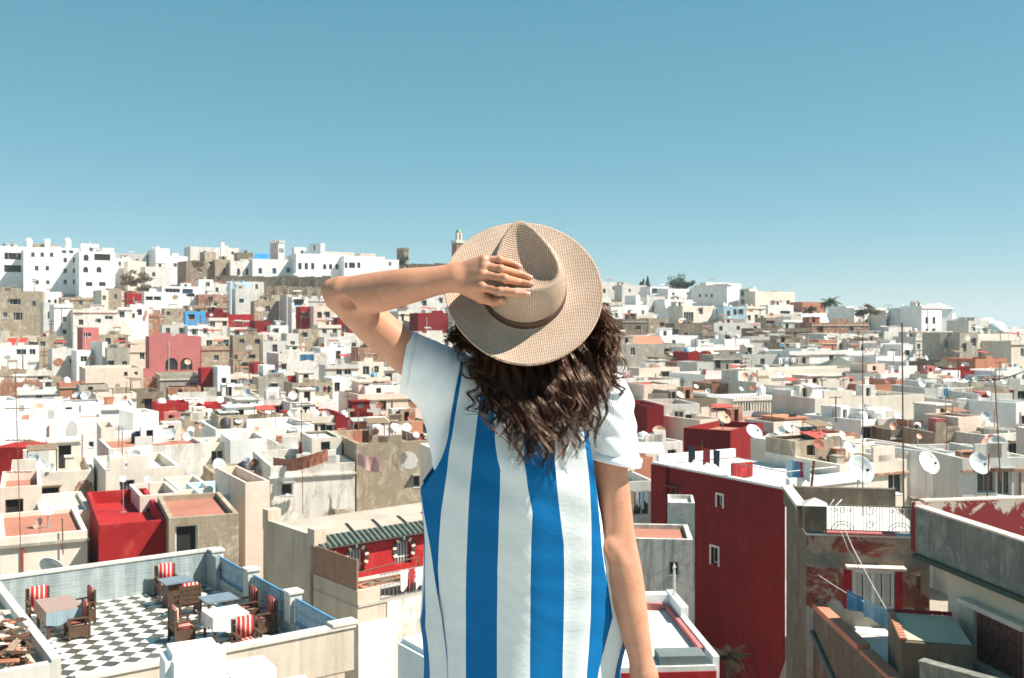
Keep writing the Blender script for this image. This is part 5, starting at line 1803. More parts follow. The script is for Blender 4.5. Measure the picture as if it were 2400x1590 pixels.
# ---- white sunlit roof at the bottom right of the dress
za = CZ - 8.34
wr_ = thing("white_roof_house", None, None, ((1400 - 1200) / F * 24, 24.0, ground_z(4, 26) - 0.5), math.radians(4))
rec_for(wr_, "house with a bright white sunlit roof and red-lined edge beside the arm", "house", 1590, 1500, 'white roof', 'white sunlit roof')
zl = za - wr_.location.z
fbox(wr_, "walls", M_RED, (0, 2.92, 0, 5.2, 0, zl - 0.13))
fbox(wr_, "roof", plaster("white_roof_screed", (0.72, 0.69, 0.64), (0.46, 0.42, 0.37), 0.5, scale=2.0), (0.02, 2.90, 0.02, 5.0, zl - 0.127, zl))
fbox(wr_, "edge_lining", COLS['P'], (2.72, 2.86, 0.9, 4.7, zl + 0.003, zl + 0.16), (0.0, 2.715, 4.72, 4.84, zl + 0.003, zl + 0.18))
fbox(wr_, "parapet", WHITE2, (0.0, 2.86, 4.845, 5.2, zl + 0.003, zl + 0.42), (2.865, 3.08, 3.4, 5.2, zl - 0.9, zl + 0.46), (2.865, 3.02, 0.1, 3.395, zl - 0.9, zl + 0.20))
m_ = MB()
m_.lathe([(0.05, 0), (0.06, 0.05), (0.035, 0.12), (0.045, 0.5), (0.03, 0.75), (0.055, 0.8), (0.0, 0.95)], 8, Matrix.Translation((2.96, 4.6, zl + 0.463)))
m_.build("finial_post", M_COPE, wr_)
fbox(wr_, "roof_hatch", plaster("dark_hatch", (0.16, 0.19, 0.19), (0.08, 0.08, 0.08), 0.4), (1.55, 2.70, 0.1, 0.75, zl + 0.003, zl + 0.22))  # dark block stands in for the shadow at the front of the roof

# ---- weathered red house with the ornate iron railing
def peel_mat():
    m, nt, b = newmat("peeling_red_plaster")
    g = nd(nt, "ShaderNodeNewGeometry").outputs["Position"]
    n1 = noise(nt, g, 0.9, 9, 0.72, 0.8)
    n2 = noise(nt, mapping(nt, g, (2.4, 2.4, 0.35), loc=(4, 1, 2)), 0.8, 8, 0.7, 0.4)
    red = ramp(nt, n2, 0.35, 0.68, (0.17, 0.026, 0.018, 1), (0.32, 0.105, 0.065, 1)).outputs[0]
    tan = ramp(nt, noise(nt, g, 3.1, 6), 0.3, 0.7, (0.30, 0.20, 0.135, 1), (0.43, 0.34, 0.26, 1)).outputs[0]
    c = mix(nt, ramp(nt, n1, 0.47, 0.53).outputs[0], red, tan)
    sx = nd(nt, "ShaderNodeSeparateXYZ")
    nt.links.new(g, sx.inputs[0])
    wob = noise(nt, g, 1.6, 6, 0.7)

    def band(z, wdt):
        a = nd(nt, "ShaderNodeMath", operation='MULTIPLY_ADD')
        nt.links.new(wob, a.inputs[0])
        a.inputs[1].default_value = 1.0
        nt.links.new(sx.outputs[2], a.inputs[2])
        mr = nd(nt, "ShaderNodeMapRange")
        mr.inputs["From Min"].default_value = z - wdt
        mr.inputs["From Max"].default_value = z + wdt
        nt.links.new(a.outputs[0], mr.inputs["Value"])
        return mr.outputs[0]
    white = ramp(nt, noise(nt, g, 2.0, 7, 0.7), 0.35, 0.6, (0.36, 0.34, 0.29, 1), (0.52, 0.51, 0.46, 1)).outputs[0]
    c = mix(nt, band(CZ - 8.05 + 0.5, 0.04), white, c)              # whitewashed foot of the wall
    g1 = band(CZ - 6.98 + 0.5, 0.05)
    g2 = band(CZ - 6.55 + 0.5, 0.05)
    inv = nd(nt, "ShaderNodeMath", operation='SUBTRACT')
    nt.links.new(g1, inv.inputs[0])
    nt.links.new(g2, inv.inputs[1])
    grey = ramp(nt, noise(nt, g, 2.6, 6), 0.3, 0.7, (0.15, 0.135, 0.105, 1), (0.27, 0.245, 0.20, 1)).outputs[0]
    c = mix(nt, inv.outputs[0], c, grey)                            # cement band under the roof terrace
    nt.links.new(c, b.inputs["Base Color"])
    b.inputs["Roughness"].default_value = 0.95
    bump(nt, b, n1, 0.5, 0.05)
    return m


M_PEEL = peel_mat()
M_DARKWALL = plaster("mouldy_grey_brown_wall", (0.17, 0.135, 0.095), (0.06, 0.05, 0.035), 0.7, (0.24, 0.20, 0.155), 0.2)
A0 = P(1890, 1255, 28.5)
ra = math.radians(-9)
R1M = Matrix.Translation((A0.x, A0.y, A0.z)) @ Matrix.Rotation(ra, 4, 'Z')
r1 = thing("weathered_red_house", None, None, A0, ra)
rec_for(r1, "weathered red and grey house with ornate black roof railing and shuttered window", "house", 2020, 1350, 'weathered red', 'weathered red house')
zg1 = ground_z(9, 29) - A0.z - 1
Wr = 3.35
rc = [(1.25, 2.42, -2.05, -0.93, False)]
m_ = MB()
wall_open(m_, (0, 0, zg1), (1, 0, 0), (0, 0, 1), (0, 1, 0), Wr, -zg1, [(a, b_, c - zg1, d_ - zg1, e) for a, b_, c, d_, e in rc], 0.22)
m_.build("front_wall", M_PEEL, r1)
m_ = MB()
m_.poly([(0, 5, zg1), (0, 0, zg1), (0, 0, 0), (0, 5, 0)])
m_.poly([(Wr, 0, zg1), (Wr, 5, zg1), (Wr, 5, 0), (Wr, 0, 0)])
m_.poly([(Wr, 5, zg1), (0, 5, zg1), (0, 5, 0), (Wr, 5, 0)])
m_.build("side_walls", M_DARKWALL, r1)
fbox(r1, "roof", ROOFM[2], (0.0, Wr, 0.0, 5.0, 0.003, 0.06))
fbox(r1, "sill_course", COLS['P'], (0.55, 2.45, -0.07, 0.25, 0.063, 0.12))
fbox(r1, "roof_back_wall", M_DARKWALL, (-0.05, Wr + 0.1, 4.75, 5.0, 0.063, 0.62))
fbox(r1, "roof_side_wall", M_DARKWALL, (-0.12, 0.10, 0.75, 4.745, 0.063, 0.60))
fbox(r1, "left_pillar", M_DARKWALL, (-0.05, 0.56, -0.03, 0.5, 0.125, 0.85))
k_ = MB()
k_.poly([(-0.1, -0.08, 0.853), (0.62, -0.08, 0.853), (0.62, 0.55, 0.853), (-0.1, 0.55, 0.853)][::-1])
for a, b_ in (((-0.1, -0.08), (0.62, -0.08)), ((0.62, -0.08), (0.62, 0.55)), ((0.62, 0.55), (-0.1, 0.55)), ((-0.1, 0.55), (-0.1, -0.08))):
    k_.poly([a + (0.853,), b_ + (0.853,), (0.26, 0.23, 1.05)])
k_.build("pillar_cap", M_COPE, r1)
fbox(r1, "right_pillar", M_DARKWALL, (2.92, Wr + 0.02, -0.03, 0.45, 0.063, 1.05), (2.88, Wr + 0.07, -0.08, 0.5, 1.053, 1.13))
k_ = MB()
k_.poly([(-0.18, 0.72, 0.72), (0.14, 0.72, 0.72), (0.14, 4.7, 0.68), (-0.18, 4.7, 0.68)])
k_.poly([(-0.18, 0.72, 0.61), (-0.18, 4.7, 0.61), (-0.18, 4.7, 0.68), (-0.18, 0.72, 0.72)][::-1])
k_.build("sloping_coping", M_COPE, r1)
# ornate railing
rl = fbox(r1, "roof_railing", M_IRON, (0.57, 2.91, 0.02, 0.05, 0.16, 0.185), (0.57, 2.91, 0.02, 0.05, 0.86, 0.885))
for q in range(27):
    x = 0.60 + q * 0.088
    fbox(rl, "bar", M_IRON, (x - 0.007, x + 0.007, 0.028, 0.042, 0.187, 0.858))
for cx, rr_ in ((1.0, 0.30), (2.55, 0.30), (1.0, 0.20), (2.55, 0.20)):
    k_ = MB()
    k_.tube([(cx + rr_ * math.cos(math.pi * q / 12), 0.018, 0.19 + rr_ * 0.8 * math.sin(math.pi * q / 12)) for q in range(13)], 0.010, 4)
    k_.build("arc", M_IRON, rl)
for cx, zc, rr_ in ((1.0, 0.74, 0.10), (1.75, 0.72, 0.14), (2.55, 0.74, 0.10), (1.75, 0.34, 0.12), (1.2, 0.74, 0.06), (2.35, 0.74, 0.06), (0.8, 0.74, 0.06), (2.75, 0.74, 0.06)):
    k_ = MB()
    k_.tube([(cx + rr_ * (1 - 0.04 * q) * math.cos(math.pi * q / 6), 0.018, zc + rr_ * (1 - 0.04 * q) * math.sin(math.pi * q / 6)) for q in range(16)], 0.009, 4)
    k_.build("scroll", M_IRON, rl)
# shuttered window with canopy
sw = fbox(r1, "window", FRM['w'], (1.26, 1.34, 0.06, 0.14, -2.04, -0.94), (2.33, 2.41, 0.06, 0.14, -2.04, -0.94), (1.342, 2.328, 0.06, 0.14, -1.03, -0.94), (1.342, 2.328, 0.06, 0.14, -2.04, -1.95), (1.79, 1.88, 0.055, 0.13, -1.948, -1.032))
for q in range(4):
    x = 1.36 + q * 0.245 + (0.03 if q > 1 else 0)
    fbox(sw, "shutter_panel", simple("milky_panel", (0.48, 0.44, 0.37), 0.6), (x, x + 0.18, 0.085, 0.11, -1.94, -1.04))
    fbox(sw, "stile", FRM['w'], (x - 0.03, x - 0.002, 0.07, 0.13, -1.94, -1.04))
fbox(r1, "window_canopy", COLS['p'], (1.05, 2.65, -0.42, -0.002, -0.84, -0.77))
fbox(r1, "painted_jamb", M_RED, (1.02, 1.248, -0.02, -0.001, -2.05, -0.93))
fbox(r1, "painted_jamb", M_RED, (2.425, 2.62, -0.02, -0.001, -2.05, -0.93))
fbox(r1, "drain_pipe", M_RUST, (2.98, 3.08, -0.12, -0.02, -3.0, -1.0))
m_ = MB()
for q in range(1, 12):
    pass
cab = MB()
pts0, pts1 = R1M @ Vector((0.95, -0.1, 1.6)), R1M @ Vector((2.95, -3.6, -3.6))
cab.tube([R1M @ Vector(p) for p in ((1.02, 0.3, 1.0), (0.78, -0.05, 0.86), (1.2, -0.3, -0.2), (1.7, -0.55, -1.2), (2.3, -0.9, -2.3), (3.0, -1.6, -3.3))], 0.014, 4)
cab.tube([R1M @ Vector(p) for p in ((0.8, 0.3, 1.0), (0.65, -0.05, 0.9), (1.1, -0.3, -0.3), (1.55, -0.5, -1.1))], 0.010, 4)
tag(cab.build("hanging_cable", FRM['w']), "pale cables looping down the weathered red house front", "cable")
a = R1M @ Vector((0.28, -0.25, -1.05))
b_ = R1M @ Vector((2.1, -1.2, -1.75))
ln = MB()
ln.tube([a.lerp(b_, t / 8) - Vector((0, 0, 0.12 * math.sin(math.pi * t / 8))) for t in range(9)], 0.008, 4)
wl = ln.build("washing_line", FRM['w'])
tag(wl, "washing line across the weathered red house front", "washing line")
tag(cloth_sheet("laundry_cloth", a.lerp(b_, 0.40), a.lerp(b_, 0.62), 0.48, CM('b'), None, 0.03, 0.03, 1), "blue cloth on the washing line by the shuttered window", "laundry")
tag(cloth_sheet("laundry_cloth", a.lerp(b_, 0.63), a.lerp(b_, 0.98), 0.52, CM('l'), None, 0.03, 0.05, 3), "pale blue cloth on the washing line by the shuttered window", "laundry")
a = R1M @ Vector((1.55, -1.5, -2.75))
tag(cloth_sheet("laundry_cloth", a, a + Vector((0.45, -0.4, -0.05)), 0.62, M_STRIPE, None, 0.03, 0.08, 5), "red patterned cloth hanging above the white lower terrace", "laundry")

# ---- lower terrace with the orange coping
lt = thing("lower_terrace_house", None, None, (8.62, 17.0, ground_z(9, 22) - 1))
rec_for(lt, "house with an orange-topped terrace wall along the alley", "house", 1980, 1500, 'orange wall', 'orange-topped wall')
zl = CZ - 8.62 - lt.location.z
fbox(lt, "walls", M_DARKWALL, (0, 3.2, 0, 11.6, 0, zl - 0.1), (0, 0.24, 0.0, 11.6, zl - 0.097, zl + 0.46))
fbox(lt, "floor", plaster("pale_terrace_floor", (0.66, 0.63, 0.58), (0.42, 0.38, 0.33), 0.5, scale=2), (0.243, 3.2, 0, 11.6, zl - 0.097, zl))
fbox(lt, "orange_coping", M_ORANGE, (-0.04, 0.29, 0.0, 7.6, zl + 0.463, zl + 0.56), (-0.04, 0.29, 7.75, 11.6, zl + 0.463, zl + 0.62))
k_ = MB()
k_.tube([(-0.08, 11.4, zl - 0.2), (-0.08, 9.4, zl - 0.9), (-0.08, 8.0, zl - 0.95), (-0.08, 0.5, zl - 1.6)], 0.07, 7)
k_.build("drain_pipe", simple("green_grey_pipe", (0.09, 0.12, 0.10), 0.6), lt)
# small shed with tiled edge
sd = thing("tile_edged_shed", "small shed with red tile edging between the terrace and the white house", "shed", P(2112, 1505, 22.6), math.radians(-14))
zs = sd.location.z
fbox(sd, "walls", M_DARKWALL, (0, 1.5, 0, 2.4, -3.2, 0.0))
fbox(sd, "roof", plaster("tan_shed_roof", (0.62, 0.50, 0.37), (0.30, 0.22, 0.15), 0.6), (0.12, 1.5, 0.12, 2.3, 0.003, 0.03))
for q in range(11):
    fbox(sd, "edge_tile", COLS['o'], (-0.03, 0.13, 0.02 + q * 0.215, 0.20 + q * 0.215, 0.032, 0.09))
for q in range(6):
    fbox(sd, "edge_tile", M_RED, (0.14 + q * 0.225, 0.35 + q * 0.225, 2.30, 2.45, 0.032, 0.10))

# ---- the grey parapet house at the right edge
B0 = Vector((10.62, 26.2, CZ - 4.85))
bd = Vector((0.16, -0.987, 0)).normalized()
ba = math.atan2(bd.y, bd.x)
r2 = thing("grey_parapet_house", None, None, B0, ba)
rec_for(r2, "house with a streaked grey roof parapet and brown shuttered window, right edge", "house", 2320, 1350, 'grey parapet', 'grey parapet house')
M_STREAK = plaster("streaked_grey_parapet", (0.20, 0.20, 0.17), (0.075, 0.078, 0.062), 0.8, (0.29, 0.29, 0.25), 0.30, 2.2)
zg2 = ground_z(11, 24) - B0.z - 1
fbox(r2, "grey_parapet", M_STREAK, (0.0, 11.0, 0.0, 0.22, -1.20, 0.0))
fbox(r2, "parapet_coping", COLS['p'], (-0.03, 11.0, -0.03, 0.25, 0.003, 0.05))


def peel_inner():
    m, nt, b = newmat("flaking_dark_red")
    g = nd(nt, "ShaderNodeNewGeometry").outputs["Position"]
    n1 = noise(nt, g, 1.4, 9, 0.72, 0.8)
    sx = nd(nt, "ShaderNodeSeparateXYZ")
    nt.links.new(g, sx.inputs[0])
    mr = nd(nt, "ShaderNodeMapRange")
    mr.inputs["From Min"].default_value = CZ - 5.9
    mr.inputs["From Max"].default_value = CZ - 4.8
    mr.inputs["To Max"].default_value = 0.30
    nt.links.new(sx.outputs[2], mr.inputs["Value"])
    ad = nd(nt, "ShaderNodeMath", operation='ADD')
    nt.links.new(n1, ad.inputs[0])
    nt.links.new(mr.outputs[0], ad.inputs[1])
    c = mix(nt, ramp(nt, ad.outputs[0], 0.78, 0.80).outputs[0], (0.20, 0.016, 0.016), (0.50, 0.42, 0.36))
    nt.links.new(c, b.inputs["Base Color"])
    b.inputs["Roughness"].default_value = 0.9
    return m


fbox(r2, "far_parapet", peel_inner(), (-0.22, -0.003, 0.0, 6.5, -1.20, 0.12))
fbox(r2, "far_parapet_coping", COLS['p'], (-0.25, 0.0, 0.26, 6.5, 0.123, 0.17))
fbox(r2, "roof", ROOFM[1], (0.0, 11.0, 0.223, 6.5, -1.2, -1.0))
fbox(r2, "green_drip_ledge", simple("green_mould_ledge", (0.045, 0.065, 0.05), 0.9), (0.0, 11.0, -0.10, 0.20, -1.32, -1.203))
M_WW = plaster("dusty_white_wall", (0.66, 0.545, 0.42), (0.44, 0.31, 0.20), 0.4, (0.58, 0.44, 0.31), 0.2)  # white wall colour warmed to stand in for bounced light
rc = [(2.30, 4.10, -3.25, -2.00, False)]
m_ = MB()
wall_open(m_, (1.25, 0.12, zg2), (1, 0, 0), (0, 0, 1), (0, 1, 0), 9.5, -1.323 - zg2, [(a - 1.25, b_ - 1.25, c - zg2, d_ - zg2, e) for a, b_, c, d_, e in rc], 0.26)
m_.poly([(1.25, 6, zg2), (1.25, 0.12, zg2), (1.25, 0.12, -1.323), (1.25, 6, -1.323)])
m_.build("white_wall", M_WW, r2)
sw = fbox(r2, "window", M_WW, (2.31, 4.09, 0.30, 0.34, -3.24, -2.01))
for q in range(11):
    fbox(sw, "shutter_board", simple("old_red_brown_boards", (0.17, 0.062, 0.040), 0.75, 0, 0.5, 9), (2.33 + q * 0.158, 2.33 + q * 0.158 + 0.144, 0.19 + 0.012 * (q % 2), 0.228 + 0.012 * (q % 2), -3.22, -2.03))
fbox(r2, "window_canopy", COLS['p'], (2.05, 4.40, -0.16, 0.118, -1.93, -1.81))
fbox(r2, "window_sill", M_WW, (2.24, 4.16, 0.02, 0.118, -3.37, -3.26))
lw = MB()
lw.box(0, 3.5, 0, 0.2, -4, 0)
lw.box(-0.02, 3.5, -0.03, 0.23, 0.003, 0.06)
o = lw.build("garden_wall", M_STREAK)
o.location = P(2155, 1555, 20.6)
o.rotation_euler = (0, 0, math.radians(-50))
tag(o, "low mottled grey wall in the bottom right corner", "wall")
# ================================================================== landmarks on the ridge
random.seed(11)


def crenel(root, w, dp, z, mat, n=4, hh=0.9):
    for (x0, y0, x1, y1_) in ((0, 0, w, 0), (w, 0, w, dp), (0, 0, 0, dp)):
        L_ = math.hypot(x1 - x0, y1_ - y0)
        for q in range(n):
            t = (q + 0.5) / n
            x, y = x0 + (x1 - x0) * t, y0 + (y1_ - y0) * t
            s_ = L_ / n * 0.3
            fbox(root, "merlon", mat, (x - (s_ if x0 != x1 else 0.2), x + (s_ if x0 != x1 else 0.2), y - (s_ if y0 != y1_ else 0.2), y + (s_ if y0 != y1_ else 0.2), z, z + hh))


def tower(px0, pxc, px1, top, base, dd, r, mat, name, label, mers=4, slits=True):
    r = math.radians(r)
    kc, k0, k1 = [(p - 1200.0) / F for p in (pxc, px0, px1)]
    C = Vector((kc * dd, dd, 0))
    W = (k1 * dd - C.x) / (math.cos(r) - k1 * math.sin(r))
    Dp = (k0 * dd - C.x) / (-math.sin(r) - k0 * math.cos(r))
    zt = CZ - (top - HY) / F * dd
    zb = ground_z(C.x, C.y) - 1
    t = thing(name, label, "tower", (C.x, C.y, zb), r)
    Hh = zt - zb - 0.9
    fbox(t, "shaft", mat, (0, W, 0, Dp, 0, Hh))
    crenel(t, W, Dp, Hh, mat, mers)
    if slits:
        for q in range(3):
            fbox(t, "slit", M_DARK, (W * (0.25 + 0.25 * q) - 0.2, W * (0.25 + 0.25 * q) + 0.2, -0.02, 0.1, Hh - 3.0, Hh - 1.6))
    return t


tower(633, 652, 667, 563, 600, 312, 50, COLS['s'], "castle_tower", "pale square tower with battlements above the palace", 4)
tower(930, 947, 958, 581, 625, 320, 50, COLS['k'], "castle_tower", "dark stone tower with battlements and one sunlit side on the ridge", 4)
# minaret
d_ = 330.0
c0 = P(1075, 640, d_)
mi = thing("minaret", "brown square minaret with pale lantern and green dome beside the hat", "minaret", (c0.x, c0.y, ground_z(c0.x, d_) - 1), math.radians(30))
zz = lambda py: CZ - (py - HY) / F * d_ - mi.location.z
M_MIN = plaster("brown_brick_minaret", (0.30, 0.17, 0.12), (0.16, 0.10, 0.07), 0.5)
fbox(mi, "shaft", M_MIN, (-1.7, 1.7, -1.7, 1.7, 0, zz(571)))
crenel_r = thing
fbox(mi, "gallery", M_COPE, (-1.95, 1.95, -1.95, 1.95, zz(571) + 0.003, zz(567)))
for q in range(4):
    for sx in (-1, 1):
        fbox(mi, "merlon", M_COPE, (-1.8 + q * 1.05, -1.3 + q * 1.05, sx * 1.75 - 0.15, sx * 1.75 + 0.15, zz(567) + 0.003, zz(564)))
fbox(mi, "lantern", COLS['c'], (-0.85, 0.85, -0.85, 0.85, zz(567) + 0.003, zz(546)))
for an in (0, math.pi / 2):
    fbox(mi, "niche", M_MIN, (-0.35, 0.35, -0.87, -0.80, zz(563), zz(549)), M=Matrix.Rotation(an, 4, 'Z'))
m_ = MB()
z0 = zz(546)
m_.lathe([(1.0, z0 + 0.003), (1.0, z0 + 0.2), (0.82, z0 + 0.5), (0.55, z0 + 1.0), (0.2, z0 + 1.3), (0.06, z0 + 1.4), (0.05, zz(531)), (0.0, zz(529))], 14)
m_.build("dome", simple("green_dome_tile", (0.12, 0.22, 0.16), 0.4), mi, True)
# ridge retaining walls
def longwall(px0, px1, top, base, dd, mat, label, name="retaining_wall", slope=0.0):
    a, b_ = P(px0, top, dd), P(px1, top + slope, dd + 2)
    zb = min(ground_z(a.x, a.y), ground_z(b_.x, b_.y)) - 1
    m_ = MB()
    n_ = 14
    for i in range(n_):
        p, q = a.lerp(b_, i / n_), a.lerp(b_, (i + 1) / n_)
        zt = p.z + random.uniform(-0.25, 0.25)
        m_.box(p.x, q.x, p.y, p.y + 0.9, zb, zt)
        if i % 2 == 0:
            m_.box(p.x, p.x + 0.9, p.y - 0.5, p.y - 0.003, zb, zt - 0.6)
    o = m_.build(name, mat)
    tag(o, label, "wall")
    return o


longwall(500, 775, 648, 690, 292, COLS['k'], "long brown retaining wall under the white palace")
longwall(620, 790, 672, 690, 282, COLS['b'], "lower stone retaining wall below the palace retaining wall")
longwall(957, 1062, 619, 690, 312, COLS['k'], "dark brown rampart between the dark tower and the minaret")
# pavilion roof, green pyramid roof, dome
def pyramid(px0, px1, ytop, yeave, dd, mat, name, label, wallc, base):
    a, b_ = P(px0, yeave, dd), P(px1, yeave, dd)
    w = b_.x - a.x
    zt = CZ - (ytop - HY) / F * (dd + w / 2)
    zb = ground_z(a.x, dd) - 0.5
    t = thing(name, label, "pavilion", (a.x, dd, zb), 0)
    Hh = a.z - zb
    fbox(t, "walls", wallc, (0.3, w - 0.3, 0.3, w - 0.3, 0, Hh - 0.002))
    m_ = MB()
    c_ = [(0, 0), (w, 0), (w, w), (0, w)]
    tp = (w / 2, w / 2, zt - zb)
    for q in range(4):
        m_.poly([c_[q] + (Hh,), c_[(q + 1) % 4] + (Hh,), tp])
    m_.poly([c_[q] + (Hh,) for q in range(4)][::-1])
    m_.build("roof", mat, t)
    return t


pyramid(1937, 2022, 836, 861, 140, simple("grey_green_roof", (0.10, 0.11, 0.085), 0.8), "pavilion", "small pavilion with a grey-green pyramid roof right of the courtyard house", COLS['o'], 900)
pv = pyramid(2186, 2236, 710, 723, 246, WHITE2, "pavilion", "white pavilion with a white hipped roof and glazed sides on the right skyline", WHITE2, 790)
d_ = 205.0
c0 = P(2342, 790, d_)
dm = thing("domed_house", "white house with a rounded white dome at the right skyline", "house", (c0.x, c0.y, ground_z(c0.x, d_) - 0.5))
zz2 = lambda py: CZ - (py - HY) / F * d_ - dm.location.z
fbox(dm, "walls", WHITE2, (-2.0, 2.0, -1.0, 4.0, 0, zz2(778)))
m_ = MB()
z0, z1 = zz2(778), zz2(753)
m_.lathe([(2.0 * math.cos(a), z0 + 0.003 + (z1 - z0) * math.sin(a)) for a in [math.pi / 2 * q / 8 for q in range(9)]], 20, Matrix.Translation((0, 1.0, 0)))
m_.build("dome", WHITE2, dm, True)
# little domed lanterns on the apartment blocks
for px, py, dd in ((67, 566, 288), (158, 566, 290)):
    a = P(px, py, dd)
    m_ = MB()
    m_.lathe([(1.0, -3.0), (1.0, 0), (0.92, 0.3), (0.6, 0.8), (0.0, 1.0)], 12)
    m_.box(-1.3, 1.3, -1.3, 1.3, -3.2, -2.6)
    o = m_.build("roof_cupola", WHITE2)
    o.location = a
    tag(o, "small white %s cupola on the white apartment block roof" % ('left' if px < 100 else 'right'), "cupola")

# ================================================================== trees
def leafmat(name, c):
    m, nt, b = newmat(name)
    g = nd(nt, "ShaderNodeNewGeometry").outputs["Position"]
    cc = ramp(nt, noise(nt, g, 0.9, 5), 0.3, 0.7, tuple(a * 0.55 for a in c) + (1,), tuple(a * 1.35 for a in c) + (1,)).outputs[0]
    nt.links.new(cc, b.inputs["Base Color"])
    b.inputs["Roughness"].default_value = 0.9
    b.inputs["Specular IOR Level"].default_value = 0.05
    return m


M_LEAF, M_DRY, M_PALM = leafmat("dark_green_leaves", (0.045, 0.062, 0.032)), leafmat("dry_brown_leaves", (0.13, 0.10, 0.06)), leafmat("palm_green", (0.055, 0.075, 0.04))
M_BARK = simple("bark", (0.11, 0.075, 0.05), 0.9, 0, 0.3, 6)


def bush(px, py, dd, rx, rz, mat, label, name="bushy_tree", n=1400, leaf=0.35, trunk=True, cat="tree", cone=False):
    c0 = P(px, py, dd)
    zb = ground_z(c0.x, dd)
    t = thing(name, label, cat, (c0.x, c0.y, zb))
    hc = c0.z - zb
    if trunk:
        m_ = MB()
        m_.tube([(0, 0, 0), (0.1, 0, hc * 0.5), (0, 0.1, hc)], max(0.15, rx * 0.08), 7, taper=(1.2, 0.5))
        for q in range(5):
            an = q * 1.3
            m_.tube([(0, 0, hc * 0.75), (math.cos(an) * rx * 0.5, math.sin(an) * rx * 0.4, hc + rz * 0.2)], rx * 0.03, 5)
        m_.build("trunk", M_BARK, t)
    m_ = MB()
    cl = [(random.gauss(0, 0.45) * rx, random.gauss(0, 0.4) * rx, random.gauss(0, 0.38) * rz, random.uniform(0.25, 0.5)) for _ in range(16)]
    for q in range(n):
        if cone:
            h_ = random.random()
            rr_ = (1 - h_) * rx * random.uniform(0.5, 1.0)
            an = random.uniform(0, 6.28)
            p = Vector((rr_ * math.cos(an), rr_ * math.sin(an), (h_ * 2 - 1) * rz))
        else:
            cx, cy, cz, rr_ = random.choice(cl)
            v = Vector((random.gauss(0, 1), random.gauss(0, 1), random.gauss(0, 1))).normalized() * random.random() ** 0.4
            p = Vector((cx + v.x * rr_ * rx, cy + v.y * rr_ * rx, cz + v.z * rr_ * rz))
        a = Vector((random.gauss(0, 1), random.gauss(0, 1), random.gauss(0, 1))).normalized()
        b_ = a.orthogonal().normalized()
        s_ = leaf * random.uniform(0.5, 1.3)
        p += Vector((0, 0, hc))
        m_.poly([p - a * s_, p + b_ * s_ * 0.5, p + a * s_, p - b_ * s_ * 0.5])
    m_.build("crown", mat, t)
    return t


bush(1586, 668, 362, 4.8, 3.0, M_LEAF, "dark round tree on the right skyline above the blue-railed houses")
bush(1606, 666, 360, 2.6, 1.8, M_LEAF, "smaller dark tree beside the round tree on the right skyline")
bush(1518, 664, 362, 1.4, 2.4, M_LEAF, "dark pointed cypress on the right skyline", "cypress_tree", 700, 0.3, True, "tree", True)
bush(1505, 667, 362, 1.2, 1.4, M_LEAF, "low dark bush left of the cypress on the skyline", "bush", 500, 0.3)
bush(2042, 728, 243, 3.2, 1.6, M_DRY, "sprawling brown-green bush on the roof of the four window white house", "bush", 1200, 0.3, False, "bush")
bush(2015, 733, 244, 1.6, 0.7, M_DRY, "small trailing bush left of the sprawling roof bush", "bush", 500, 0.25, False, "bush")
bush(312, 655, 276, 4.2, 2.0, M_DRY, "dry brown shrubs on the slope right of the white apartment blocks", "shrub", 1300, 0.35, False, "bush")
bush(345, 676, 268, 2.6, 1.0, M_DRY, "low dry shrub below the brown slope shrubs", "shrub", 700, 0.3, False, "bush")
bush(945, 612, 314, 2.2, 1.6, M_LEAF, "dark bush at the foot of the dark stone tower", "bush", 800, 0.3, False, "bush")
bush(908, 614, 310, 1.6, 1.0, M_DRY, "bare brown bush left of the dark stone tower", "bush", 500, 0.25, False, "bush")
bush(462, 622, 292, 1.8, 1.6, M_DRY, "climbing brown shrub on the brown house of the ridge", "shrub", 600, 0.25, False, "bush")
bush(2055, 786, 205, 1.5, 0.8, M_LEAF, "potted green plants on the white roofs below the right skyline", "bush", 400, 0.2, False, "bush")


def palm(px, py, dd, R_, label, nf=26, mat=None, up=0.6, name="palm_tree"):
    c0 = P(px, py, dd)
    zb = ground_z(c0.x, dd)
    t = thing(name, label, "palm", (c0.x, c0.y, zb))
    hc = c0.z - zb
    m_ = MB()
    m_.tube([(0.05 * math.sin(q), 0, hc * q / 8) for q in range(9)], R_ * 0.085, 8, taper=(1.2, 0.85))
    m_.build("trunk", M_BARK, t)
    for f in range(nf):
        an = f * 2.4 + random.uniform(-0.2, 0.2)
        el = random.uniform(-0.25, 1.35)
        L_ = R_ * random.uniform(0.8, 1.1)
        pts = []
        for q in range(9):
            s_ = q / 8
            e2 = el - 1.5 * s_ ** 1.4 * (0.7 if el > 0.8 else 1.0)
            pts.append((s_ * L_ * math.cos(e2 * 0.6 + el * 0.4) * 1.0, s_ * L_ * math.sin(el) * up - 0.55 * L_ * s_ ** 2.2 * max(0.2, 1.1 - el * 0.6)))
        fr_ = MB()
        P3 = [Vector((r__ * math.cos(an), r__ * math.sin(an), hc + z_)) for r__, z_ in pts]
        sdv = Vector((-math.sin(an), math.cos(an), 0))
        fr_.tube(P3, R_ * 0.012, 4, taper=(1.3, 0.4))
        for q in range(1, 9):
            for k_ in range(3):
                p = P3[q - 1].lerp(P3[q], k_ / 3)
                dr_ = (P3[q] - P3[q - 1]).normalized()
                wl_ = R_ * 0.30 * math.sin(math.pi * min(1, 0.12 + (q + k_ / 3) / 9.5))
                for s_ in (-1, 1):
                    e = p + sdv * s_ * wl_ + dr_ * wl_ * 0.6 - Vector((0, 0, wl_ * 0.45))
                    fr_.poly([p, p + dr_ * R_ * 0.035, e])
        fr_.build("frond", mat or M_PALM, t)
    return t


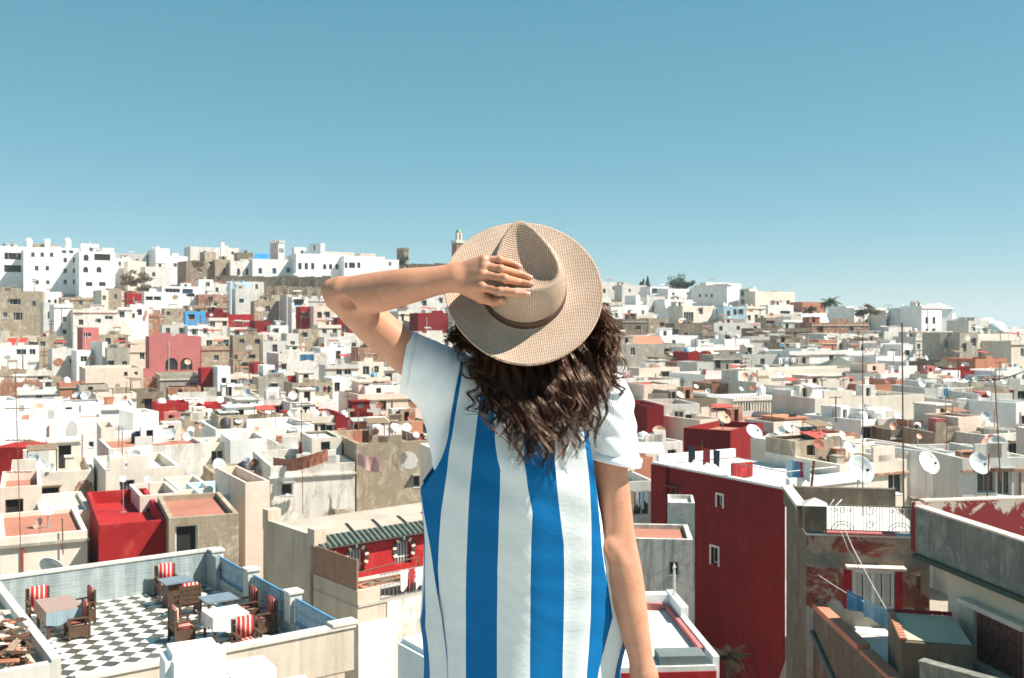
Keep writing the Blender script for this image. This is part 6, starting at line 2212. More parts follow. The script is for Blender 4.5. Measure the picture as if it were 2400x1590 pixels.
palm(1945, 708, 292, 4.2, "tall palm standing above the right skyline houses")
palm(1898, 726, 288, 3.6, "left palm of the palm group on the right skyline", mat=M_DRY)
palm(1970, 728, 284, 3.4, "right palm of the palm group on the right skyline", mat=M_DRY)
palm(1705, 1540, 27.0, 0.85, "withered grey-brown palm in the dark alley below the tall red wall", 18, leafmat("withered_frond", (0.03, 0.025, 0.018)), 0.5)

# ================================================================== dishes, masts, tanks
def roof_at(px, py, above):
    """nearest roof under a picture position"""
    k, m = (px - 1200.0) / F, -(py - HY) / F
    best = None
    for rec in HOUSES:
        z = rec.zr + above
        if abs(m) < 1e-6:
            continue
        d = (z - CZ) / m
        if d < 20 or d > 420:
            continue
        p = Vector((k * d, d, 0)) - rec.C
        lx, ly = p.dot(rec.u), p.dot(rec.v)
        if 0.02 < lx < rec.W - 0.02 and 0.02 < ly < rec.D - 0.02:
            if best is None or d < best[0]:
                best = (d, rec)
    return best


DM = {'w': simple("white_dish", (0.74, 0.74, 0.72), 0.5), 'g': simple("grey_dish", (0.52, 0.55, 0.56), 0.5), 'r': simple("rusty_dish", (0.30, 0.10, 0.06), 0.8, 0, 0.4, 6), 'o': simple("peach_dish", (0.66, 0.36, 0.25), 0.7)}
DMESH = {}


def dish_meshes(c):
    if c in DMESH:
        return DMESH[c]
    m_ = MB()
    R_ = 0.5
    pr = [(0.001, 0.0)] + [(R_ * q / 7, 0.16 * (q / 7) ** 2) for q in range(1, 8)] + [(R_ + 0.012, 0.162), (R_ + 0.012, 0.145)] + [(R_ * q / 7, 0.16 * (q / 7) ** 2 - 0.018) for q in range(7, 0, -1)] + [(0.001, -0.018)]
    m_.lathe(pr, 24)
    refl = m_.mesh("reflector", DM[c], True)
    a = MB()
    a.tube([(0, -R_ * 0.95, 0.12), (0, -0.16, 0.46)], 0.014, 5)
    a.tube([(-R_ * 0.7, 0.3, 0.1), (0, -0.14, 0.46)], 0.008, 4)
    a.tube([(R_ * 0.7, 0.3, 0.1), (0, -0.14, 0.46)], 0.008, 4)
    arm = a.mesh("feed_arm", M_STEEL)
    f = MB()
    f.lathe([(0.0, 0.40), (0.045, 0.40), (0.045, 0.47), (0.03, 0.52), (0.0, 0.52)], 8, Matrix.Translation((0, -0.15, 0)))
    feed = f.mesh("feed_horn", M_IRON, True)
    DMESH[c] = (refl, arm, feed)
    return DMESH[c]


DISHES = []
MASTM = {}


def dish(loc, diam, c, az, el, mast, px=None, py=None, label=None):
    """loc: centre of the reflector"""
    t = thing("satellite_dish", label or "x", "satellite dish", (loc.x, loc.y, loc.z - mast), 0, "satellite dishes on the roofs")
    refl, arm, feed = dish_meshes(c)
    M_ = Matrix.Translation((0, 0, mast)) @ Matrix.Rotation(az, 4, 'Z') @ Matrix.Rotation(math.pi / 2 - el, 4, 'X') @ Matrix.Scale(diam, 4)
    link("reflector", refl, t, M_)
    link("feed_arm", arm, t, M_)
    link("feed_horn", feed, t, M_)
    key = round(mast, 1)
    if key not in MASTM:
        m_ = MB()
        m_.tube([(0, 0.10, 0), (0, 0.10, max(0.12, key - 0.05)), (0, 0.0, key)], 0.03, 6)
        m_.box(-0.12, 0.12, -0.02, 0.22, 0, 0.02)
        MASTM[key] = m_.mesh("mast", M_STEEL)
    link("mast", MASTM[key], t)
    if px is None:
        px, py = 1200 + loc.x / loc.y * F, HY - (loc.z - CZ) / loc.y * F
    DISHES.append((t, px, py, diam, c, label))
    return t


LISTD = [(1765, 1015, 40, 'g'), (1806, 1031, 29, 'g'), (1829, 1011, 23, 'w'), (1851, 1006, 20, 'g'), (1885, 1019, 26, 'r'), (1898, 997, 18, 'w'), (1911, 996, 16, 'r'), (1941, 999, 18, 'w'), (1972, 1022, 22, 'w'),
         (95, 1090, 28, 'w'), (118, 1097, 22, 'g'), (134, 1071, 18, 'g'), (285, 1092, 18, 'r'), (287, 1124, 16, 'g'), (348, 1125, 18, 'g'), (523, 979, 20, 'w'), (515, 938, 16, 'w'), (581, 965, 17, 'w'), (630, 962, 20, 'w'),
         (724, 966, 13, 'w'), (764, 971, 16, 'w'), (597, 1086, 20, 'r'), (600, 1008, 16, 'o'), (890, 952, 18, 'r'), (946, 966, 16, 'r'), (880, 1014, 18, 'o'), (914, 1013, 22, 'w'), (988, 1026, 18, 'r'), (975, 1020, 15, 'w'),
         (890, 1127, 24, 'g'), (921, 1126, 24, 'g'), (865, 1147, 22, 'r'), (870, 1175, 33, 'w'), (828, 1187, 24, 'g'), (1535, 1043, 18, 'r'), (1551, 1048, 20, 'w'), (1478, 1095, 22, 'o'), (1733, 885, 14, 'o'), (1746, 883, 17, 'o'), (1766, 880, 13, 'r'),
         (1575, 824, 9, 'w'), (1584, 819, 11, 'w'), (1600, 820, 13, 'w'), (1618, 820, 15, 'w'), (1637, 821, 12, 'w'), (1650, 818, 11, 'w'), (1660, 820, 10, 'w'), (1565, 770, 9, 'o'), (1631, 907, 12, 'w'), (1659, 917, 13, 'w'),
         (2201, 1013, 16, 'w'), (2228, 1012, 20, 'w'), (2148, 1002, 14, 'r'), (2153, 1024, 13, 'o'), (2225, 890, 13, 'w'), (2240, 890, 13, 'w'), (2264, 891, 13, 'w'), (2285, 890, 13, 'w'), (2312, 892, 11, 'o'), (2195, 867, 10, 'w'), (2202, 868, 9, 'w'),
         (104, 1240, 42, 'g'), (52, 1262, 36, 'o'), (36, 1247, 26, 'g'), (92, 1228, 28, 'o'), (110, 1198, 28, 'w'), (172, 1278, 44, 'o'), (735, 1216, 52, 'g'), (530, 842, 10, 'w'), (440, 850, 14, 'o'), (345, 765, 10, 'w'), (200, 928, 20, 'g'), (240, 955, 20, 'w'), (80, 910, 14, 'w'), (62, 908, 14, 'g'),
         (448, 1008, 16, 'w'), (425, 1013, 15, 'o'), (473, 1000, 14, 'o'), (500, 1004, 18, 'o'), (480, 1037, 16, 'g'), (2398, 1040, 14, 'o'), (2325, 1030, 12, 'r'), (1498, 1070, 16, 'o'), (640, 842, 12, 'w'), (780, 900, 12, 'w'), (560, 985, 18, 'w')]
CW = {'w': 'white', 'g': 'pale grey', 'r': 'rusty', 'o': 'peach-coloured'}
for px, py, dpx, c in LISTD:
    hit = None
    for ab in (0.75, 1.1, 0.5, 1.6, 2.2, 2.9):
        hit = roof_at(px, py, ab)
        if hit:
            break
    if hit:
        d = hit[0]
        dist = dpx * d / F
        if dist > 1.5 or dist < 0.3:
            dist = min(1.5, max(0.55, dist))
        ab_ = max(ab, dist * 0.5 + 0.08)
        p = P(px, py, d)
        dish(p, dist, c, math.radians(random.uniform(-25, 45)), math.radians(random.uniform(20, 45)), p.z - hit[1].zr, px, py)
# the three big dishes before the weathered house and the big one behind the terrace
for px, py, dpx, c, d, az, rz_ in ((2012, 1103, 68, 'g', 44.0, 20, None), (2172, 1087, 55, 'w', 46.0, 24, None), (2291, 1089, 52, 'g', 46.0, 14, None)):
    p = P(px, py, d)
    hit = None
    zr = None
    for rec in HOUSES:
        q = Vector((p.x, p.y, 0)) - rec.C
        if 0 < q.dot(rec.u) < rec.W and 0 < q.dot(rec.v) < rec.D and rec.zr < p.z:
            zr = max(zr or -99, rec.zr)
    if zr is None:
        zr = ground_z(p.x, p.y)
    dish(p, dpx * d / F, c, math.radians(az), math.radians(28), p.z - zr, px, py)
p = P(118, 1338, 34.5)
dish(p, 0.92, 'w', math.radians(170), math.radians(30), p.z - ground_z(p.x, p.y), 118, 1338)
nran = 0
for rec in HOUSES:
    if rec.zr < rec.zb + 1 or not hasattr(rec, 'pw') or nran > 150 or rec.feat == 'hid':
        continue
    for _rep in range(2 if rec.C.y < 120 else 1):
      if 40 < rec.C.y < 290 and random.random() < 0.62 and rec.W > 3:
        lx, ly = random.uniform(0.4, rec.W - 0.4), random.uniform(0.35, min(rec.D - 0.4, 3.0))
        p = rec.C + rec.u * lx + rec.v * ly
        dm_ = random.uniform(0.6, 1.0)
        ms = random.uniform(0.6, 1.2)
        p.z = rec.zr + ms
        dish(p, dm_, random.choice('wwwggor'), math.radians(random.uniform(-30, 50)), math.radians(random.uniform(20, 45)), ms)
        nran += 1


def antenna(px, ytop, ybot, d, label, yagi=True, r=0.022, lean=0.0, parts=3):
    a, b_ = P(px, ybot, d), P(px + lean, ytop, d)
    t = thing("antenna_mast", label, "antenna", a)
    m_ = MB()
    v = b_ - a
    m_.tube([(0, 0, 0), v * 0.5, v], r * d / 30, 6)
    m_.build("mast", M_RUST, t)
    if yagi:
        for q in range(parts):
            f = 0.97 - q * 0.16
            y_ = MB()
            c_ = v * f
            y_.tube([c_ - Vector((0.5, 0, 0)), c_ + Vector((0.5, 0.1, 0))], 0.012 * d / 30, 4)
            for k_ in range(5):
                x = -0.45 + k_ * 0.22
                y_.tube([c_ + Vector((x, -0.28 + k_ * 0.03, 0)), c_ + Vector((x, 0.28 - k_ * 0.03, 0.02))], 0.008 * d / 30, 4)
            y_.build("yagi_element", M_RUST, t)
    return t


antenna(2022, 782, 1262, 31.0, "tall thin mast in front of the cream wall, left of the two tall masts", True, 0.016, 0, 2)
antenna(2118, 757, 1190, 33.5, "tallest rust-brown mast rising past the right skyline houses", False, 0.024, -4)
antenna(2345, 880, 1130, 46.0, "leaning dark mast with a knot of cables near the right edge", True, 0.018, -14, 1)
antenna(2312, 1062, 1205, 27.0, "dark clothes post on the grey parapet house", False, 0.022, 6)
antenna(50, 870, 1335, 40.0, "tall thin antenna mast at the left edge", True, 0.013, -14, 4)
antenna(148, 1215, 1300, 42.0, "short thin antenna beside the peach dish at the left", False, 0.02, -2)
antenna(710, 938, 1205, 52.0, "thin red antenna mast in front of the stained house front", True, 0.011, -4, 2)
antenna(1959, 930, 990, 80.0, "short antenna with bent aerial before the cream wall", True, 0.02, 0, 1)
antenna(858, 1010, 1058, 64.0, "grey flue pipe standing above the hanging red cloth", False, 0.12, 0)
antenna(1900, 1080, 1160, 48.0, "short dark leaning post at the corner of the tall red house", False, 0.04, 8)
ANT = []
for rec in HOUSES:
    if hasattr(rec, 'pw') and 60 < rec.C.y < 280 and random.random() < 0.22 and rec.W > 2.5 and len(ANT) < 45 and rec.feat != 'hid':
        p = rec.C + rec.u * random.uniform(0.3, rec.W - 0.3) + rec.v * random.uniform(0.4, rec.D - 0.3)
        px = 1200 + p.x / p.y * F
        y0 = HY - (rec.zr - CZ) / p.y * F
        hgt = random.uniform(1.8, 3.6)
        o = antenna(px, y0 - hgt * F / p.y, y0, p.y, "x", True, 0.010, random.uniform(-3, 3), random.choice((1, 2)))
        ANT.append((o, px, y0, 'short' if hgt < 2.6 else 'long'))
# string of cable at the right
m_ = MB()
a, b_ = P(2250, 884, 70), P(2420, 862, 60)
m_.tube([a.lerp(b_, q / 12) - Vector((0, 0, 0.5 * math.sin(math.pi * q / 12))) for q in range(13)], 0.035, 4)
tag(m_.build("overhead_cable", M_IRON), "black overhead cable sagging towards the right edge", "cable")

# ---- awnings, tarps, banners, sheets
def slab(px0, px1, py0, py1, d, mat, name, label, cat, depth=1.6, tilt=0.5, n=6):
    """a sagging cloth roof from its front edge back and up"""
    a, b_ = P(px0, py1, d), P(px1, py1, d)
    h_ = (py1 - py0) / F * d
    m_ = MB()
    for i in range(n + 1):
        for j in range(n + 1):
            u_, v_ = i / n, j / n
            p = a.lerp(b_, u_) + Vector((0, v_ * depth, v_ * h_ * tilt * 2 - 0.10 * math.sin(math.pi * u_) * math.sin(math.pi * v_)))
            m_.v.append(tuple(p))
    for i in range(n):
        for j in range(n):
            q = i * (n + 1) + j
            m_.f.append((q, q + n + 1, q + n + 2, q + 1))
            m_.m.append(0)
    t = thing(name, label, cat, (a.x, a.y, a.z))
    o = m_.build("cloth", mat, t, True)
    o.location = -a
    zt = a.z
    for x in (0, (b_ - a).x):
        g_ = MB()
        hit = roof_at((px0 if x == 0 else px1), py1 + 12, 0.0)
        g_.tube([(x, 0, 0), (x, 0, -1.8)], 0.03, 5)
        g_.build("post", M_STEEL, t)
    return t


slab(10, 32, 793, 812, 176, simple("red_tarp", (0.62, 0.05, 0.03), 0.7), "awning", "left half of the bright red awning at the left edge", "awning", 1.5)
slab(38, 56, 793, 810, 176, simple("red_tarp", (0.62, 0.05, 0.03), 0.7), "awning", "right half of the bright red awning at the left edge", "awning", 1.5)
slab(1604, 1658, 919, 932, 116, simple("orange_tarp", (0.70, 0.24, 0.12), 0.7), "awning", "orange awning over a cluttered roof right of the hair", "awning", 2.2)
slab(1476, 1556, 792, 812, 186, COLS['o'], "awning", "terracotta sheet roof sloping down to the left, right of the hair", "sheet roof", 4.0, 0.6)
slab(1885, 1945, 740, 762, 236, simple("white_tarp", (0.76, 0.76, 0.74), 0.7), "awning", "white tent-like awning near the palms", "awning", 3.0, 0.6)
slab(594, 628, 594, 608, 304, simple("blue_tarp", (0.03, 0.24, 0.62), 0.6), "awning", "deep blue tarpaulin on the palace roof", "tarpaulin", 2.0)
slab(1500, 1560, 1040, 1062, 72, WHITE2, "awning", "white sheet roof beside the right sleeve", "sheet roof", 2.0, 0.4)
a = P(703, 831, 161.2)
tag(cloth_sheet("banner", a, P(736, 831, 161.2), 1.0, CM('b'), None, 0.02, 0.05, 2), "blue banner hanging on the stained white house wall", "banner")
# the curved rust-brown canopy and the hanging red cloth of the centre left
a, b_ = P(640, 1072, 62), P(768, 1052, 60)
m_ = MB()
n_ = 30
for i in range(n_ + 1):
    t = i / n_
    p = a.lerp(b_, t) + Vector((0, -1.2 * math.sin(math.pi * t), -0.15 * math.sin(math.pi * t)))
    for j in range(5):
        s_ = j / 4
        m_.v.append((p.x + 0.03 * math.sin(i * 2.1), p.y + 0.06 * math.sin(i * 2.1 + j), p.z - 0.75 * s_))
for i in range(n_):
    for j in range(4):
        q = i * 5 + j
        m_.f.append((q, q + 1, q + 6, q + 5))
        m_.m.append(0)
tag(m_.build("rusty_canopy", simple("rust_sheet", (0.34, 0.13, 0.08), 0.8, 0, 0.35, 3), None, True), "curved pleated rust-brown canopy on the stained house front roof", "canopy")
tag(cloth_sheet("laundry_cloth", P(838, 1062, 61), P(894, 1070, 61), 0.85, CM('p'), None, 0.12, 0.12, 4), "draped reddish cloth beside the stone-coloured house", "laundry")
LAU = [(690, 776, 905, 132, 'lkrwkbwrk', "line below the blue banner house"), (2030, 2085, 1052, 57, 'lkwwr', "line left of the big dishes"), (1478, 1520, 1150, 56, 'ywlw', "line right of the hanging arm"),
       (700, 740, 1036, 66, 'rwkl', "line behind the rusty canopy"), (2190, 2240, 920, 108, 'wrw', "line above the grey red-shutter house"), (1580, 1640, 945, 104, 'krbw', "line beside the orange awning"), (395, 440, 1030, 82, 'brw', "line below the square crimson house"),
       (60, 130, 985, 82, 'wyw', "line on the big white wall roof"), (540, 600, 890, 148, 'kwlk', "line right of the narrow crimson house")]
OR9 = ['first', 'second', 'third', 'fourth', 'fifth', 'sixth', 'seventh', 'eighth', 'ninth']
CN = {'w': 'white', 'b': 'blue', 'r': 'red', 'l': 'pale blue', 'k': 'black', 'y': 'tan', 'p': 'pink'}
for x0, x1, py, d, cs, nm in LAU:
    a, b_ = P(x0, py, d), P(x1, py, d)
    g_ = MB()
    g_.tube([a, (a + b_) / 2 - Vector((0, 0, 0.05)), b_], 0.012, 4)
    for e in (a, b_):
        g_.tube([e, e - Vector((0, 0, 2.2))], 0.03, 5)
    tag(g_.build("washing_line", M_STEEL), "washing " + nm, "washing line")
    n_ = len(cs)
    for i, c in enumerate(cs):
        p, q = a.lerp(b_, (i + 0.08) / n_), a.lerp(b_, (i + 0.86) / n_)
        o = cloth_sheet("laundry_cloth", p, q, random.uniform(0.6, 1.0), CM(c), None, 0.02, 0.04, i + x0)
        tag(o, "%s cloth, %s on the washing %s" % (CN[c], OR9[i], nm), "laundry", "laundry on the washing lines")
AUTOLAU = []
nl = 0
for rec in HOUSES:
    if hasattr(rec, 'pw') and 48 < rec.C.y < 170 and random.random() < 0.22 and rec.W > 4 and rec.D > 3 and nl < 20 and rec.feat != 'hid':
        nl += 1
        y_ = random.uniform(0.6, rec.D - 0.8)
        x0_ = random.uniform(0.4, rec.W * 0.3)
        a = rec.C + rec.u * x0_ + rec.v * y_
        b_ = rec.C + rec.u * min(rec.W - 0.4, x0_ + random.uniform(2.4, 4.2)) + rec.v * (y_ + random.uniform(-0.3, 0.3))
        a.z = b_.z = rec.zr + random.uniform(1.3, 1.7)
        g_ = MB()
        g_.tube([a, (a + b_) / 2 - Vector((0, 0, 0.08)), b_], 0.012, 4)
        for e in (a, b_):
            g_.tube([e, (e.x, e.y, rec.zr)], 0.03, 5)
        ln = g_.build("washing_line", M_STEEL)
        n_ = random.choice((4, 5, 6))
        cl_ = []
        for i in range(n_):
            c = random.choice('wwlbrkypw')
            p, q = a.lerp(b_, (i + 0.1) / n_), a.lerp(b_, (i + random.uniform(0.7, 0.92)) / n_)
            cl_.append((cloth_sheet("laundry_cloth", p, q, random.uniform(0.5, 1.0), CM(c), None, 0.03, 0.05, i + nl * 3), c))
        m = (a + b_) / 2
        AUTOLAU.append((ln, cl_, 1200 + m.x / m.y * F, HY - (m.z - CZ) / m.y * F))
# ---- water tanks, pots and boxes on roofs
TANK = {}
for c, col in (('blue', (0.08, 0.28, 0.50)), ('black', (0.03, 0.03, 0.035)), ('white', (0.70, 0.70, 0.68))):
    m_ = MB()
    m_.lathe([(0.0, 0), (0.42, 0), (0.45, 0.05), (0.45, 0.40), (0.47, 0.43), (0.45, 0.46), (0.45, 0.85), (0.30, 1.0), (0.16, 1.03), (0.16, 1.1), (0.0, 1.1)], 14)
    TANK[c] = m_.mesh("water_tank", simple(c + "_plastic_tank", col, 0.5), True)
TANKS = []
for rec in HOUSES:
    if hasattr(rec, 'pw') and 45 < rec.C.y < 260 and random.random() < 0.26 and rec.W > 3 and rec.D > 2.5 and len(TANKS) < 55 and rec.feat != 'hid':
        p = rec.C + rec.u * random.uniform(0.6, rec.W - 0.6) + rec.v * random.uniform(0.6, rec.D - 0.6)
        c = random.choice(('blue', 'black', 'white', 'white'))
        o = link("water_tank", TANK[c])
        o.location = (p.x, p.y, rec.zr)
        o.scale = (1, 1, random.uniform(0.8, 1.1))
        TANKS.append((o, 1200 + p.x / p.y * F, HY - (rec.zr - CZ) / p.y * F, c))
# ================================================================== a little sea air
m, nt, b = newmat("sea_air")
nt.nodes.remove(b)
pv_ = nd(nt, "ShaderNodeVolumePrincipled")
pv_.inputs["Color"].default_value = (0.80, 0.93, 1.0, 1)
pv_.inputs["Density"].default_value = 0.00022
nt.links.new(pv_.outputs[0], nt.nodes["Material Output"].inputs["Volume"])
hz = MB()
hz.box(-46000, 46000, -60, 46000, CZ - 82, CZ + 48)
tag(hz.build("haze", m), kind="stuff")
# ================================================================== labels for the remaining houses
ORD = ['', 'second ', 'third ', 'fourth ', 'fifth ', 'sixth ', 'seventh ', 'eighth ', 'ninth ', 'tenth ', 'eleventh ', 'twelfth ', 'thirteenth ', 'fourteenth ', 'fifteenth ', 'sixteenth ']
NUM = ['no windows', 'one window', 'two windows', 'three windows', 'four windows']
SHORT = {'balcony block': 'loggia block', 'white block': 'tall white apartment block', 'arched white block': 'arched white apartment block', 'blue window palace': 'palace with blue windows', 'arch palace': 'arched palace',
         'right palace': 'palace wing', 'lookout': 'palace lookout', 'loggia house': 'brown loggia house', 'white box': 'broad blank white house', 'blue house': 'bright blue house', 'long crimson': 'long crimson wall',
         'small crimson': 'crimson house by the elbow', 'pink turret': 'small pink house', 'pink house': 'pink arched house', 'stained wall': 'house with blue banner', 'pale pink house': 'wide pale pink house', 'grey slab': 'grey slab house',
         'crimson tower': 'narrow crimson house', 'red by hat': 'dark red house by the hat', 'big white wall': 'big white wall', 'crimson left': 'square crimson house', 'crimson right': 'low crimson house', 'long white': 'long worn white house',
         'cream rooms': 'cream house with three doorways', 'brick shed': 'dark red brick house', 'stained front': 'stained two-window front', 'stone dishes': 'stone house with wall dishes', 'cream gable': 'tall cream house', 'cream left': 'cream deep-window house',
         'pale left edge': 'pale house at the edge', 'crimson box': 'crimson roof box', 'brick patched': 'brick-patched wall', 'tall pale': 'white ridge house', 'shutter block': 'shuttered cream block', 'four window white': 'white house with four slim windows',
         'white four': 'two by two window house', 'garage front': 'glazed cream house', 'blue terrace': 'pale blue roof house', 'brown walls': 'dark brown block', 'white blue house': 'tall-window white house', 'dish roof': 'crimson dish house',
         'pale pink right': 'pale pink house by the hair', 'grey stone': 'grey stone house', 'arch stone': 'arched stone house', 'orange shed': 'terracotta house by the palms', 'white arches': 'white house with big arch', 'grey hulk': 'bare concrete block',
         'courtyard': 'ribbed courtyard wall', 'courtyard back': 'courtyard doorways', 'cream long': 'cream pillared house', 'block wall': 'block wall house', 'dark red slab': 'dark red slab', 'red roof': 'red roof', 'cream wall right': 'wide cream wall',
         'grey right': 'grey red-shutter house', 'white roof room': 'white rooftop room'}


SHORT.update({k: v for k, v in SHORT_EXTRA.items() if v})


def relation(px, py, skip=None):
    best = None
    for k, (lx, ly) in LAND.items():
        if k == skip or k not in SHORT:
            continue
        s = abs(px - lx) + 1.6 * abs(py - ly)
        if best is None or s < best[0]:
            best = (s, k, lx, ly)
    _, k, lx, ly = best
    dx, dy = px - lx, py - ly
    if abs(dx) > 1.2 * abs(dy):
        rel = 'right of' if dx > 0 else 'left of'
    else:
        rel = 'in front of' if dy > 0 else 'behind'
    return k, rel, abs(dx) + 1.6 * abs(dy)


buckets = {}
for rec in HOUSES:
    if rec.label is None:
        k, rel, s = relation(rec.px, rec.py)
        buckets.setdefault((k, rel), []).append((s, rec))
SEEN = {}
for (k, rel), lst in buckets.items():
    lst.sort(key=lambda a: a[0])
    for i, (s, rec) in enumerate(lst):
        size = 'small ' if rec.pw < 45 else ('wide ' if rec.pw > 95 else '')
        nw = NUM[min(4, rec.nw)] if rec.nw < 4 else 'several windows'
        rec.label = "%s%s house with %s, %s%s %s" % (size, WORD.get(rec.col, 'plastered') if isinstance(rec.col, str) else 'plastered', nw, (ORD[min(i, 15)]) if i else '', rel, SHORT[k])
        if len(rec.label.split()) > 16:
            rec.label = rec.label.replace(size, '', 1) if size else rec.label.replace(' house with', ' with', 1)
        if len(rec.label.split()) > 16:
            rec.label = rec.label.replace(' house with', ' with', 1)
        rec.cat = 'house'
for rec in HOUSES:
    lb = rec.label
    SEEN[lb] = 1
    tag(rec.root, lb, getattr(rec, 'cat', 'house') or 'house', 'houses of the old town')

# dishes and tanks: named by their look and the landmark they stand nearest to
bk = {}
for t, px, py, dm_, c, lb in DISHES:
    k, rel, s = relation(px, py)
    bk.setdefault((k, rel, c), []).append((s, t, dm_))
for (k, rel, c), lst in bk.items():
    lst.sort(key=lambda a: a[0])
    for i, (s, t, dm_) in enumerate(lst):
        tag(t, "%s%s satellite dish, %s%s %s" % ('large ' if dm_ > 1.1 else '', CW[c], ORD[min(15, i)] if i else '', rel, SHORT[k]))
bk = {}
for o, px, py, c in TANKS:
    k, rel, s = relation(px, py)
    bk.setdefault((k, rel, c), []).append((s, o))
for (k, rel, c), lst in bk.items():
    lst.sort(key=lambda a: a[0])
    for i, (s, o) in enumerate(lst):
        tag(o, "%s plastic water tank on a roof, %s%s %s" % (c, ORD[min(15, i)] if i else '', rel, SHORT[k]), "water tank", "water tanks on the roofs")

bk = {}
for o, px, py, c in ANT:
    k, rel, s = relation(px, py)
    bk.setdefault((k, rel, c), []).append((s, o))
for (k, rel, c), lst in bk.items():
    lst.sort(key=lambda a: a[0])
    for i, (s, o) in enumerate(lst):
        tag(o, "%s thin roof antenna, %s%s %s" % (c, ORD[min(15, i)] if i else '', rel, SHORT[k]), "antenna", "thin antennas on the roofs")

bk = {}
for ln, cl_, px, py in AUTOLAU:
    k, rel, s = relation(px, py)
    bk.setdefault((k, rel), []).append((s, ln, cl_))
for (k, rel), lst in bk.items():
    lst.sort(key=lambda a: a[0])
    for i, (s, ln, cl_) in enumerate(lst):
        wh = "%s%s %s" % (ORD[min(15, i)] if i else '', rel, SHORT[k])
        tag(ln, "roof washing line, " + wh, "washing line", "washing lines on the roofs")
        for q, (o, c) in enumerate(cl_):
            lb = "%s cloth, %s on the line %s" % (CN[c], OR9[q], wh)
            if len(lb.split()) > 16:
                lb = "%s cloth, %s on line %s" % (CN[c].split()[-1], OR9[q], wh.replace(' the ', ' '))
            tag(o, lb, "laundry", "laundry on the washing lines")
# ================================================================== the person
def pp(px, py, d):
    """pixel at depth d, relative to the eye"""
    return np.array([(px - 1200.0) / F * d, d, -(py - HY) / F * d])


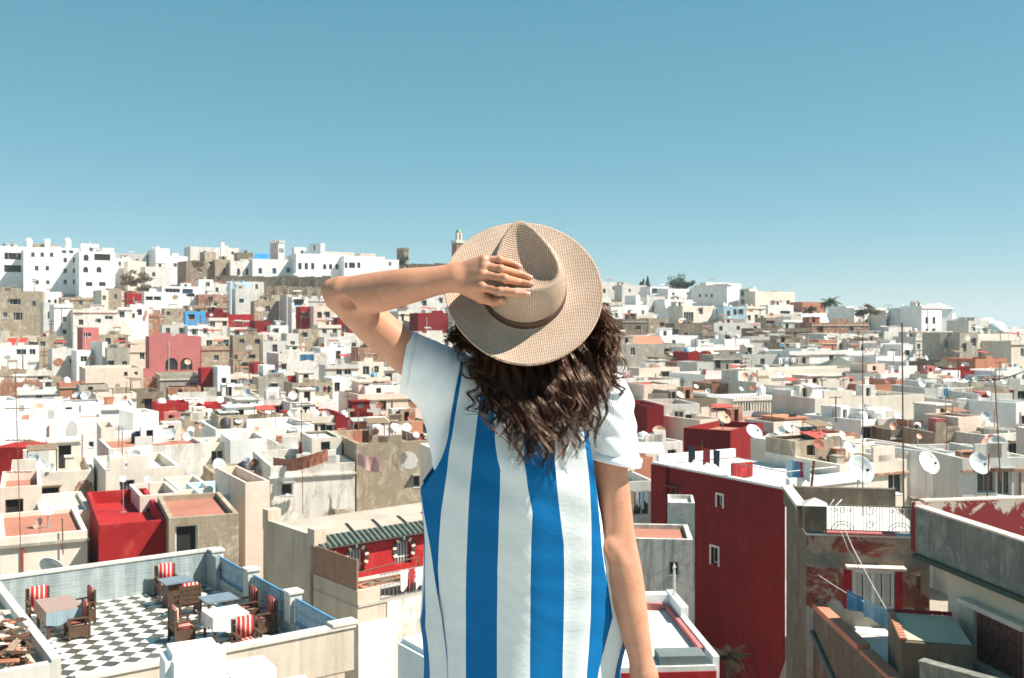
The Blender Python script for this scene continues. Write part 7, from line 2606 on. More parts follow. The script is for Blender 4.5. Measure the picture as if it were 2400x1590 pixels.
class SDF:
    """implicit surface on a rectilinear grid, meshed with surface nets"""

    def __init__(s, xs, ys, zs):
        s.ax = [np.asarray(a, np.float32) for a in (xs, ys, zs)]
        s.f = np.full([len(a) for a in s.ax], 1.0, np.float32)

    def _sub(s, lo, hi):
        sl = []
        for a, l, h in zip(s.ax, lo, hi):
            i0 = max(0, int(np.searchsorted(a, l)) - 1)
            i1 = min(len(a), int(np.searchsorted(a, h)) + 1)
            if i1 <= i0:
                return None, None
            sl.append(slice(i0, i1))
        g = np.meshgrid(*[a[q] for a, q in zip(s.ax, sl)], indexing='ij', sparse=True)
        return tuple(sl), g

    def _put(s, sl, d, k, op='u'):
        f = s.f[sl]
        if op == 'u':
            h = np.maximum(k - np.abs(f - d), 0) / k
            s.f[sl] = np.minimum(f, d) - h * h * k * 0.25
        elif op == 's':
            d = -d
            h = np.maximum(k - np.abs(f - d), 0) / k
            s.f[sl] = np.maximum(f, d) + h * h * k * 0.25

    def cone(s, a, b, r1, r2, k=0.01, flat=None, op='u'):
        """tapered capsule; flat=(normal, factor) squashes it along the normal"""
        a = np.asarray(a, np.float32)
        b = np.asarray(b, np.float32)
        R = max(r1, r2) * 1.35 + 3 * k + 0.006
        sl, g = s._sub(np.minimum(a, b) - R, np.maximum(a, b) + R)
        if sl is None:
            return
        ba = b - a
        q = [g[i] - a[i] for i in range(3)]
        h = np.clip((q[0] * ba[0] + q[1] * ba[1] + q[2] * ba[2]) / max(1e-9, float(ba @ ba)), 0, 1)
        q = [q[i] - h * ba[i] for i in range(3)]
        sc = 1.0
        if flat is not None:
            n = np.asarray(flat[0], np.float32)
            n = n / np.linalg.norm(n)
            qn = (q[0] * n[0] + q[1] * n[1] + q[2] * n[2]) * (1.0 / flat[1] - 1.0)
            q = [q[i] + qn * n[i] for i in range(3)]
            sc = 0.8
        d = (np.sqrt(q[0] ** 2 + q[1] ** 2 + q[2] ** 2) - (r1 + (r2 - r1) * h)) * sc
        s._put(sl, d, k, op)

    def chain(s, pts, k=0.02, sub=7, flat=None):
        """smooth tapering limb through (x, y, z, r) joints"""
        A = np.asarray(pts, np.float64)
        out = []
        n = len(A)
        for i in range(n - 1):
            p0, p1, p2, p3 = A[max(0, i - 1)], A[i], A[i + 1], A[min(n - 1, i + 2)]
            for j in range(sub):
                t = j / sub
                out.append(0.5 * (2 * p1 + (p2 - p0) * t + (2 * p0 - 5 * p1 + 4 * p2 - p3) * t * t + (3 * p1 - p0 - 3 * p2 + p3) * t ** 3))
        out.append(A[-1])
        A = np.asarray(out, np.float32)
        R = A[:, 3].max() * 1.35 + 3 * k + 0.006
        lo, hi = A[:, :3].min(0) - R, A[:, :3].max(0) + R
        sl, g = s._sub(lo, hi)
        acc = np.full(s.f[sl].shape, 1.0, np.float32)
        tmp = SDF.__new__(SDF)
        tmp.ax = [a[q] for a, q in zip(s.ax, sl)]
        tmp.f = acc
        for a, b in zip(A[:-1], A[1:]):
            tmp.cone(a[:3], b[:3], float(a[3]), float(b[3]), 1e-5, flat)
        s._put(sl, tmp.f, k)

    def ell(s, c, r, k=0.02, R=None, op='u'):
        c = np.asarray(c, np.float32)
        m = max(r) + 3 * k + 0.006
        sl, g = s._sub(c - m, c + m)
        if sl is None:
            return
        q = [g[i] - c[i] for i in range(3)]
        if R is not None:
            q = [R[0][i] * q[0] + R[1][i] * q[1] + R[2][i] * q[2] for i in range(3)]
        k0 = np.sqrt((q[0] / r[0]) ** 2 + (q[1] / r[1]) ** 2 + (q[2] / r[2]) ** 2)
        k1 = np.sqrt((q[0] / r[0] ** 2) ** 2 + (q[1] / r[1] ** 2) ** 2 + (q[2] / r[2] ** 2) ** 2) + 1e-6
        s._put(sl, k0 * (k0 - 1.0) / k1, k, op)

    def halfspace(s, p, n, lo, hi):
        """cut away the side the normal points to, inside a box"""
        sl, g = s._sub(np.asarray(lo), np.asarray(hi))
        d = (g[0] - p[0]) * n[0] + (g[1] - p[1]) * n[1] + (g[2] - p[2]) * n[2]
        s.f[sl] = np.maximum(s.f[sl], d)

    def mesh(s, name, mat, off=(0, 0, CZ)):
        f = s.f
        X, Y, Z = s.ax
        ins = f < 0
        c = np.zeros([n - 1 for n in f.shape], np.int8)
        for i in (0, 1):
            for j in (0, 1):
                for k in (0, 1):
                    c += ins[i:f.shape[0] - 1 + i, j:f.shape[1] - 1 + j, k:f.shape[2] - 1 + k]
        I, J, K = np.nonzero((c > 0) & (c < 8))
        idx = np.full(c.shape, -1, np.int32)
        idx[I, J, K] = np.arange(len(I))
        acc = np.zeros((len(I), 3))
        cnt = np.zeros(len(I))
        cr = [(i, j, k) for i in (0, 1) for j in (0, 1) for k in (0, 1)]
        for a in cr:
            for ax in range(3):
                if a[ax]:
                    continue
                b = list(a)
                b[ax] = 1
                fa = f[I + a[0], J + a[1], K + a[2]]
                fb = f[I + b[0], J + b[1], K + b[2]]
                m = (fa < 0) != (fb < 0)
                t = np.where(m, fa / np.where(m, fa - fb, 1), 0)
                pa = np.stack([X[I + a[0]], Y[J + a[1]], Z[K + a[2]]], 1)
                pb = np.stack([X[I + b[0]], Y[J + b[1]], Z[K + b[2]]], 1)
                acc[m] += (pa + (pb - pa) * t[:, None])[m]
                cnt += m
        v = acc / cnt[:, None] + np.asarray(off)
        quads = []
        for ax in range(3):
            a = [slice(None)] * 3
            b = [slice(None)] * 3
            a[ax] = slice(0, -1)
            b[ax] = slice(1, None)
            A = ins[tuple(a)]
            ch = A != ins[tuple(b)]
            o1, o2 = (ax + 1) % 3, (ax + 2) % 3
            ii = np.array(np.nonzero(ch))
            ok = (ii[o1] > 0) & (ii[o2] > 0) & (ii[o1] < f.shape[o1] - 1) & (ii[o2] < f.shape[o2] - 1)
            ii = ii[:, ok]
            fl = A[tuple(ii)]
            q = []
            for d1, d2 in ((-1, -1), (0, -1), (0, 0), (-1, 0)):
                w = ii.copy()
                w[o1] += d1
                w[o2] += d2
                q.append(idx[w[0], w[1], w[2]])
            q = np.stack(q, 1)
            q[~fl] = q[~fl][:, ::-1]
            quads.append(q)
        q = np.concatenate(quads)
        q = q[(q >= 0).all(1)]
        me = bpy.data.meshes.new(name)
        me.vertices.add(len(v))
        me.vertices.foreach_set("co", v.ravel())
        me.loops.add(len(q) * 4)
        me.loops.foreach_set("vertex_index", q.ravel().astype(np.int32))
        me.polygons.add(len(q))
        me.polygons.foreach_set("loop_start", np.arange(len(q), dtype=np.int32) * 4)
        me.polygons.foreach_set("use_smooth", np.ones(len(q), bool))
        me.materials.append(mat)
        me.update(calc_edges=True)
        me.validate()
        return me


def axis(*br):
    out = []
    for a, b, st in br:
        n = max(1, int(round((b - a) / st)))
        out.extend(np.linspace(a, b, n, endpoint=False))
    out.append(br[-1][1])
    return np.array(out)


# ---- materials
def skin_mat():
    m, nt, b = newmat("skin")
    g = nd(nt, "ShaderNodeNewGeometry").outputs["Position"]
    n = noise(nt, g, 22, 7, 0.68)
    c = ramp(nt, n, 0.32, 0.68, (0.47, 0.22, 0.135, 1), (0.56, 0.285, 0.185, 1)).outputs[0]
    n3 = ramp(nt, noise(nt, g, 90, 5, 0.7), 0.35, 0.70, (0.95, 0.92, 0.90, 1), (1.04, 1.03, 1.02, 1)).outputs[0]
    c = mix(nt, 1.0, c, n3, 'MULTIPLY')
    n2 = noise(nt, g, 160, 3, 0.6)
    fr = ramp(nt, n2, 0.70, 0.74, (0, 0, 0, 1), (0.35, 0.35, 0.35, 1)).outputs[0]
    c = mix(nt, fr, c, (0.30, 0.13, 0.075))
    nt.links.new(c, b.inputs["Base Color"])
    b.inputs["Roughness"].default_value = 0.48
    b.inputs["Specular IOR Level"].default_value = 0.35
    b.inputs["Subsurface Weight"].default_value = 0.12
    b.inputs["Subsurface Radius"].default_value = (0.010, 0.004, 0.002)
    b.inputs["Subsurface Scale"].default_value = 0.5
    bump(nt, b, mix(nt, 0.5, noise(nt, g, 480, 3, 0.6), noise(nt, g, 70, 5, 0.65)), 0.09, 0.003)
    return m


def cloth_mat(name, col, rough=0.75, wr=0.35, sheen=0.0, sc=1.0):
    m, nt, b = newmat(name)
    g = nd(nt, "ShaderNodeNewGeometry").outputs["Position"]
    n = noise(nt, g, 9, 4, 0.6)
    c = ramp(nt, n, 0.3, 0.7, tuple(x * 0.93 for x in col) + (1,), tuple(min(1, x * 1.04) for x in col) + (1,)).outputs[0]
    nt.links.new(c, b.inputs["Base Color"])
    b.inputs["Roughness"].default_value = rough
    b.inputs["Specular IOR Level"].default_value = 0.12
    b.inputs["Sheen Weight"].default_value = sheen
    h1 = noise(nt, mapping(nt, g, (1, 1, 2.2), rot=(0, 0.35, 0)), 26 * sc, 5, 0.55, 1.8)
    h2 = noise(nt, g, 900, 2, 0.5)
    hh = mix(nt, 0.12, h1, h2)
    bump(nt, b, hh, wr, 0.004)
    return m


M_SKIN = skin_mat()
M_SHIRT = cloth_mat("white_jersey", (0.80, 0.82, 0.83), wr=0.18, sc=0.5)
M_BLUE = cloth_mat("blue_cotton", (0.0015, 0.115, 0.30), rough=0.7, wr=0.30)
M_WHITE = cloth_mat("white_cotton", (0.62, 0.65, 0.65), rough=0.8, wr=0.30)

PERSON = thing("person", "person in straw hat and blue striped dress seen from behind, hand on hat", "person", (0.03, 2.35, CZ - 1.60))
PINV = Matrix.Translation(-PERSON.location)


def ppart(name, me, parent=PERSON):
    o = link(name, me, parent)
    o.matrix_parent_inverse = Matrix.Identity(4)
    if parent is PERSON:
        o.location = -PERSON.location
    return o


# ---- the straw hat: axis leans back towards the camera
HC = Vector(tuple(pp(1226, 682, 2.25)))
th = math.radians(33)
h_a = Vector((0.03, -math.cos(th), math.sin(th))).normalized()
h_f = Vector((-0.16, math.sin(th), math.cos(th)))
h_f = (h_f - h_a * h_f.dot(h_a)).normalized()
h_r = h_f.cross(h_a).normalized()
NA = 144


def hat_pt(f, r, h):
    return HC + Vector((0, 0, CZ)) + h_f * f + h_r * r + h_a * h


def crown_base(ph):
    return 0.104 * math.cos(ph), 0.094 * math.sin(ph)


def ridge(ph):
    c, s_ = math.cos(ph), math.sin(ph)
    # a teardrop, pointed at the front (ph = 0) and broad at the back
    w = 0.064 * (0.5 * (1 - c)) ** 0.60 + 0.023
    f = 0.088 if c > 0 else 0.074
    return f * c, w * (1 if s_ >= 0 else -1) * abs(s_) ** 0.75


def straw_mat():
    m, nt, b = newmat("woven_straw")
    uv = nd(nt, "ShaderNodeUVMap").outputs[0]
    g = nd(nt, "ShaderNodeNewGeometry").outputs["Position"]
    wob = noise(nt, uv, 14, 3)
    sx = nd(nt, "ShaderNodeSeparateXYZ")
    nt.links.new(uv, sx.inputs[0])
    sig = []
    for i in (0, 1):
        a = nd(nt, "ShaderNodeMath", operation='MULTIPLY')
        nt.links.new(sx.outputs[i], a.inputs[0])
        a.inputs[1].default_value = 2 * math.pi / 0.0040
        w = nd(nt, "ShaderNodeMath", operation='MULTIPLY_ADD')
        nt.links.new(wob, w.inputs[0])
        w.inputs[1].default_value = 5.0
        nt.links.new(a.outputs[0], w.inputs[2])
        s_ = nd(nt, "ShaderNodeMath", operation='SINE')
        nt.links.new(w.outputs[0], s_.inputs[0])
        sig.append(s_.outputs[0])
    mx = nd(nt, "ShaderNodeMath", operation='MAXIMUM')
    nt.links.new(sig[0], mx.inputs[0])
    nt.links.new(sig[1], mx.inputs[1])
    hole = ramp(nt, mx.outputs[0], 0.02, 0.42).outputs[0]
    n1 = noise(nt, mapping(nt, uv, (900, 60, 1)), 1.0, 3)
    n2 = noise(nt, mapping(nt, uv, (60, 900, 1)), 1.0, 3)
    fib = mix(nt, 0.5, n1, n2)
    straw = ramp(nt, fib, 0.35, 0.65, (0.47, 0.325, 0.235, 1), (0.70, 0.535, 0.42, 1)).outputs[0]
    big = ramp(nt, noise(nt, g, 16, 4), 0.3, 0.7, (0.88, 0.88, 0.88, 1), (1.06, 1.06, 1.06, 1)).outputs[0]
    straw = mix(nt, 1.0, straw, big, 'MULTIPLY')
    c = mix(nt, hole, (0.25, 0.16, 0.105), straw)
    nt.links.new(c, b.inputs["Base Color"])
    b.inputs["Roughness"].default_value = 0.6
    b.inputs["Specular IOR Level"].default_value = 0.25
    bump(nt, b, mx.outputs[0], 0.6, 0.0012)
    return m


def grid_mesh(name, rows, mats, uvf=None, closed=True, flip=False, smooth=True, thick=0.0):
    """rows of points joined by quads"""
    n = len(rows[0])
    v = [tuple(p) for r in rows for p in r]
    fs = []
    for i in range(len(rows) - 1):
        for j in range(n if closed else n - 1):
            q = (i * n + j, i * n + (j + 1) % n, (i + 1) * n + (j + 1) % n, (i + 1) * n + j)
            fs.append(q[::-1] if flip else q)
    me = bpy.data.meshes.new(name)
    me.from_pydata(v, [], fs)
    for m in (mats if isinstance(mats, (list, tuple)) else [mats]):
        me.materials.append(m)
    me.polygons.foreach_set("use_smooth", [smooth] * len(fs))
    if uvf is not None:
        uvl = me.uv_layers.new(name="UVMap")
        li = np.zeros(len(me.loops), np.int32)
        me.loops.foreach_get("vertex_index", li)
        uv = np.array([uvf(k // n, k % n) for k in range(len(v))])
        uvl.data.foreach_set("uv", uv[li].ravel())
    me.update()
    return me


M_STRAW = straw_mat()
HAT = ppart("hat", None)
HAT["label"] = "natural straw fedora hat with brown band"
crown_rows, crown_uv = [], []
NS, NT_ = 26, 22
for i in range(NS + 1):
    t = i / NS
    row, ur = [], []
    for j in range(NA):
        ph = 2 * math.pi * j / NA
        bf, br = crown_base(ph)
        rf, rr = ridge(ph)
        hr = 0.112 + 0.034 * (0.5 + 0.5 * math.cos(ph)) ** 2
        w = t ** 2.1
        f_, r_ = bf + (rf - bf) * w, br + (rr - br) * w
        h = hr * (1 - (1 - t) ** 1.25) * (1 - 0.02 * t)
        pin = math.exp(-((abs(ph if ph < math.pi else 2 * math.pi - ph) - 0.75) / 0.35) ** 2) * math.sin(math.pi * min(1, t * 1.05)) * 0.012
        r_ -= pin * (1 if r_ > 0 else -1)
        row.append(hat_pt(f_, r_, h))
        ur.append((ph * 0.1, h * 1.1))
    crown_rows.append(row)
    crown_uv.append(ur)
for i in range(1, NT_ + 1):
    t = i / NT_
    row, ur = [], []
    for j in range(NA):
        ph = 2 * math.pi * j / NA
        rf, rr = ridge(ph)
        hr = 0.110 + 0.034 * (0.5 + 0.5 * math.cos(ph)) ** 2
        c = 1 - t
        cf = -0.012
        f_, r_ = cf + (rf - cf) * c, rr * c
        dep = 0.030 * (1 - c ** 2.2) ** 0.9
        h0 = 0.104 + 0.030 * (f_ + 0.07) / 0.16
        h = hr * (c ** 2) + h0 * (1 - c ** 2) - dep + 0.0035 * math.sin(math.pi * min(1, t * 6)) * (1 if t < 1 / 6 else 0)
        row.append(hat_pt(f_, r_, h))
        ur.append((f_, r_))
    crown_rows.append(row)
    crown_uv.append(ur)
me = grid_mesh("crown", crown_rows, M_STRAW, lambda i, j: crown_uv[i][j])
CROWN = ppart("crown", me, HAT)
brim_rows, brim_uv = [], []
NB = 22
prof = [(t / NB, 1) for t in range(NB + 1)] + [(1.004, 0)] + [(t / NB, -1) for t in range(NB, -1, -1)]
for t, sd in prof:
    row, ur = [], []
    for j in range(NA):
        ph = 2 * math.pi * j / NA
        bf, br = crown_base(ph)
        of, orr = 0.200 * math.cos(ph), 0.178 * math.sin(ph)
        f_, r_ = bf + (of - bf) * t, br + (orr - br) * t
        h = 0.006 * math.exp(-t * 8) + 0.016 * t ** 2 * math.sin(ph) ** 2 - 0.010 * t ** 1.5 * math.cos(ph) + 0.003 * t * math.sin(3 * ph + 0.6)
        h += 0.0022 * sd * (1.0 if t < 0.965 else 1.6)
        row.append(hat_pt(f_, r_, h))
        ur.append((f_ * 0.96 + r_ * 0.28, r_ * 0.96 - f_ * 0.28))
    brim_rows.append(row)
    brim_uv.append(ur)
me = grid_mesh("brim", brim_rows, M_STRAW, lambda i, j: brim_uv[i][j])
BRIM = ppart("brim", me, HAT)
M_BAND = simple("brown_leather_band", (0.075, 0.032, 0.020), 0.5, 0, 0.2, 60)
band_rows = []
for h, ex in ((0.001, 0.0006), (0.001, 0.0035), (0.012, 0.0036), (0.023, 0.0028), (0.0235, 0.0002)):
    row = []
    for j in range(NA):
        ph = 2 * math.pi * j / NA
        bf, br = crown_base(ph)
        rf, rr = ridge(ph)
        t = 1 - (1 - min(1, h / 0.12)) ** (1 / 1.25)
        w = t ** 2.1
        f_, r_ = bf + (rf - bf) * w, br + (rr - br) * w
        L = math.hypot(f_, r_)
        pin = math.exp(-((abs(ph if ph < math.pi else 2 * math.pi - ph) - 0.75) / 0.35) ** 2) * math.sin(math.pi * min(1, t * 1.05)) * 0.012
        r_ -= pin * (1 if r_ > 0 else -1)
        row.append(hat_pt(f_ * (1 + ex / L), r_ * (1 + ex / L), h + 0.003))
    band_rows.append(row)
ppart("hat_band", grid_mesh("hat_band", band_rows, M_BAND), HAT)

# where a ray through a pixel meets the crown (to rest the fingers on it)
_cv = [Vector(v.co) - Vector((0, 0, CZ)) for v in CROWN.data.vertices] + [Vector(v.co) - Vector((0, 0, CZ)) for v in BRIM.data.vertices]
_cf = [tuple(p.vertices) for p in CROWN.data.polygons]
_n0 = len(CROWN.data.vertices)
_cf += [tuple(i + _n0 for i in p.vertices) for p in BRIM.data.polygons]
HATBVH = BVHTree.FromPolygons(_cv, _cf)


def on_hat(px, py, lift):
    d = Vector(tuple(pp(px, py, 1.0))).normalized()
    hit = HATBVH.ray_cast(Vector((0, 0, 0)), d)
    if hit[0] is None:
        return pp(px, py, 2.2)
    p = hit[0] - d * lift
    return np.array(p)


# ---- body
hand_c = pp(1150, 660, 2.10)
wr_d = float(on_hat(1135, 640, 0.016)[1]) + 0.012
fine_x = (hand_c[0] - 0.105, hand_c[0] + 0.105)
zt = hand_c[2] + 0.075
zb = hand_c[2] - 0.075
body = SDF(axis((-0.47, fine_x[0], 0.0045), (fine_x[0], fine_x[1], 0.0017), (fine_x[1], 0.34, 0.0045)),
           axis((1.98, 2.18, 0.0026), (2.18, 2.60, 0.0055)),
           axis((-1.61, -0.9, 0.010), (-0.9, zb, 0.0045), (zb, zt, 0.0017), (zt, 0.20, 0.0045)))
# torso, hips, legs
body.ell((0.02, 2.335, -0.33), (0.135, 0.085, 0.20), 0.03)
body.ell((0.02, 2.335, -0.55), (0.115, 0.085, 0.15), 0.04)
body.ell((0.02, 2.345, -0.75), (0.155, 0.105, 0.13), 0.04)
body.cone((-0.10, 2.33, -0.165), (0.155, 2.33, -0.185), 0.055, 0.055, 0.04)
body.cone((0.02, 2.335, -0.20), (0.03, 2.345, -0.04), 0.056, 0.050, 0.03)
for sx in (-1, 1):
    hx = 0.02 + sx * 0.085
    body.cone((hx, 2.345, -0.80), (hx + sx * 0.01, 2.335, -1.12), 0.085, 0.052, 0.03)
    body.cone((hx + sx * 0.01, 2.335, -1.12), (hx + sx * 0.012, 2.345, -1.30), 0.052, 0.052, 0.02)
    body.cone((hx + sx * 0.012, 2.345, -1.30), (hx + sx * 0.015, 2.35, -1.53), 0.050, 0.034, 0.02)
    body.cone((hx + sx * 0.015, 2.335, -1.56), (hx + sx * 0.03, 2.50, -1.575), 0.036, 0.024, 0.02)
# head, tipped back under the hat, with face, ears
hd = np.array([0.035, 2.36, 0.035])
tip = math.radians(18)
fw = np.array([0, math.cos(tip), math.sin(tip)])
upv = np.array([0, -math.sin(tip), math.cos(tip)])
rt = np.array([1.0, 0, 0])
Rh = [rt, fw, upv]
body.ell(hd, (0.074, 0.088, 0.095), 0.02, None)
body.ell(hd + fw * 0.030 - upv * 0.045, (0.060, 0.062, 0.070), 0.03)
body.cone(hd + fw * 0.088 + upv * 0.005, hd + fw * 0.108 - upv * 0.032, 0.008, 0.013, 0.014)
body.cone(hd + fw * 0.080 - upv * 0.062 - rt * 0.018, hd + fw * 0.080 - upv * 0.062 + rt * 0.018, 0.008, 0.008, 0.012)
body.ell(hd + fw * 0.075 - upv * 0.100, (0.022, 0.018, 0.016), 0.02)
for sx in (-1, 1):
    body.ell(hd + fw * 0.092 + upv * 0.004 + rt * sx * 0.032, (0.017, 0.012, 0.012), 0.01, None, 's')
    body.ell(hd + fw * 0.076 + upv * 0.004 + rt * sx * 0.032, (0.013, 0.013, 0.013), 0.004)
    body.ell(hd - fw * 0.005 - upv * 0.012 + rt * sx * 0.080, (0.010, 0.018, 0.030), 0.008)
# the left hand: back of the hand to the camera, five fingers resting on the crown
mcp = [(1134, 609, .0095), (1134, 624, .0100), (1130, 643, .0105), (1131, 672, .0105)]
fing = [[(1136, 610), (1171, 609), (1197, 615.5), (1215, 624)],
        [(1137, 625), (1174, 631), (1216, 642), (1239, 650)],
        [(1134, 645), (1183, 653), (1217, 662), (1243, 667)],
        [(1134, 674), (1172, 683), (1207, 687.5), (1233, 689.5)]]
frad = [(.0088, .0082, .0076, .0066), (.0094, .0090, .0082, .0072), (.0098, .0093, .0085, .0074), (.0098, .0093, .0085, .0073)]
nrm = np.array([0.05, 1, 0.1])
wri = np.array(pp(1062, 651, wr_d + 0.018))
FQ = []
for i, (pts, rr) in enumerate(zip(fing, frad)):
    dep = [float(on_hat(x, y, r * 0.95)[1]) for (x, y), r in zip(pts, rr)]
    dep[1] -= 0.004
    dep[0] = dep[1] + 0.006
    for it in range(25):
        for a in range(3):
            for q_ in range(9):
                t_ = q_ / 8
                x = pts[a][0] + (pts[a + 1][0] - pts[a][0]) * t_
                y = pts[a][1] + (pts[a + 1][1] - pts[a][1]) * t_
                r_ = rr[a] + (rr[a + 1] - rr[a]) * t_
                ov = dep[a] + (dep[a + 1] - dep[a]) * t_ - float(on_hat(x, y, r_ * 0.90)[1])
                if ov > 0:
                    dep[a] -= ov * (1 - t_) * 0.7
                    dep[a + 1] -= ov * t_ * 0.7
    FQ.append(dep)
kd = np.mean([f[0] for f in FQ])
wr_d = kd + 0.010
wri[:] = pp(1062, 651, wr_d + 0.010)
knuck = []
for i, (x, y, r) in enumerate(mcp):
    FQ[i][0] = 0.5 * FQ[i][0] + 0.5 * kd
    knuck.append(pp(x, y, FQ[i][0]))
for i, k_ in enumerate(knuck):
    w0 = pp(1072, 636 + i * 9.5, wri[1])
    body.cone(w0, k_, 0.016, 0.0125 if i else 0.0115, 0.010, (nrm, 0.95))
    body.ell(k_ + np.array([0, -0.0050, 0]), (0.0080, 0.0080, 0.0070), 0.006)
body.cone(pp(1090, 664, wri[1] + 0.004), pp(1120, 684, wr_d + 0.006), 0.018, 0.013, 0.012)
TIPS = []
for i, (pts, rr) in enumerate(zip(fing, frad)):
    q = [pp(x, y, d) for (x, y), d in zip(pts, FQ[i])]
    q[0] = knuck[i]
    for a in range(3):
        body.cone(q[a], q[a + 1], rr[a], rr[a + 1], 0.0032 if a == 0 else 0.002)
    body.ell(q[1] + np.array([0, -0.0014, 0]), (rr[1] * 1.06,) * 3, 0.003)
    TIPS.append((q[2], q[3], rr[3]))
# thumb leaves the side of the palm and tucks under the index finger
thp = [pp(1096, 676, wr_d + 0.008), pp(1128, 698, wr_d + 0.012), None, None]
for a, (x, y) in ((2, (1157, 708)), (3, (1178, 705))):
    t_ = on_hat(x, y, 0.009)
    thp[a] = pp(x, y, min(float(t_[1]), thp[a - 1][1] + 0.02))
body.cone(thp[0], thp[1], 0.0165, 0.0125, 0.012)
body.cone(thp[1], thp[2], 0.0122, 0.0105, 0.004)
body.cone(thp[2], thp[3], 0.0105, 0.0082, 0.003)
TIPS.append((thp[2], thp[3], 0.0082))
# left arm, raised to the hat
shL = pp(1040, 885, 2.33)
elb = pp(800, 694, 2.245)
def j4(px, py, d, r):
    return tuple(pp(px, py, d)) + (r,)


body.chain([tuple(shL) + (0.058,), j4(945, 822, 2.305, 0.0475), j4(865, 752, 2.275, 0.0450), j4(806, 697, 2.245, 0.0385)], 0.02)
body.chain([j4(795, 690, 2.243, 0.0355), j4(868, 688, 2.215, 0.0455), j4(950, 672, 2.175, 0.0400), j4(1015, 660, 0.5 * (2.175 + wri[1]) - 0.004, 0.0325), tuple(wri) + (0.0300,)], 0.012, 7, ((0.0, 1, 0.0), 0.93))
body.cone(pp(774, 676, 2.240), pp(792, 680, 2.236), 0.016, 0.028, 0.016)
body.ell(pp(771, 680, 2.236), (0.012, 0.012, 0.016), 0.012)
body.ell(pp(815, 712, 2.205), (0.020, 0.008, 0.014), 0.014, None, 's')
# right arm, hanging
RA = [(1412, 935, 2.335, .055), (1430, 1085, 2.335, .0405), (1443, 1200, 2.335, .0385), (1450, 1272, 2.33, .041), (1464, 1350, 2.325, .0425), (1481, 1440, 2.315, .037), (1503, 1550, 2.305, .0275), (1509, 1580, 2.30, .0275)]
body.chain([j4(*a) for a in RA], 0.02)
body.ell(pp(1430, 1283, 2.296), (0.014, 0.012, 0.018), 0.02)
body.ell(pp(1475, 1278, 2.286), (0.009, 0.006, 0.022), 0.02, None, 's')
hb = pp(1509, 1580, 2.30)
hk = pp(1530, 1668, 2.285)
body.cone(hb, hk, 0.027, 0.033, 0.02, ((0.2, 1, 0), 0.55))
for i in range(4):
    o = np.array([(i - 1.5) * 0.017, (i - 1.5) * 0.003, 0])
    a_ = hk + o
    m_ = a_ + np.array([0.008, 0.006, -0.040 + 0.004 * abs(i - 1.3)])
    e_ = m_ + np.array([0.000, 0.016, -0.034])
    body.cone(a_, m_, 0.0092, 0.0085, 0.003)
    body.cone(m_, e_, 0.0085, 0.0070, 0.002)
body.cone(hb + np.array([-0.015, 0.015, -0.02]), hb + np.array([-0.034, 0.03, -0.065]), 0.015, 0.011, 0.01)
body.cone(hb + np.array([-0.034, 0.03, -0.065]), hb + np.array([-0.030, 0.042, -0.105]), 0.0105, 0.0085, 0.003)
BODY = ppart("body", body.mesh("body", M_SKIN))

# finger nails
M_NAIL = simple("nail", (0.62, 0.36, 0.29), 0.3, 0, 0.05, 50)
for a, b, r in TIPS:
    ax_ = Vector(tuple(b - a)).normalized()
    out = Vector((0.0, -1.0, 0.12))
    out = (out - ax_ * out.dot(ax_)).normalized()
    sd = ax_.cross(out)
    M_ = Matrix((sd, ax_, out)).transposed().to_4x4()
    M_.translation = Vector(tuple(b)) + Vector((0, 0, CZ)) + ax_ * (r * 0.25) + out * (r * 0.70)
    mb = MB()
    rings = []
    for i in range(5):
        for j in range(5):
            u, w = i / 2 - 1, j / 2 - 1
            e = 1 - 0.25 * max(0, u) ** 2
            mb.v.append(tuple(M_ @ Vector((w * r * 0.62 * e, u * r * 0.85, r * 0.36 * (1 - (w * 0.85) ** 2) - r * 0.18 * (u * 0.7) ** 2))))
    for i in range(4):
        for j in range(4):
            k_ = i * 5 + j
            mb.f.append((k_, k_ + 1, k_ + 6, k_ + 5))
            mb.m.append(0)
    ppart("fingernail", mb.mesh("fingernail", M_NAIL, True))

# ---- white T-shirt
sh = SDF(axis((-0.34, 0.34, 0.0042)), axis((2.12, 2.52, 0.0050)), axis((-0.75, -0.0, 0.0042)))
sh.ell((0.02, 2.335, -0.33), (0.158, 0.112, 0.225), 0.03)
sh.ell((0.02, 2.335, -0.56), (0.150, 0.112, 0.20), 0.04)
sh.cone((-0.115, 2.33, -0.155), (0.165, 2.33, -0.178), 0.068, 0.074, 0.05)
hemL = pp(957, 842, 2.312)
sh.cone(pp(1045, 895, 2.33), pp(930, 832, 2.312), 0.080, 0.062, 0.03)
sh.cone(pp(1045, 930, 2.33), pp(1052, 1085, 2.335), 0.060, 0.036, 0.03)
dirL = np.array([-0.97, -0.05, 0.16])
dirL /= np.linalg.norm(dirL)
sh.cone(pp(1412, 940, 2.335), pp(1442, 1095, 2.335), 0.072, 0.060, 0.035)
hemR = pp(1438, 1080, 2.335)
dirR = np.array([0.10, 0.0, -1.0])
dirR /= np.linalg.norm(dirR)
dirR2 = np.array([-0.22, 0.0, -1.0]) / np.linalg.norm([-0.22, 0, -1.0])
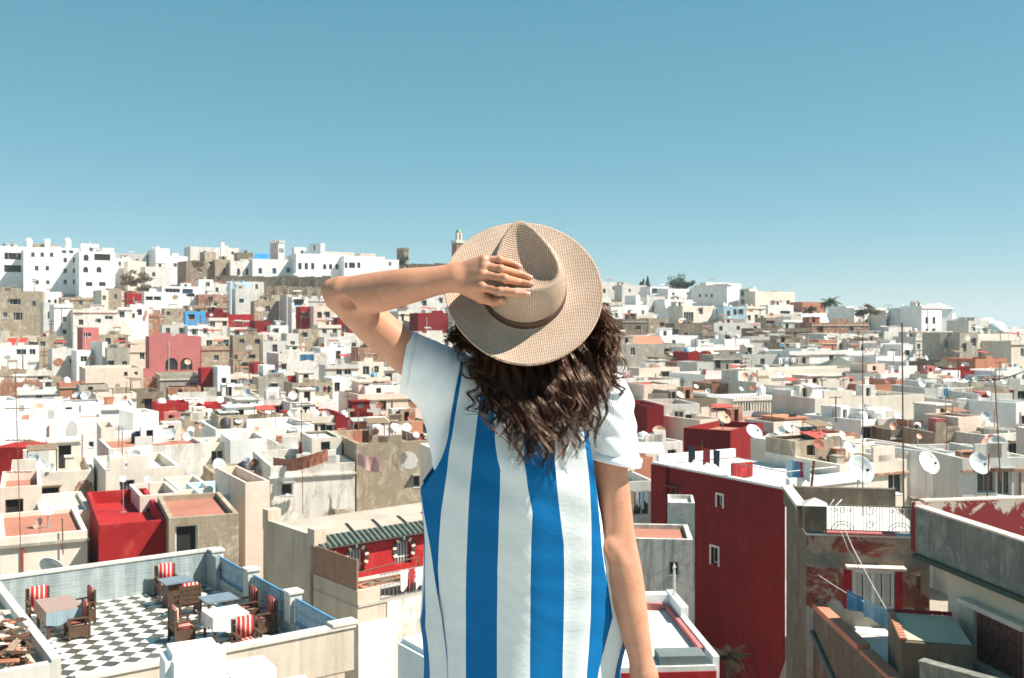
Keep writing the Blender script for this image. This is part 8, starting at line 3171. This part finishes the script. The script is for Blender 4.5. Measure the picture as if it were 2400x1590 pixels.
# soft folds
Xg, Yg, Zg = np.meshgrid(*sh.ax, indexing='ij', sparse=True)
fold = 0.0017 * np.sin(46 * Xg + 60 * Zg + 9 * np.sin(9 * Zg + 7 * Xg)) + 0.0009 * np.sin(90 * Zg - 70 * Xg + 5 * np.sin(23 * Xg + 11 * Yg))
sh.f += fold.astype(np.float32)
hemLp = hemL + dirL * 0.004
sh.halfspace(hemLp, dirL, (-0.34, 2.12, -0.20), (-0.19, 2.52, 0.0))
sh.halfspace(hemR, dirR2, (0.175, 2.12, -0.45), (0.34, 2.52, -0.22))
sh.cone(pp(985, 855, 2.318), pp(900, 812, 2.305), 0.050, 0.056, 0.004, None, 's')
sh.cone(pp(1436, 1040, 2.335), pp(1443, 1150, 2.335), 0.047, 0.054, 0.004, None, 's')
sh.halfspace((0, 0, -0.70), (0, 0, -1), (-0.34, 2.12, -0.75), (0.34, 2.52, -0.65))
sh.cone((0.03, 2.34, -0.13), (0.035, 2.345, 0.02), 0.066, 0.075, 0.01, None, 's')
SHIRT = ppart("shirt", sh.mesh("shirt", M_SHIRT))
SHBVH = BVHTree.FromPolygons([Vector(v.co) - Vector((0, 0, CZ)) for v in SHIRT.data.vertices], [tuple(p.vertices) for p in SHIRT.data.polygons])


def hem_band(cen, dr, width, over):
    """turned-up sleeve hem that follows the cut edge"""
    dr = Vector(tuple(dr)).normalized()
    e1_ = dr.orthogonal().normalized()
    e2_ = dr.cross(e1_)
    c0_ = Vector(tuple(cen))
    rows_ = []
    for off, ex in ((-width, 0.0004), (-width, 0.0016), (over * 0.3, 0.0018), (over, 0.0010), (over, -0.0015), (-width, -0.0025)):
        rows_.append([])
    rad = []
    for q in range(96):
        an = 2 * math.pi * q / 96
        v_ = e1_ * math.cos(an) + e2_ * math.sin(an)
        o_ = c0_ - dr * 0.008 + v_ * 0.14
        hit = SHBVH.ray_cast(o_, -v_)
        rad.append((hit[0] - (c0_ - dr * 0.008)).length if hit[0] is not None else 0.06)
    rad = [min(r_, 0.085) for r_ in rad]
    for it in range(3):
        rad = [(rad[q - 2] + rad[q - 1] + rad[q] * 2 + rad[(q + 1) % 96] + rad[(q + 2) % 96]) / 6 for q in range(96)]
    for i_, (off, ex) in enumerate(((-width, 0.0004), (-width, 0.0018), (over * 0.3, 0.0022), (over, 0.0012), (over, -0.0020), (-width, -0.0035))):
        for q in range(96):
            an = 2 * math.pi * q / 96
            v_ = e1_ * math.cos(an) + e2_ * math.sin(an)
            rows_[i_].append(c0_ + dr * off + v_ * (rad[q] + ex) + Vector((0, 0, CZ)))
    return ppart("sleeve_hem", grid_mesh("sleeve_hem", rows_, M_SHIRT))


hem_band(hemLp, dirL, 0.016, 0.003)
hem_band(hemR, dirR2, 0.018, 0.003)

# ---- striped sleeveless dress: back panel cut along its stripes, front panel behind it
Y_ = [860, 918, 982, 1016, 1041, 1075, 1100, 1149, 1203, 1277, 1335, 1385, 1448, 1532, 1590, 1900, 2150]
B = [
    [1079, 1067, 1056, 1052, 1047, 1035, 1021, 986, 994, 1008, 1016, 1024, 1036, 1047, 1050, 1040, 1030],
    [1086, 1076, 1066, 1061, 1056, 1051, 1049, 1042, 1034, 1029, 1027, 1030, 1037, 1048, 1051, 1042, 1032],
    [1128, 1128, 1119, 1115, 1112, 1108, 1106, 1101, 1098, 1095, 1093, 1092, 1092, 1092, 1092, 1090, 1085],
    [1160, 1159, 1158, 1160, 1161, 1166, 1173, 1172, 1170, 1168, 1166, 1166, 1165, 1165, 1165, 1168, 1166],
    [1226, 1226, 1226, 1227, 1228, 1228, 1231, 1238, 1248, 1245, 1244, 1243, 1243, 1242, 1242, 1244, 1246],
    [1292, 1293, 1296, 1297, 1298, 1300, 1302, 1306, 1312, 1321, 1322, 1322, 1321, 1319, 1318, 1322, 1330],
    [1352, 1358, 1364, 1368, 1371, 1375, 1378, 1382, 1385, 1386, 1386, 1385, 1384, 1379, 1374, 1380, 1396],
    [1362, 1369, 1376, 1379, 1382, 1388, 1392, 1398, 1403, 1409, 1417, 1426, 1435, 1412, 1399, 1410, 1430]]
YTOP = [848, 850, 896, 925, 975, 968, 900, 880]
DY = [848, 900, 950, 1000, 1050, 1100, 1150, 1200, 1300, 1400, 1500, 1600, 1900, 2150]
DD = [2.305, 2.250, 2.214, 2.196, 2.186, 2.182, 2.184, 2.188, 2.203, 2.219, 2.228, 2.228, 2.20, 2.19]
NSUB, NROW = 8, 110
rng = np.random.RandomState(3)


def wrinkle(x, y):
    """shallow creases of pressed cotton, x across and y down, metres"""
    w = 0.0030 * math.sin(38 * x + 3 * math.sin(6 * y + 1)) * (0.5 + 0.5 * math.sin(5 * y + 2))
    w += 0.0019 * math.sin(120 * y + 55 * x + 4 * math.sin(17 * x + 9 * y)) * max(0, math.sin(9 * y - 4 * x + 1.0)) * (0.4 + 2.2 * max(0.0, x))
    w += 0.0011 * math.sin(210 * y - 90 * x + 5 * math.sin(31 * x)) * max(0, math.sin(13 * y + 8 * x)) * (0.5 + 2.5 * max(0.0, x))
    return w


def dress_pt(c, y, back=True):
    cols = [np.interp(y, Y_, b) for b in B]
    k = min(6, int(c))
    px = cols[k] + (cols[k + 1] - cols[k]) * (c - k)
    d = np.interp(y, DY, DD)
    x = (px - 1210.0) / F * d
    lo = max(0.0, (y - 1250) / 400)
    d2 = d + 2.0 * x * x * (1 - 0.35 * min(1, lo)) + (0.05 * max(0, abs(x) - 0.155) ** 1 if y > 1150 else 0)
    # the long fold that falls from the left shoulder blade, and the slack over the hip
    d2 -= 0.006 * math.exp(-((c - 2.9 - (y - 1000) * 0.004) / 0.5) ** 2) * math.exp(-((y - 1090) / 90) ** 2)
    dn = min(1.0, max(0.0, (y - 1050) / 350))
    d2 += 0.0055 * dn * math.sin(c * 2.9 + 0.6 * math.sin(y * 0.008) + (0.0 if back else 1.3))
    d2 += 0.0035 * math.exp(-((y - 1130) / 120) ** 2) * math.sin((y - 900) * 0.055 - c * 1.7)
    if back:
        d2 += wrinkle(x, -(y - HY) / F * d)
    p = pp(px, y, d2)
    if not back:
        p = pp(1210 + (px - 1210) * 1.03, y, d2)
        p[1] = 2 * 2.345 - p[1]
    return p


def dress_panel(name, back):
    rows = []
    for r in range(NROW + 1):
        row = []
        for c in range(7 * NSUB + 1):
            cc = c / NSUB
            k = min(6, int(cc))
            yt = YTOP[k] + (YTOP[k + 1] - YTOP[k]) * (cc - k)
            t = r / NROW
            y = yt + (2150 - yt) * (t * 0.62 if t < 0.8 else 0.496 + (t - 0.8) * 2.52)
            p = dress_pt(cc, y, back)
            if back and y < 1560:
                dr = Vector(tuple(p)).normalized()
                hit = SHBVH.ray_cast(Vector((0, 0, 0)), dr)
                if hit[0] is not None and hit[0].y - 0.004 < p[1]:
                    p = np.array(hit[0] - dr * 0.005)
            row.append(Vector(tuple(p)) + Vector((0, 0, CZ)))
        rows.append(row)
    if back:
        # relax the depth so the panel hangs as cloth
        A = np.array([[p.y for p in r] for r in rows])
        A0 = A.copy()
        for it in range(3):
            S = A.copy()
            S[1:-1, 1:-1] = (A[1:-1, 1:-1] * 2 + A[:-2, 1:-1] + A[2:, 1:-1] + A[1:-1, :-2] + A[1:-1, 2:]) / 6
            A = np.minimum(S, A0 + 0.001)
        for i, r in enumerate(rows):
            for j, p in enumerate(r):
                s_ = A[i, j] / p.y
                rows[i][j] = Vector((p.x * s_, A[i, j], CZ + (p.z - CZ) * s_))
    me = grid_mesh(name, rows, [M_BLUE, M_WHITE], None, False, back)
    n = 7 * NSUB
    mi = [((k % n) // NSUB) % 2 for k in range(len(me.polygons))]
    me.polygons.foreach_set("material_index", mi)
    o = ppart(name, me)
    so = o.modifiers.new("thickness", 'SOLIDIFY')
    so.thickness = 0.0016
    so.offset = 0
    return o, rows


DRESS = ppart("dress", None)
DRESS["label"] = "sleeveless dress with wide blue and white vertical stripes"
bk, brow = dress_panel("back_panel", True)
fr, frow = dress_panel("front_panel", False)
for o in (bk, fr):
    o.parent = DRESS
    o.location = (0, 0, 0)
# side gussets of the skirt below the arm openings: blue, white, blue strips between the two panels
for sd in (0, -1):
    rows = []
    for i in range(NROW + 1):
        a, b = brow[i][sd], frow[i][sd]
        yy = HY - (a.z - CZ) / a.y * F
        if yy < 1150:
            continue
        g_ = min(1.0, (yy - 1150) / 330)
        row = []
        for j in range(13):
            t = j / 12
            p = a.lerp(b, t)
            sgn = -1 if sd == 0 else 1
            out = math.sin(math.pi * t) * (0.004 + 0.052 * g_ ** 1.5) + 0.006 * math.sin(t * 17 + i * 0.05) * g_
            row.append(p + Vector((sgn * out, 0, 0)))
        rows.append(row)
    me = grid_mesh("side_gusset", rows, [M_WHITE, M_BLUE], None, False, sd == 0)
    mi = [1 if ((k % 12) // 3) in (1, 3) else 0 for k in range(len(me.polygons))]
    me.polygons.foreach_set("material_index", mi)
    o = ppart("side_gusset", me, DRESS)

# ---- hair: curling locks of fine strands
def hair_mat():
    m, nt, b = newmat("dark_brown_hair")
    at = nd(nt, "ShaderNodeAttribute", attribute_name="tint")
    c = ramp(nt, at.outputs["Fac"], 0.0, 1.0, (0.008, 0.004, 0.0028, 1), (0.135, 0.050, 0.027, 1)).outputs[0]
    nt.links.new(c, b.inputs["Base Color"])
    b.inputs["Roughness"].default_value = 0.34
    b.inputs["Specular IOR Level"].default_value = 0.6
    b.inputs["Specular Tint"].default_value = (1.0, 0.72, 0.55, 1)
    b.inputs["Anisotropic"].default_value = 0.0
    return m


HV, HF, HTINT = [], [], []


def strand(pts, r, tint):
    """three-sided tapering tube as arrays"""
    pts = np.asarray(pts)
    n = len(pts)
    t = np.gradient(pts, axis=0)
    t /= np.linalg.norm(t, axis=1)[:, None] + 1e-9
    ref = np.array([0.3, -1.0, 0.2])
    x = np.cross(t, ref)
    x /= np.linalg.norm(x, axis=1)[:, None] + 1e-9
    y = np.cross(t, x)
    rr = r * (1 - 0.75 * np.linspace(0, 1, n) ** 3)[:, None]
    base = sum(len(v) for v in HV)
    ring = np.stack([pts + x * rr, pts - x * rr * 0.5 + y * rr * 0.87, pts - x * rr * 0.5 - y * rr * 0.87], 1)
    HV.append(ring.reshape(-1, 3))
    i = np.arange(n - 1)[:, None] * 3
    for a in range(3):
        b_ = (a + 1) % 3
        HF.append(np.concatenate([i + a, i + b_, i + 3 + b_, i + 3 + a], 1) + base)
    HTINT.append(np.full(n * 3, tint))


NP = 34
tt = np.linspace(0, 1, NP)


def back_depth(px, py):
    """depth of the clothed back, so that hair lies on it"""
    d = np.interp(py, DY, DD)
    x = (px - 1210.0) / F * 2.2
    return d + 2.0 * x * x


def lock(root, mid, tip_, n, spread, amp, freq, phase, r=0.00062, curl=0.0, dark=0.5):
    root, mid, tip_ = map(np.asarray, (root, mid, tip_))
    c = ((1 - tt) ** 2)[:, None] * root + (2 * tt * (1 - tt))[:, None] * mid + (tt ** 2)[:, None] * tip_
    g = np.gradient(c, axis=0)
    g /= np.linalg.norm(g, axis=1)[:, None]
    sx = np.cross(g, np.array([0, -1.0, 0]))
    sx /= np.linalg.norm(sx, axis=1)[:, None] + 1e-9
    sy = np.cross(g, sx)
    en = amp * (0.15 + 0.85 * tt ** 0.8)
    ph = phase + 2 * math.pi * freq * tt ** 1.15
    c = c + sx * (en * np.sin(ph))[:, None] + sy * (en * 0.7 * np.cos(ph) - en * 0.3)[:, None]
    if curl:
        k = np.clip((tt - 0.74) / 0.26, 0, 1) * 3.0
        c = c + sx * (curl * np.sin(k))[:, None] + np.array([0, -0.25, 1.0]) * (abs(curl) * 0.9 * (1 - np.cos(k)))[:, None]
    wdt = spread * (1.0 - 0.78 * tt ** 1.7)
    for i in range(n):
        a = rng.uniform(0, 2 * math.pi)
        q = math.sqrt(rng.uniform(0, 1))
        jit = rng.uniform(0.7, 1.3)
        st = 1.0 - 0.16 * rng.uniform(0, 1) ** 2
        m = max(12, int(NP * st))
        o = sx * (math.cos(a) * q * wdt)[:, None] if False else sx * (wdt * (math.cos(a) * q))[:, None] + sy * (wdt * (math.sin(a) * q * 0.75))[:, None]
        fr_ = 0.0016 * np.sin(phase * 3 + i + tt * (9 + 5 * jit))[:, None] * sx
        fl_ = 0.0
        if rng.rand() < 0.14:
            fl_ = sx * (rng.uniform(-0.026, 0.026) * tt ** 2)[:, None] + sy * (-rng.uniform(0, 0.014) * tt ** 2)[:, None]
        strand((c + o + fr_ + fl_)[:m], r * rng.uniform(0.7, 1.25), min(1, max(0, dark + rng.uniform(-0.22, 0.22) + (0.40 if rng.rand() < 0.10 else 0))))


def scalp(px, d, z):
    return np.array([(px - 1200.0) / F * d, d, z])


# main fall over the back: many locks, tips at staggered heights
TIPY = [(1105, 958), (1130, 1008), (1160, 1068), (1190, 1108), (1235, 1140), (1275, 1146), (1315, 1133), (1355, 1108), (1385, 1088), (1415, 1048), (1440, 972), (1452, 872)]
NL = 150
for i in range(NL):
    u = (i + 0.5) / NL
    tx = 1108 + u * 340 + rng.uniform(-14, 14)
    ty_ = np.interp(tx, [a for a, _ in TIPY], [b for _, b in TIPY])
    ln = rng.uniform(0.0, 1.0)
    ty = ty_ - 150 * ln ** 1.5 + rng.uniform(-10, 10)
    rx = 1228 + (tx - 1250) * 0.72 + rng.uniform(-12, 12)
    rz = 0.02 + rng.uniform(-0.05, 0.04)
    root = scalp(rx, 2.30 + abs(rx - 1235) * 0.0004, rz)
    lay = rng.uniform(0, 1)
    td = back_depth(tx, ty) - 0.012 - 0.045 * lay
    if tx > 1395:
        td += 0.02
    tip_ = pp(tx, ty, td)
    my = 820 + rng.uniform(-20, 25)
    mx_ = rx + (tx - rx) * 0.75 + (18 if tx > 1330 else 0)
    mid = pp(mx_, my, min(2.215, back_depth(mx_, my) - 0.03) - 0.02 * lay)
    lock(root, mid, tip_, 40, rng.uniform(0.006, 0.0105), rng.uniform(0.009, 0.019), rng.uniform(1.6, 3.0), rng.uniform(0, 6.28), 0.00048,
         rng.choice([-1, 1]) * rng.uniform(0.008, 0.022) if rng.rand() < 0.9 else 0, rng.uniform(0.05, 0.6))
# right side mass, springing out beyond the brim
for i in range(50):
    u = rng.rand()
    tx = 1400 + u * 44
    ty = 800 + rng.uniform(0, 190) * (1.05 - 0.45 * u)
    root = scalp(1275 + rng.uniform(0, 50), 2.33 + rng.uniform(0, 0.05), 0.06 + rng.uniform(-0.05, 0.03))
    mid = pp(1420 + u * 42 + rng.uniform(-8, 8), 690 + rng.uniform(0, 50), 2.25 + rng.uniform(-0.02, 0.08))
    lock(root, mid, pp(tx, ty, 2.22 + rng.uniform(-0.03, 0.07)), 22, 0.009, rng.uniform(0.006, 0.013), rng.uniform(1.2, 2.4), rng.uniform(0, 6.28), 0.0006,
         rng.choice([-1, 1]) * rng.uniform(0.004, 0.016), 0.5)
# left side mass, tinted darker to stand in for the brim's shade
for i in range(64):
    tx = 1045 + rng.uniform(0, 115)
    ty = 800 + rng.uniform(0, 75) * min(1, (tx - 1020) / 80)
    root = scalp(1185 - rng.uniform(0, 45), 2.32 + rng.uniform(0, 0.04), 0.05 + rng.uniform(-0.07, 0.02))
    mid = pp(1090 - rng.uniform(0, 45), 750 + rng.uniform(-5, 50), 2.26 + rng.uniform(-0.02, 0.03))
    lock(root, mid, pp(tx, ty, 2.255 + rng.uniform(-0.02, 0.02)), 22, 0.010, rng.uniform(0.006, 0.011), rng.uniform(1.0, 2.0), rng.uniform(0, 6.28), 0.00062,
         rng.choice([-1, 1]) * rng.uniform(0.004, 0.012), 0.25)
# the loose ringlet on the left and stray curls
lock(pp(1150, 850, 2.215), pp(1098, 900, 2.195), pp(1093, 1008, 2.17), 26, 0.0055, 0.013, 4.2, 0.4, 0.00055, -0.016, 0.45)
lock(pp(1165, 850, 2.21), pp(1118, 930, 2.185), pp(1108, 985, 2.165), 18, 0.005, 0.012, 3.6, 2.0, 0.00055, -0.01, 0.45)
ang = np.linspace(0.9, 0.9 + 2 * math.pi * 1.15, NP)
for i in range(24):
    rr_ = 0.0185 + rng.uniform(-0.0022, 0.0022)
    cc_ = pp(1101, 868, 2.185)
    strand(np.stack([cc_[0] + rr_ * np.cos(ang), cc_[1] + 0.012 * (ang - 0.9) / 7 + rng.uniform(-0.002, 0.002) + 0 * ang, cc_[2] + rr_ * np.sin(ang)], 1), 0.0006, 0.2)
for i in range(70):
    sd = rng.rand() < 0.6
    if sd:
        a, b = pp(1380, 720, 2.30), pp(1455 + rng.uniform(0, 16), 760 + rng.uniform(-40, 200), 2.24)
        mid = pp(1440, 680 + rng.uniform(0, 60), 2.26)
    else:
        a, b = pp(1110, 760, 2.28), pp(1020 + rng.uniform(0, 30), 740 + rng.uniform(0, 80), 2.26)
        mid = pp(1060, 720 + rng.uniform(0, 40), 2.26)
    lock(a, mid, b, 1, 0.002, rng.uniform(0.006, 0.012), rng.uniform(1.5, 3), rng.uniform(0, 6.28), 0.00038, 0, 0.5)
hv = np.concatenate(HV) + np.array([0, 0, CZ])
hf = np.concatenate(HF)
me = bpy.data.meshes.new("hair")
me.vertices.add(len(hv))
me.vertices.foreach_set("co", hv.ravel())
me.loops.add(len(hf) * 4)
me.loops.foreach_set("vertex_index", hf.ravel().astype(np.int32))
me.polygons.add(len(hf))
me.polygons.foreach_set("loop_start", np.arange(len(hf), dtype=np.int32) * 4)
me.polygons.foreach_set("use_smooth", np.ones(len(hf), bool))
at = me.attributes.new("tint", 'FLOAT', 'POINT')
at.data.foreach_set("value", np.concatenate(HTINT).astype(np.float32))
me.materials.append(hair_mat())
me.update(calc_edges=True)
ppart("hair", me)
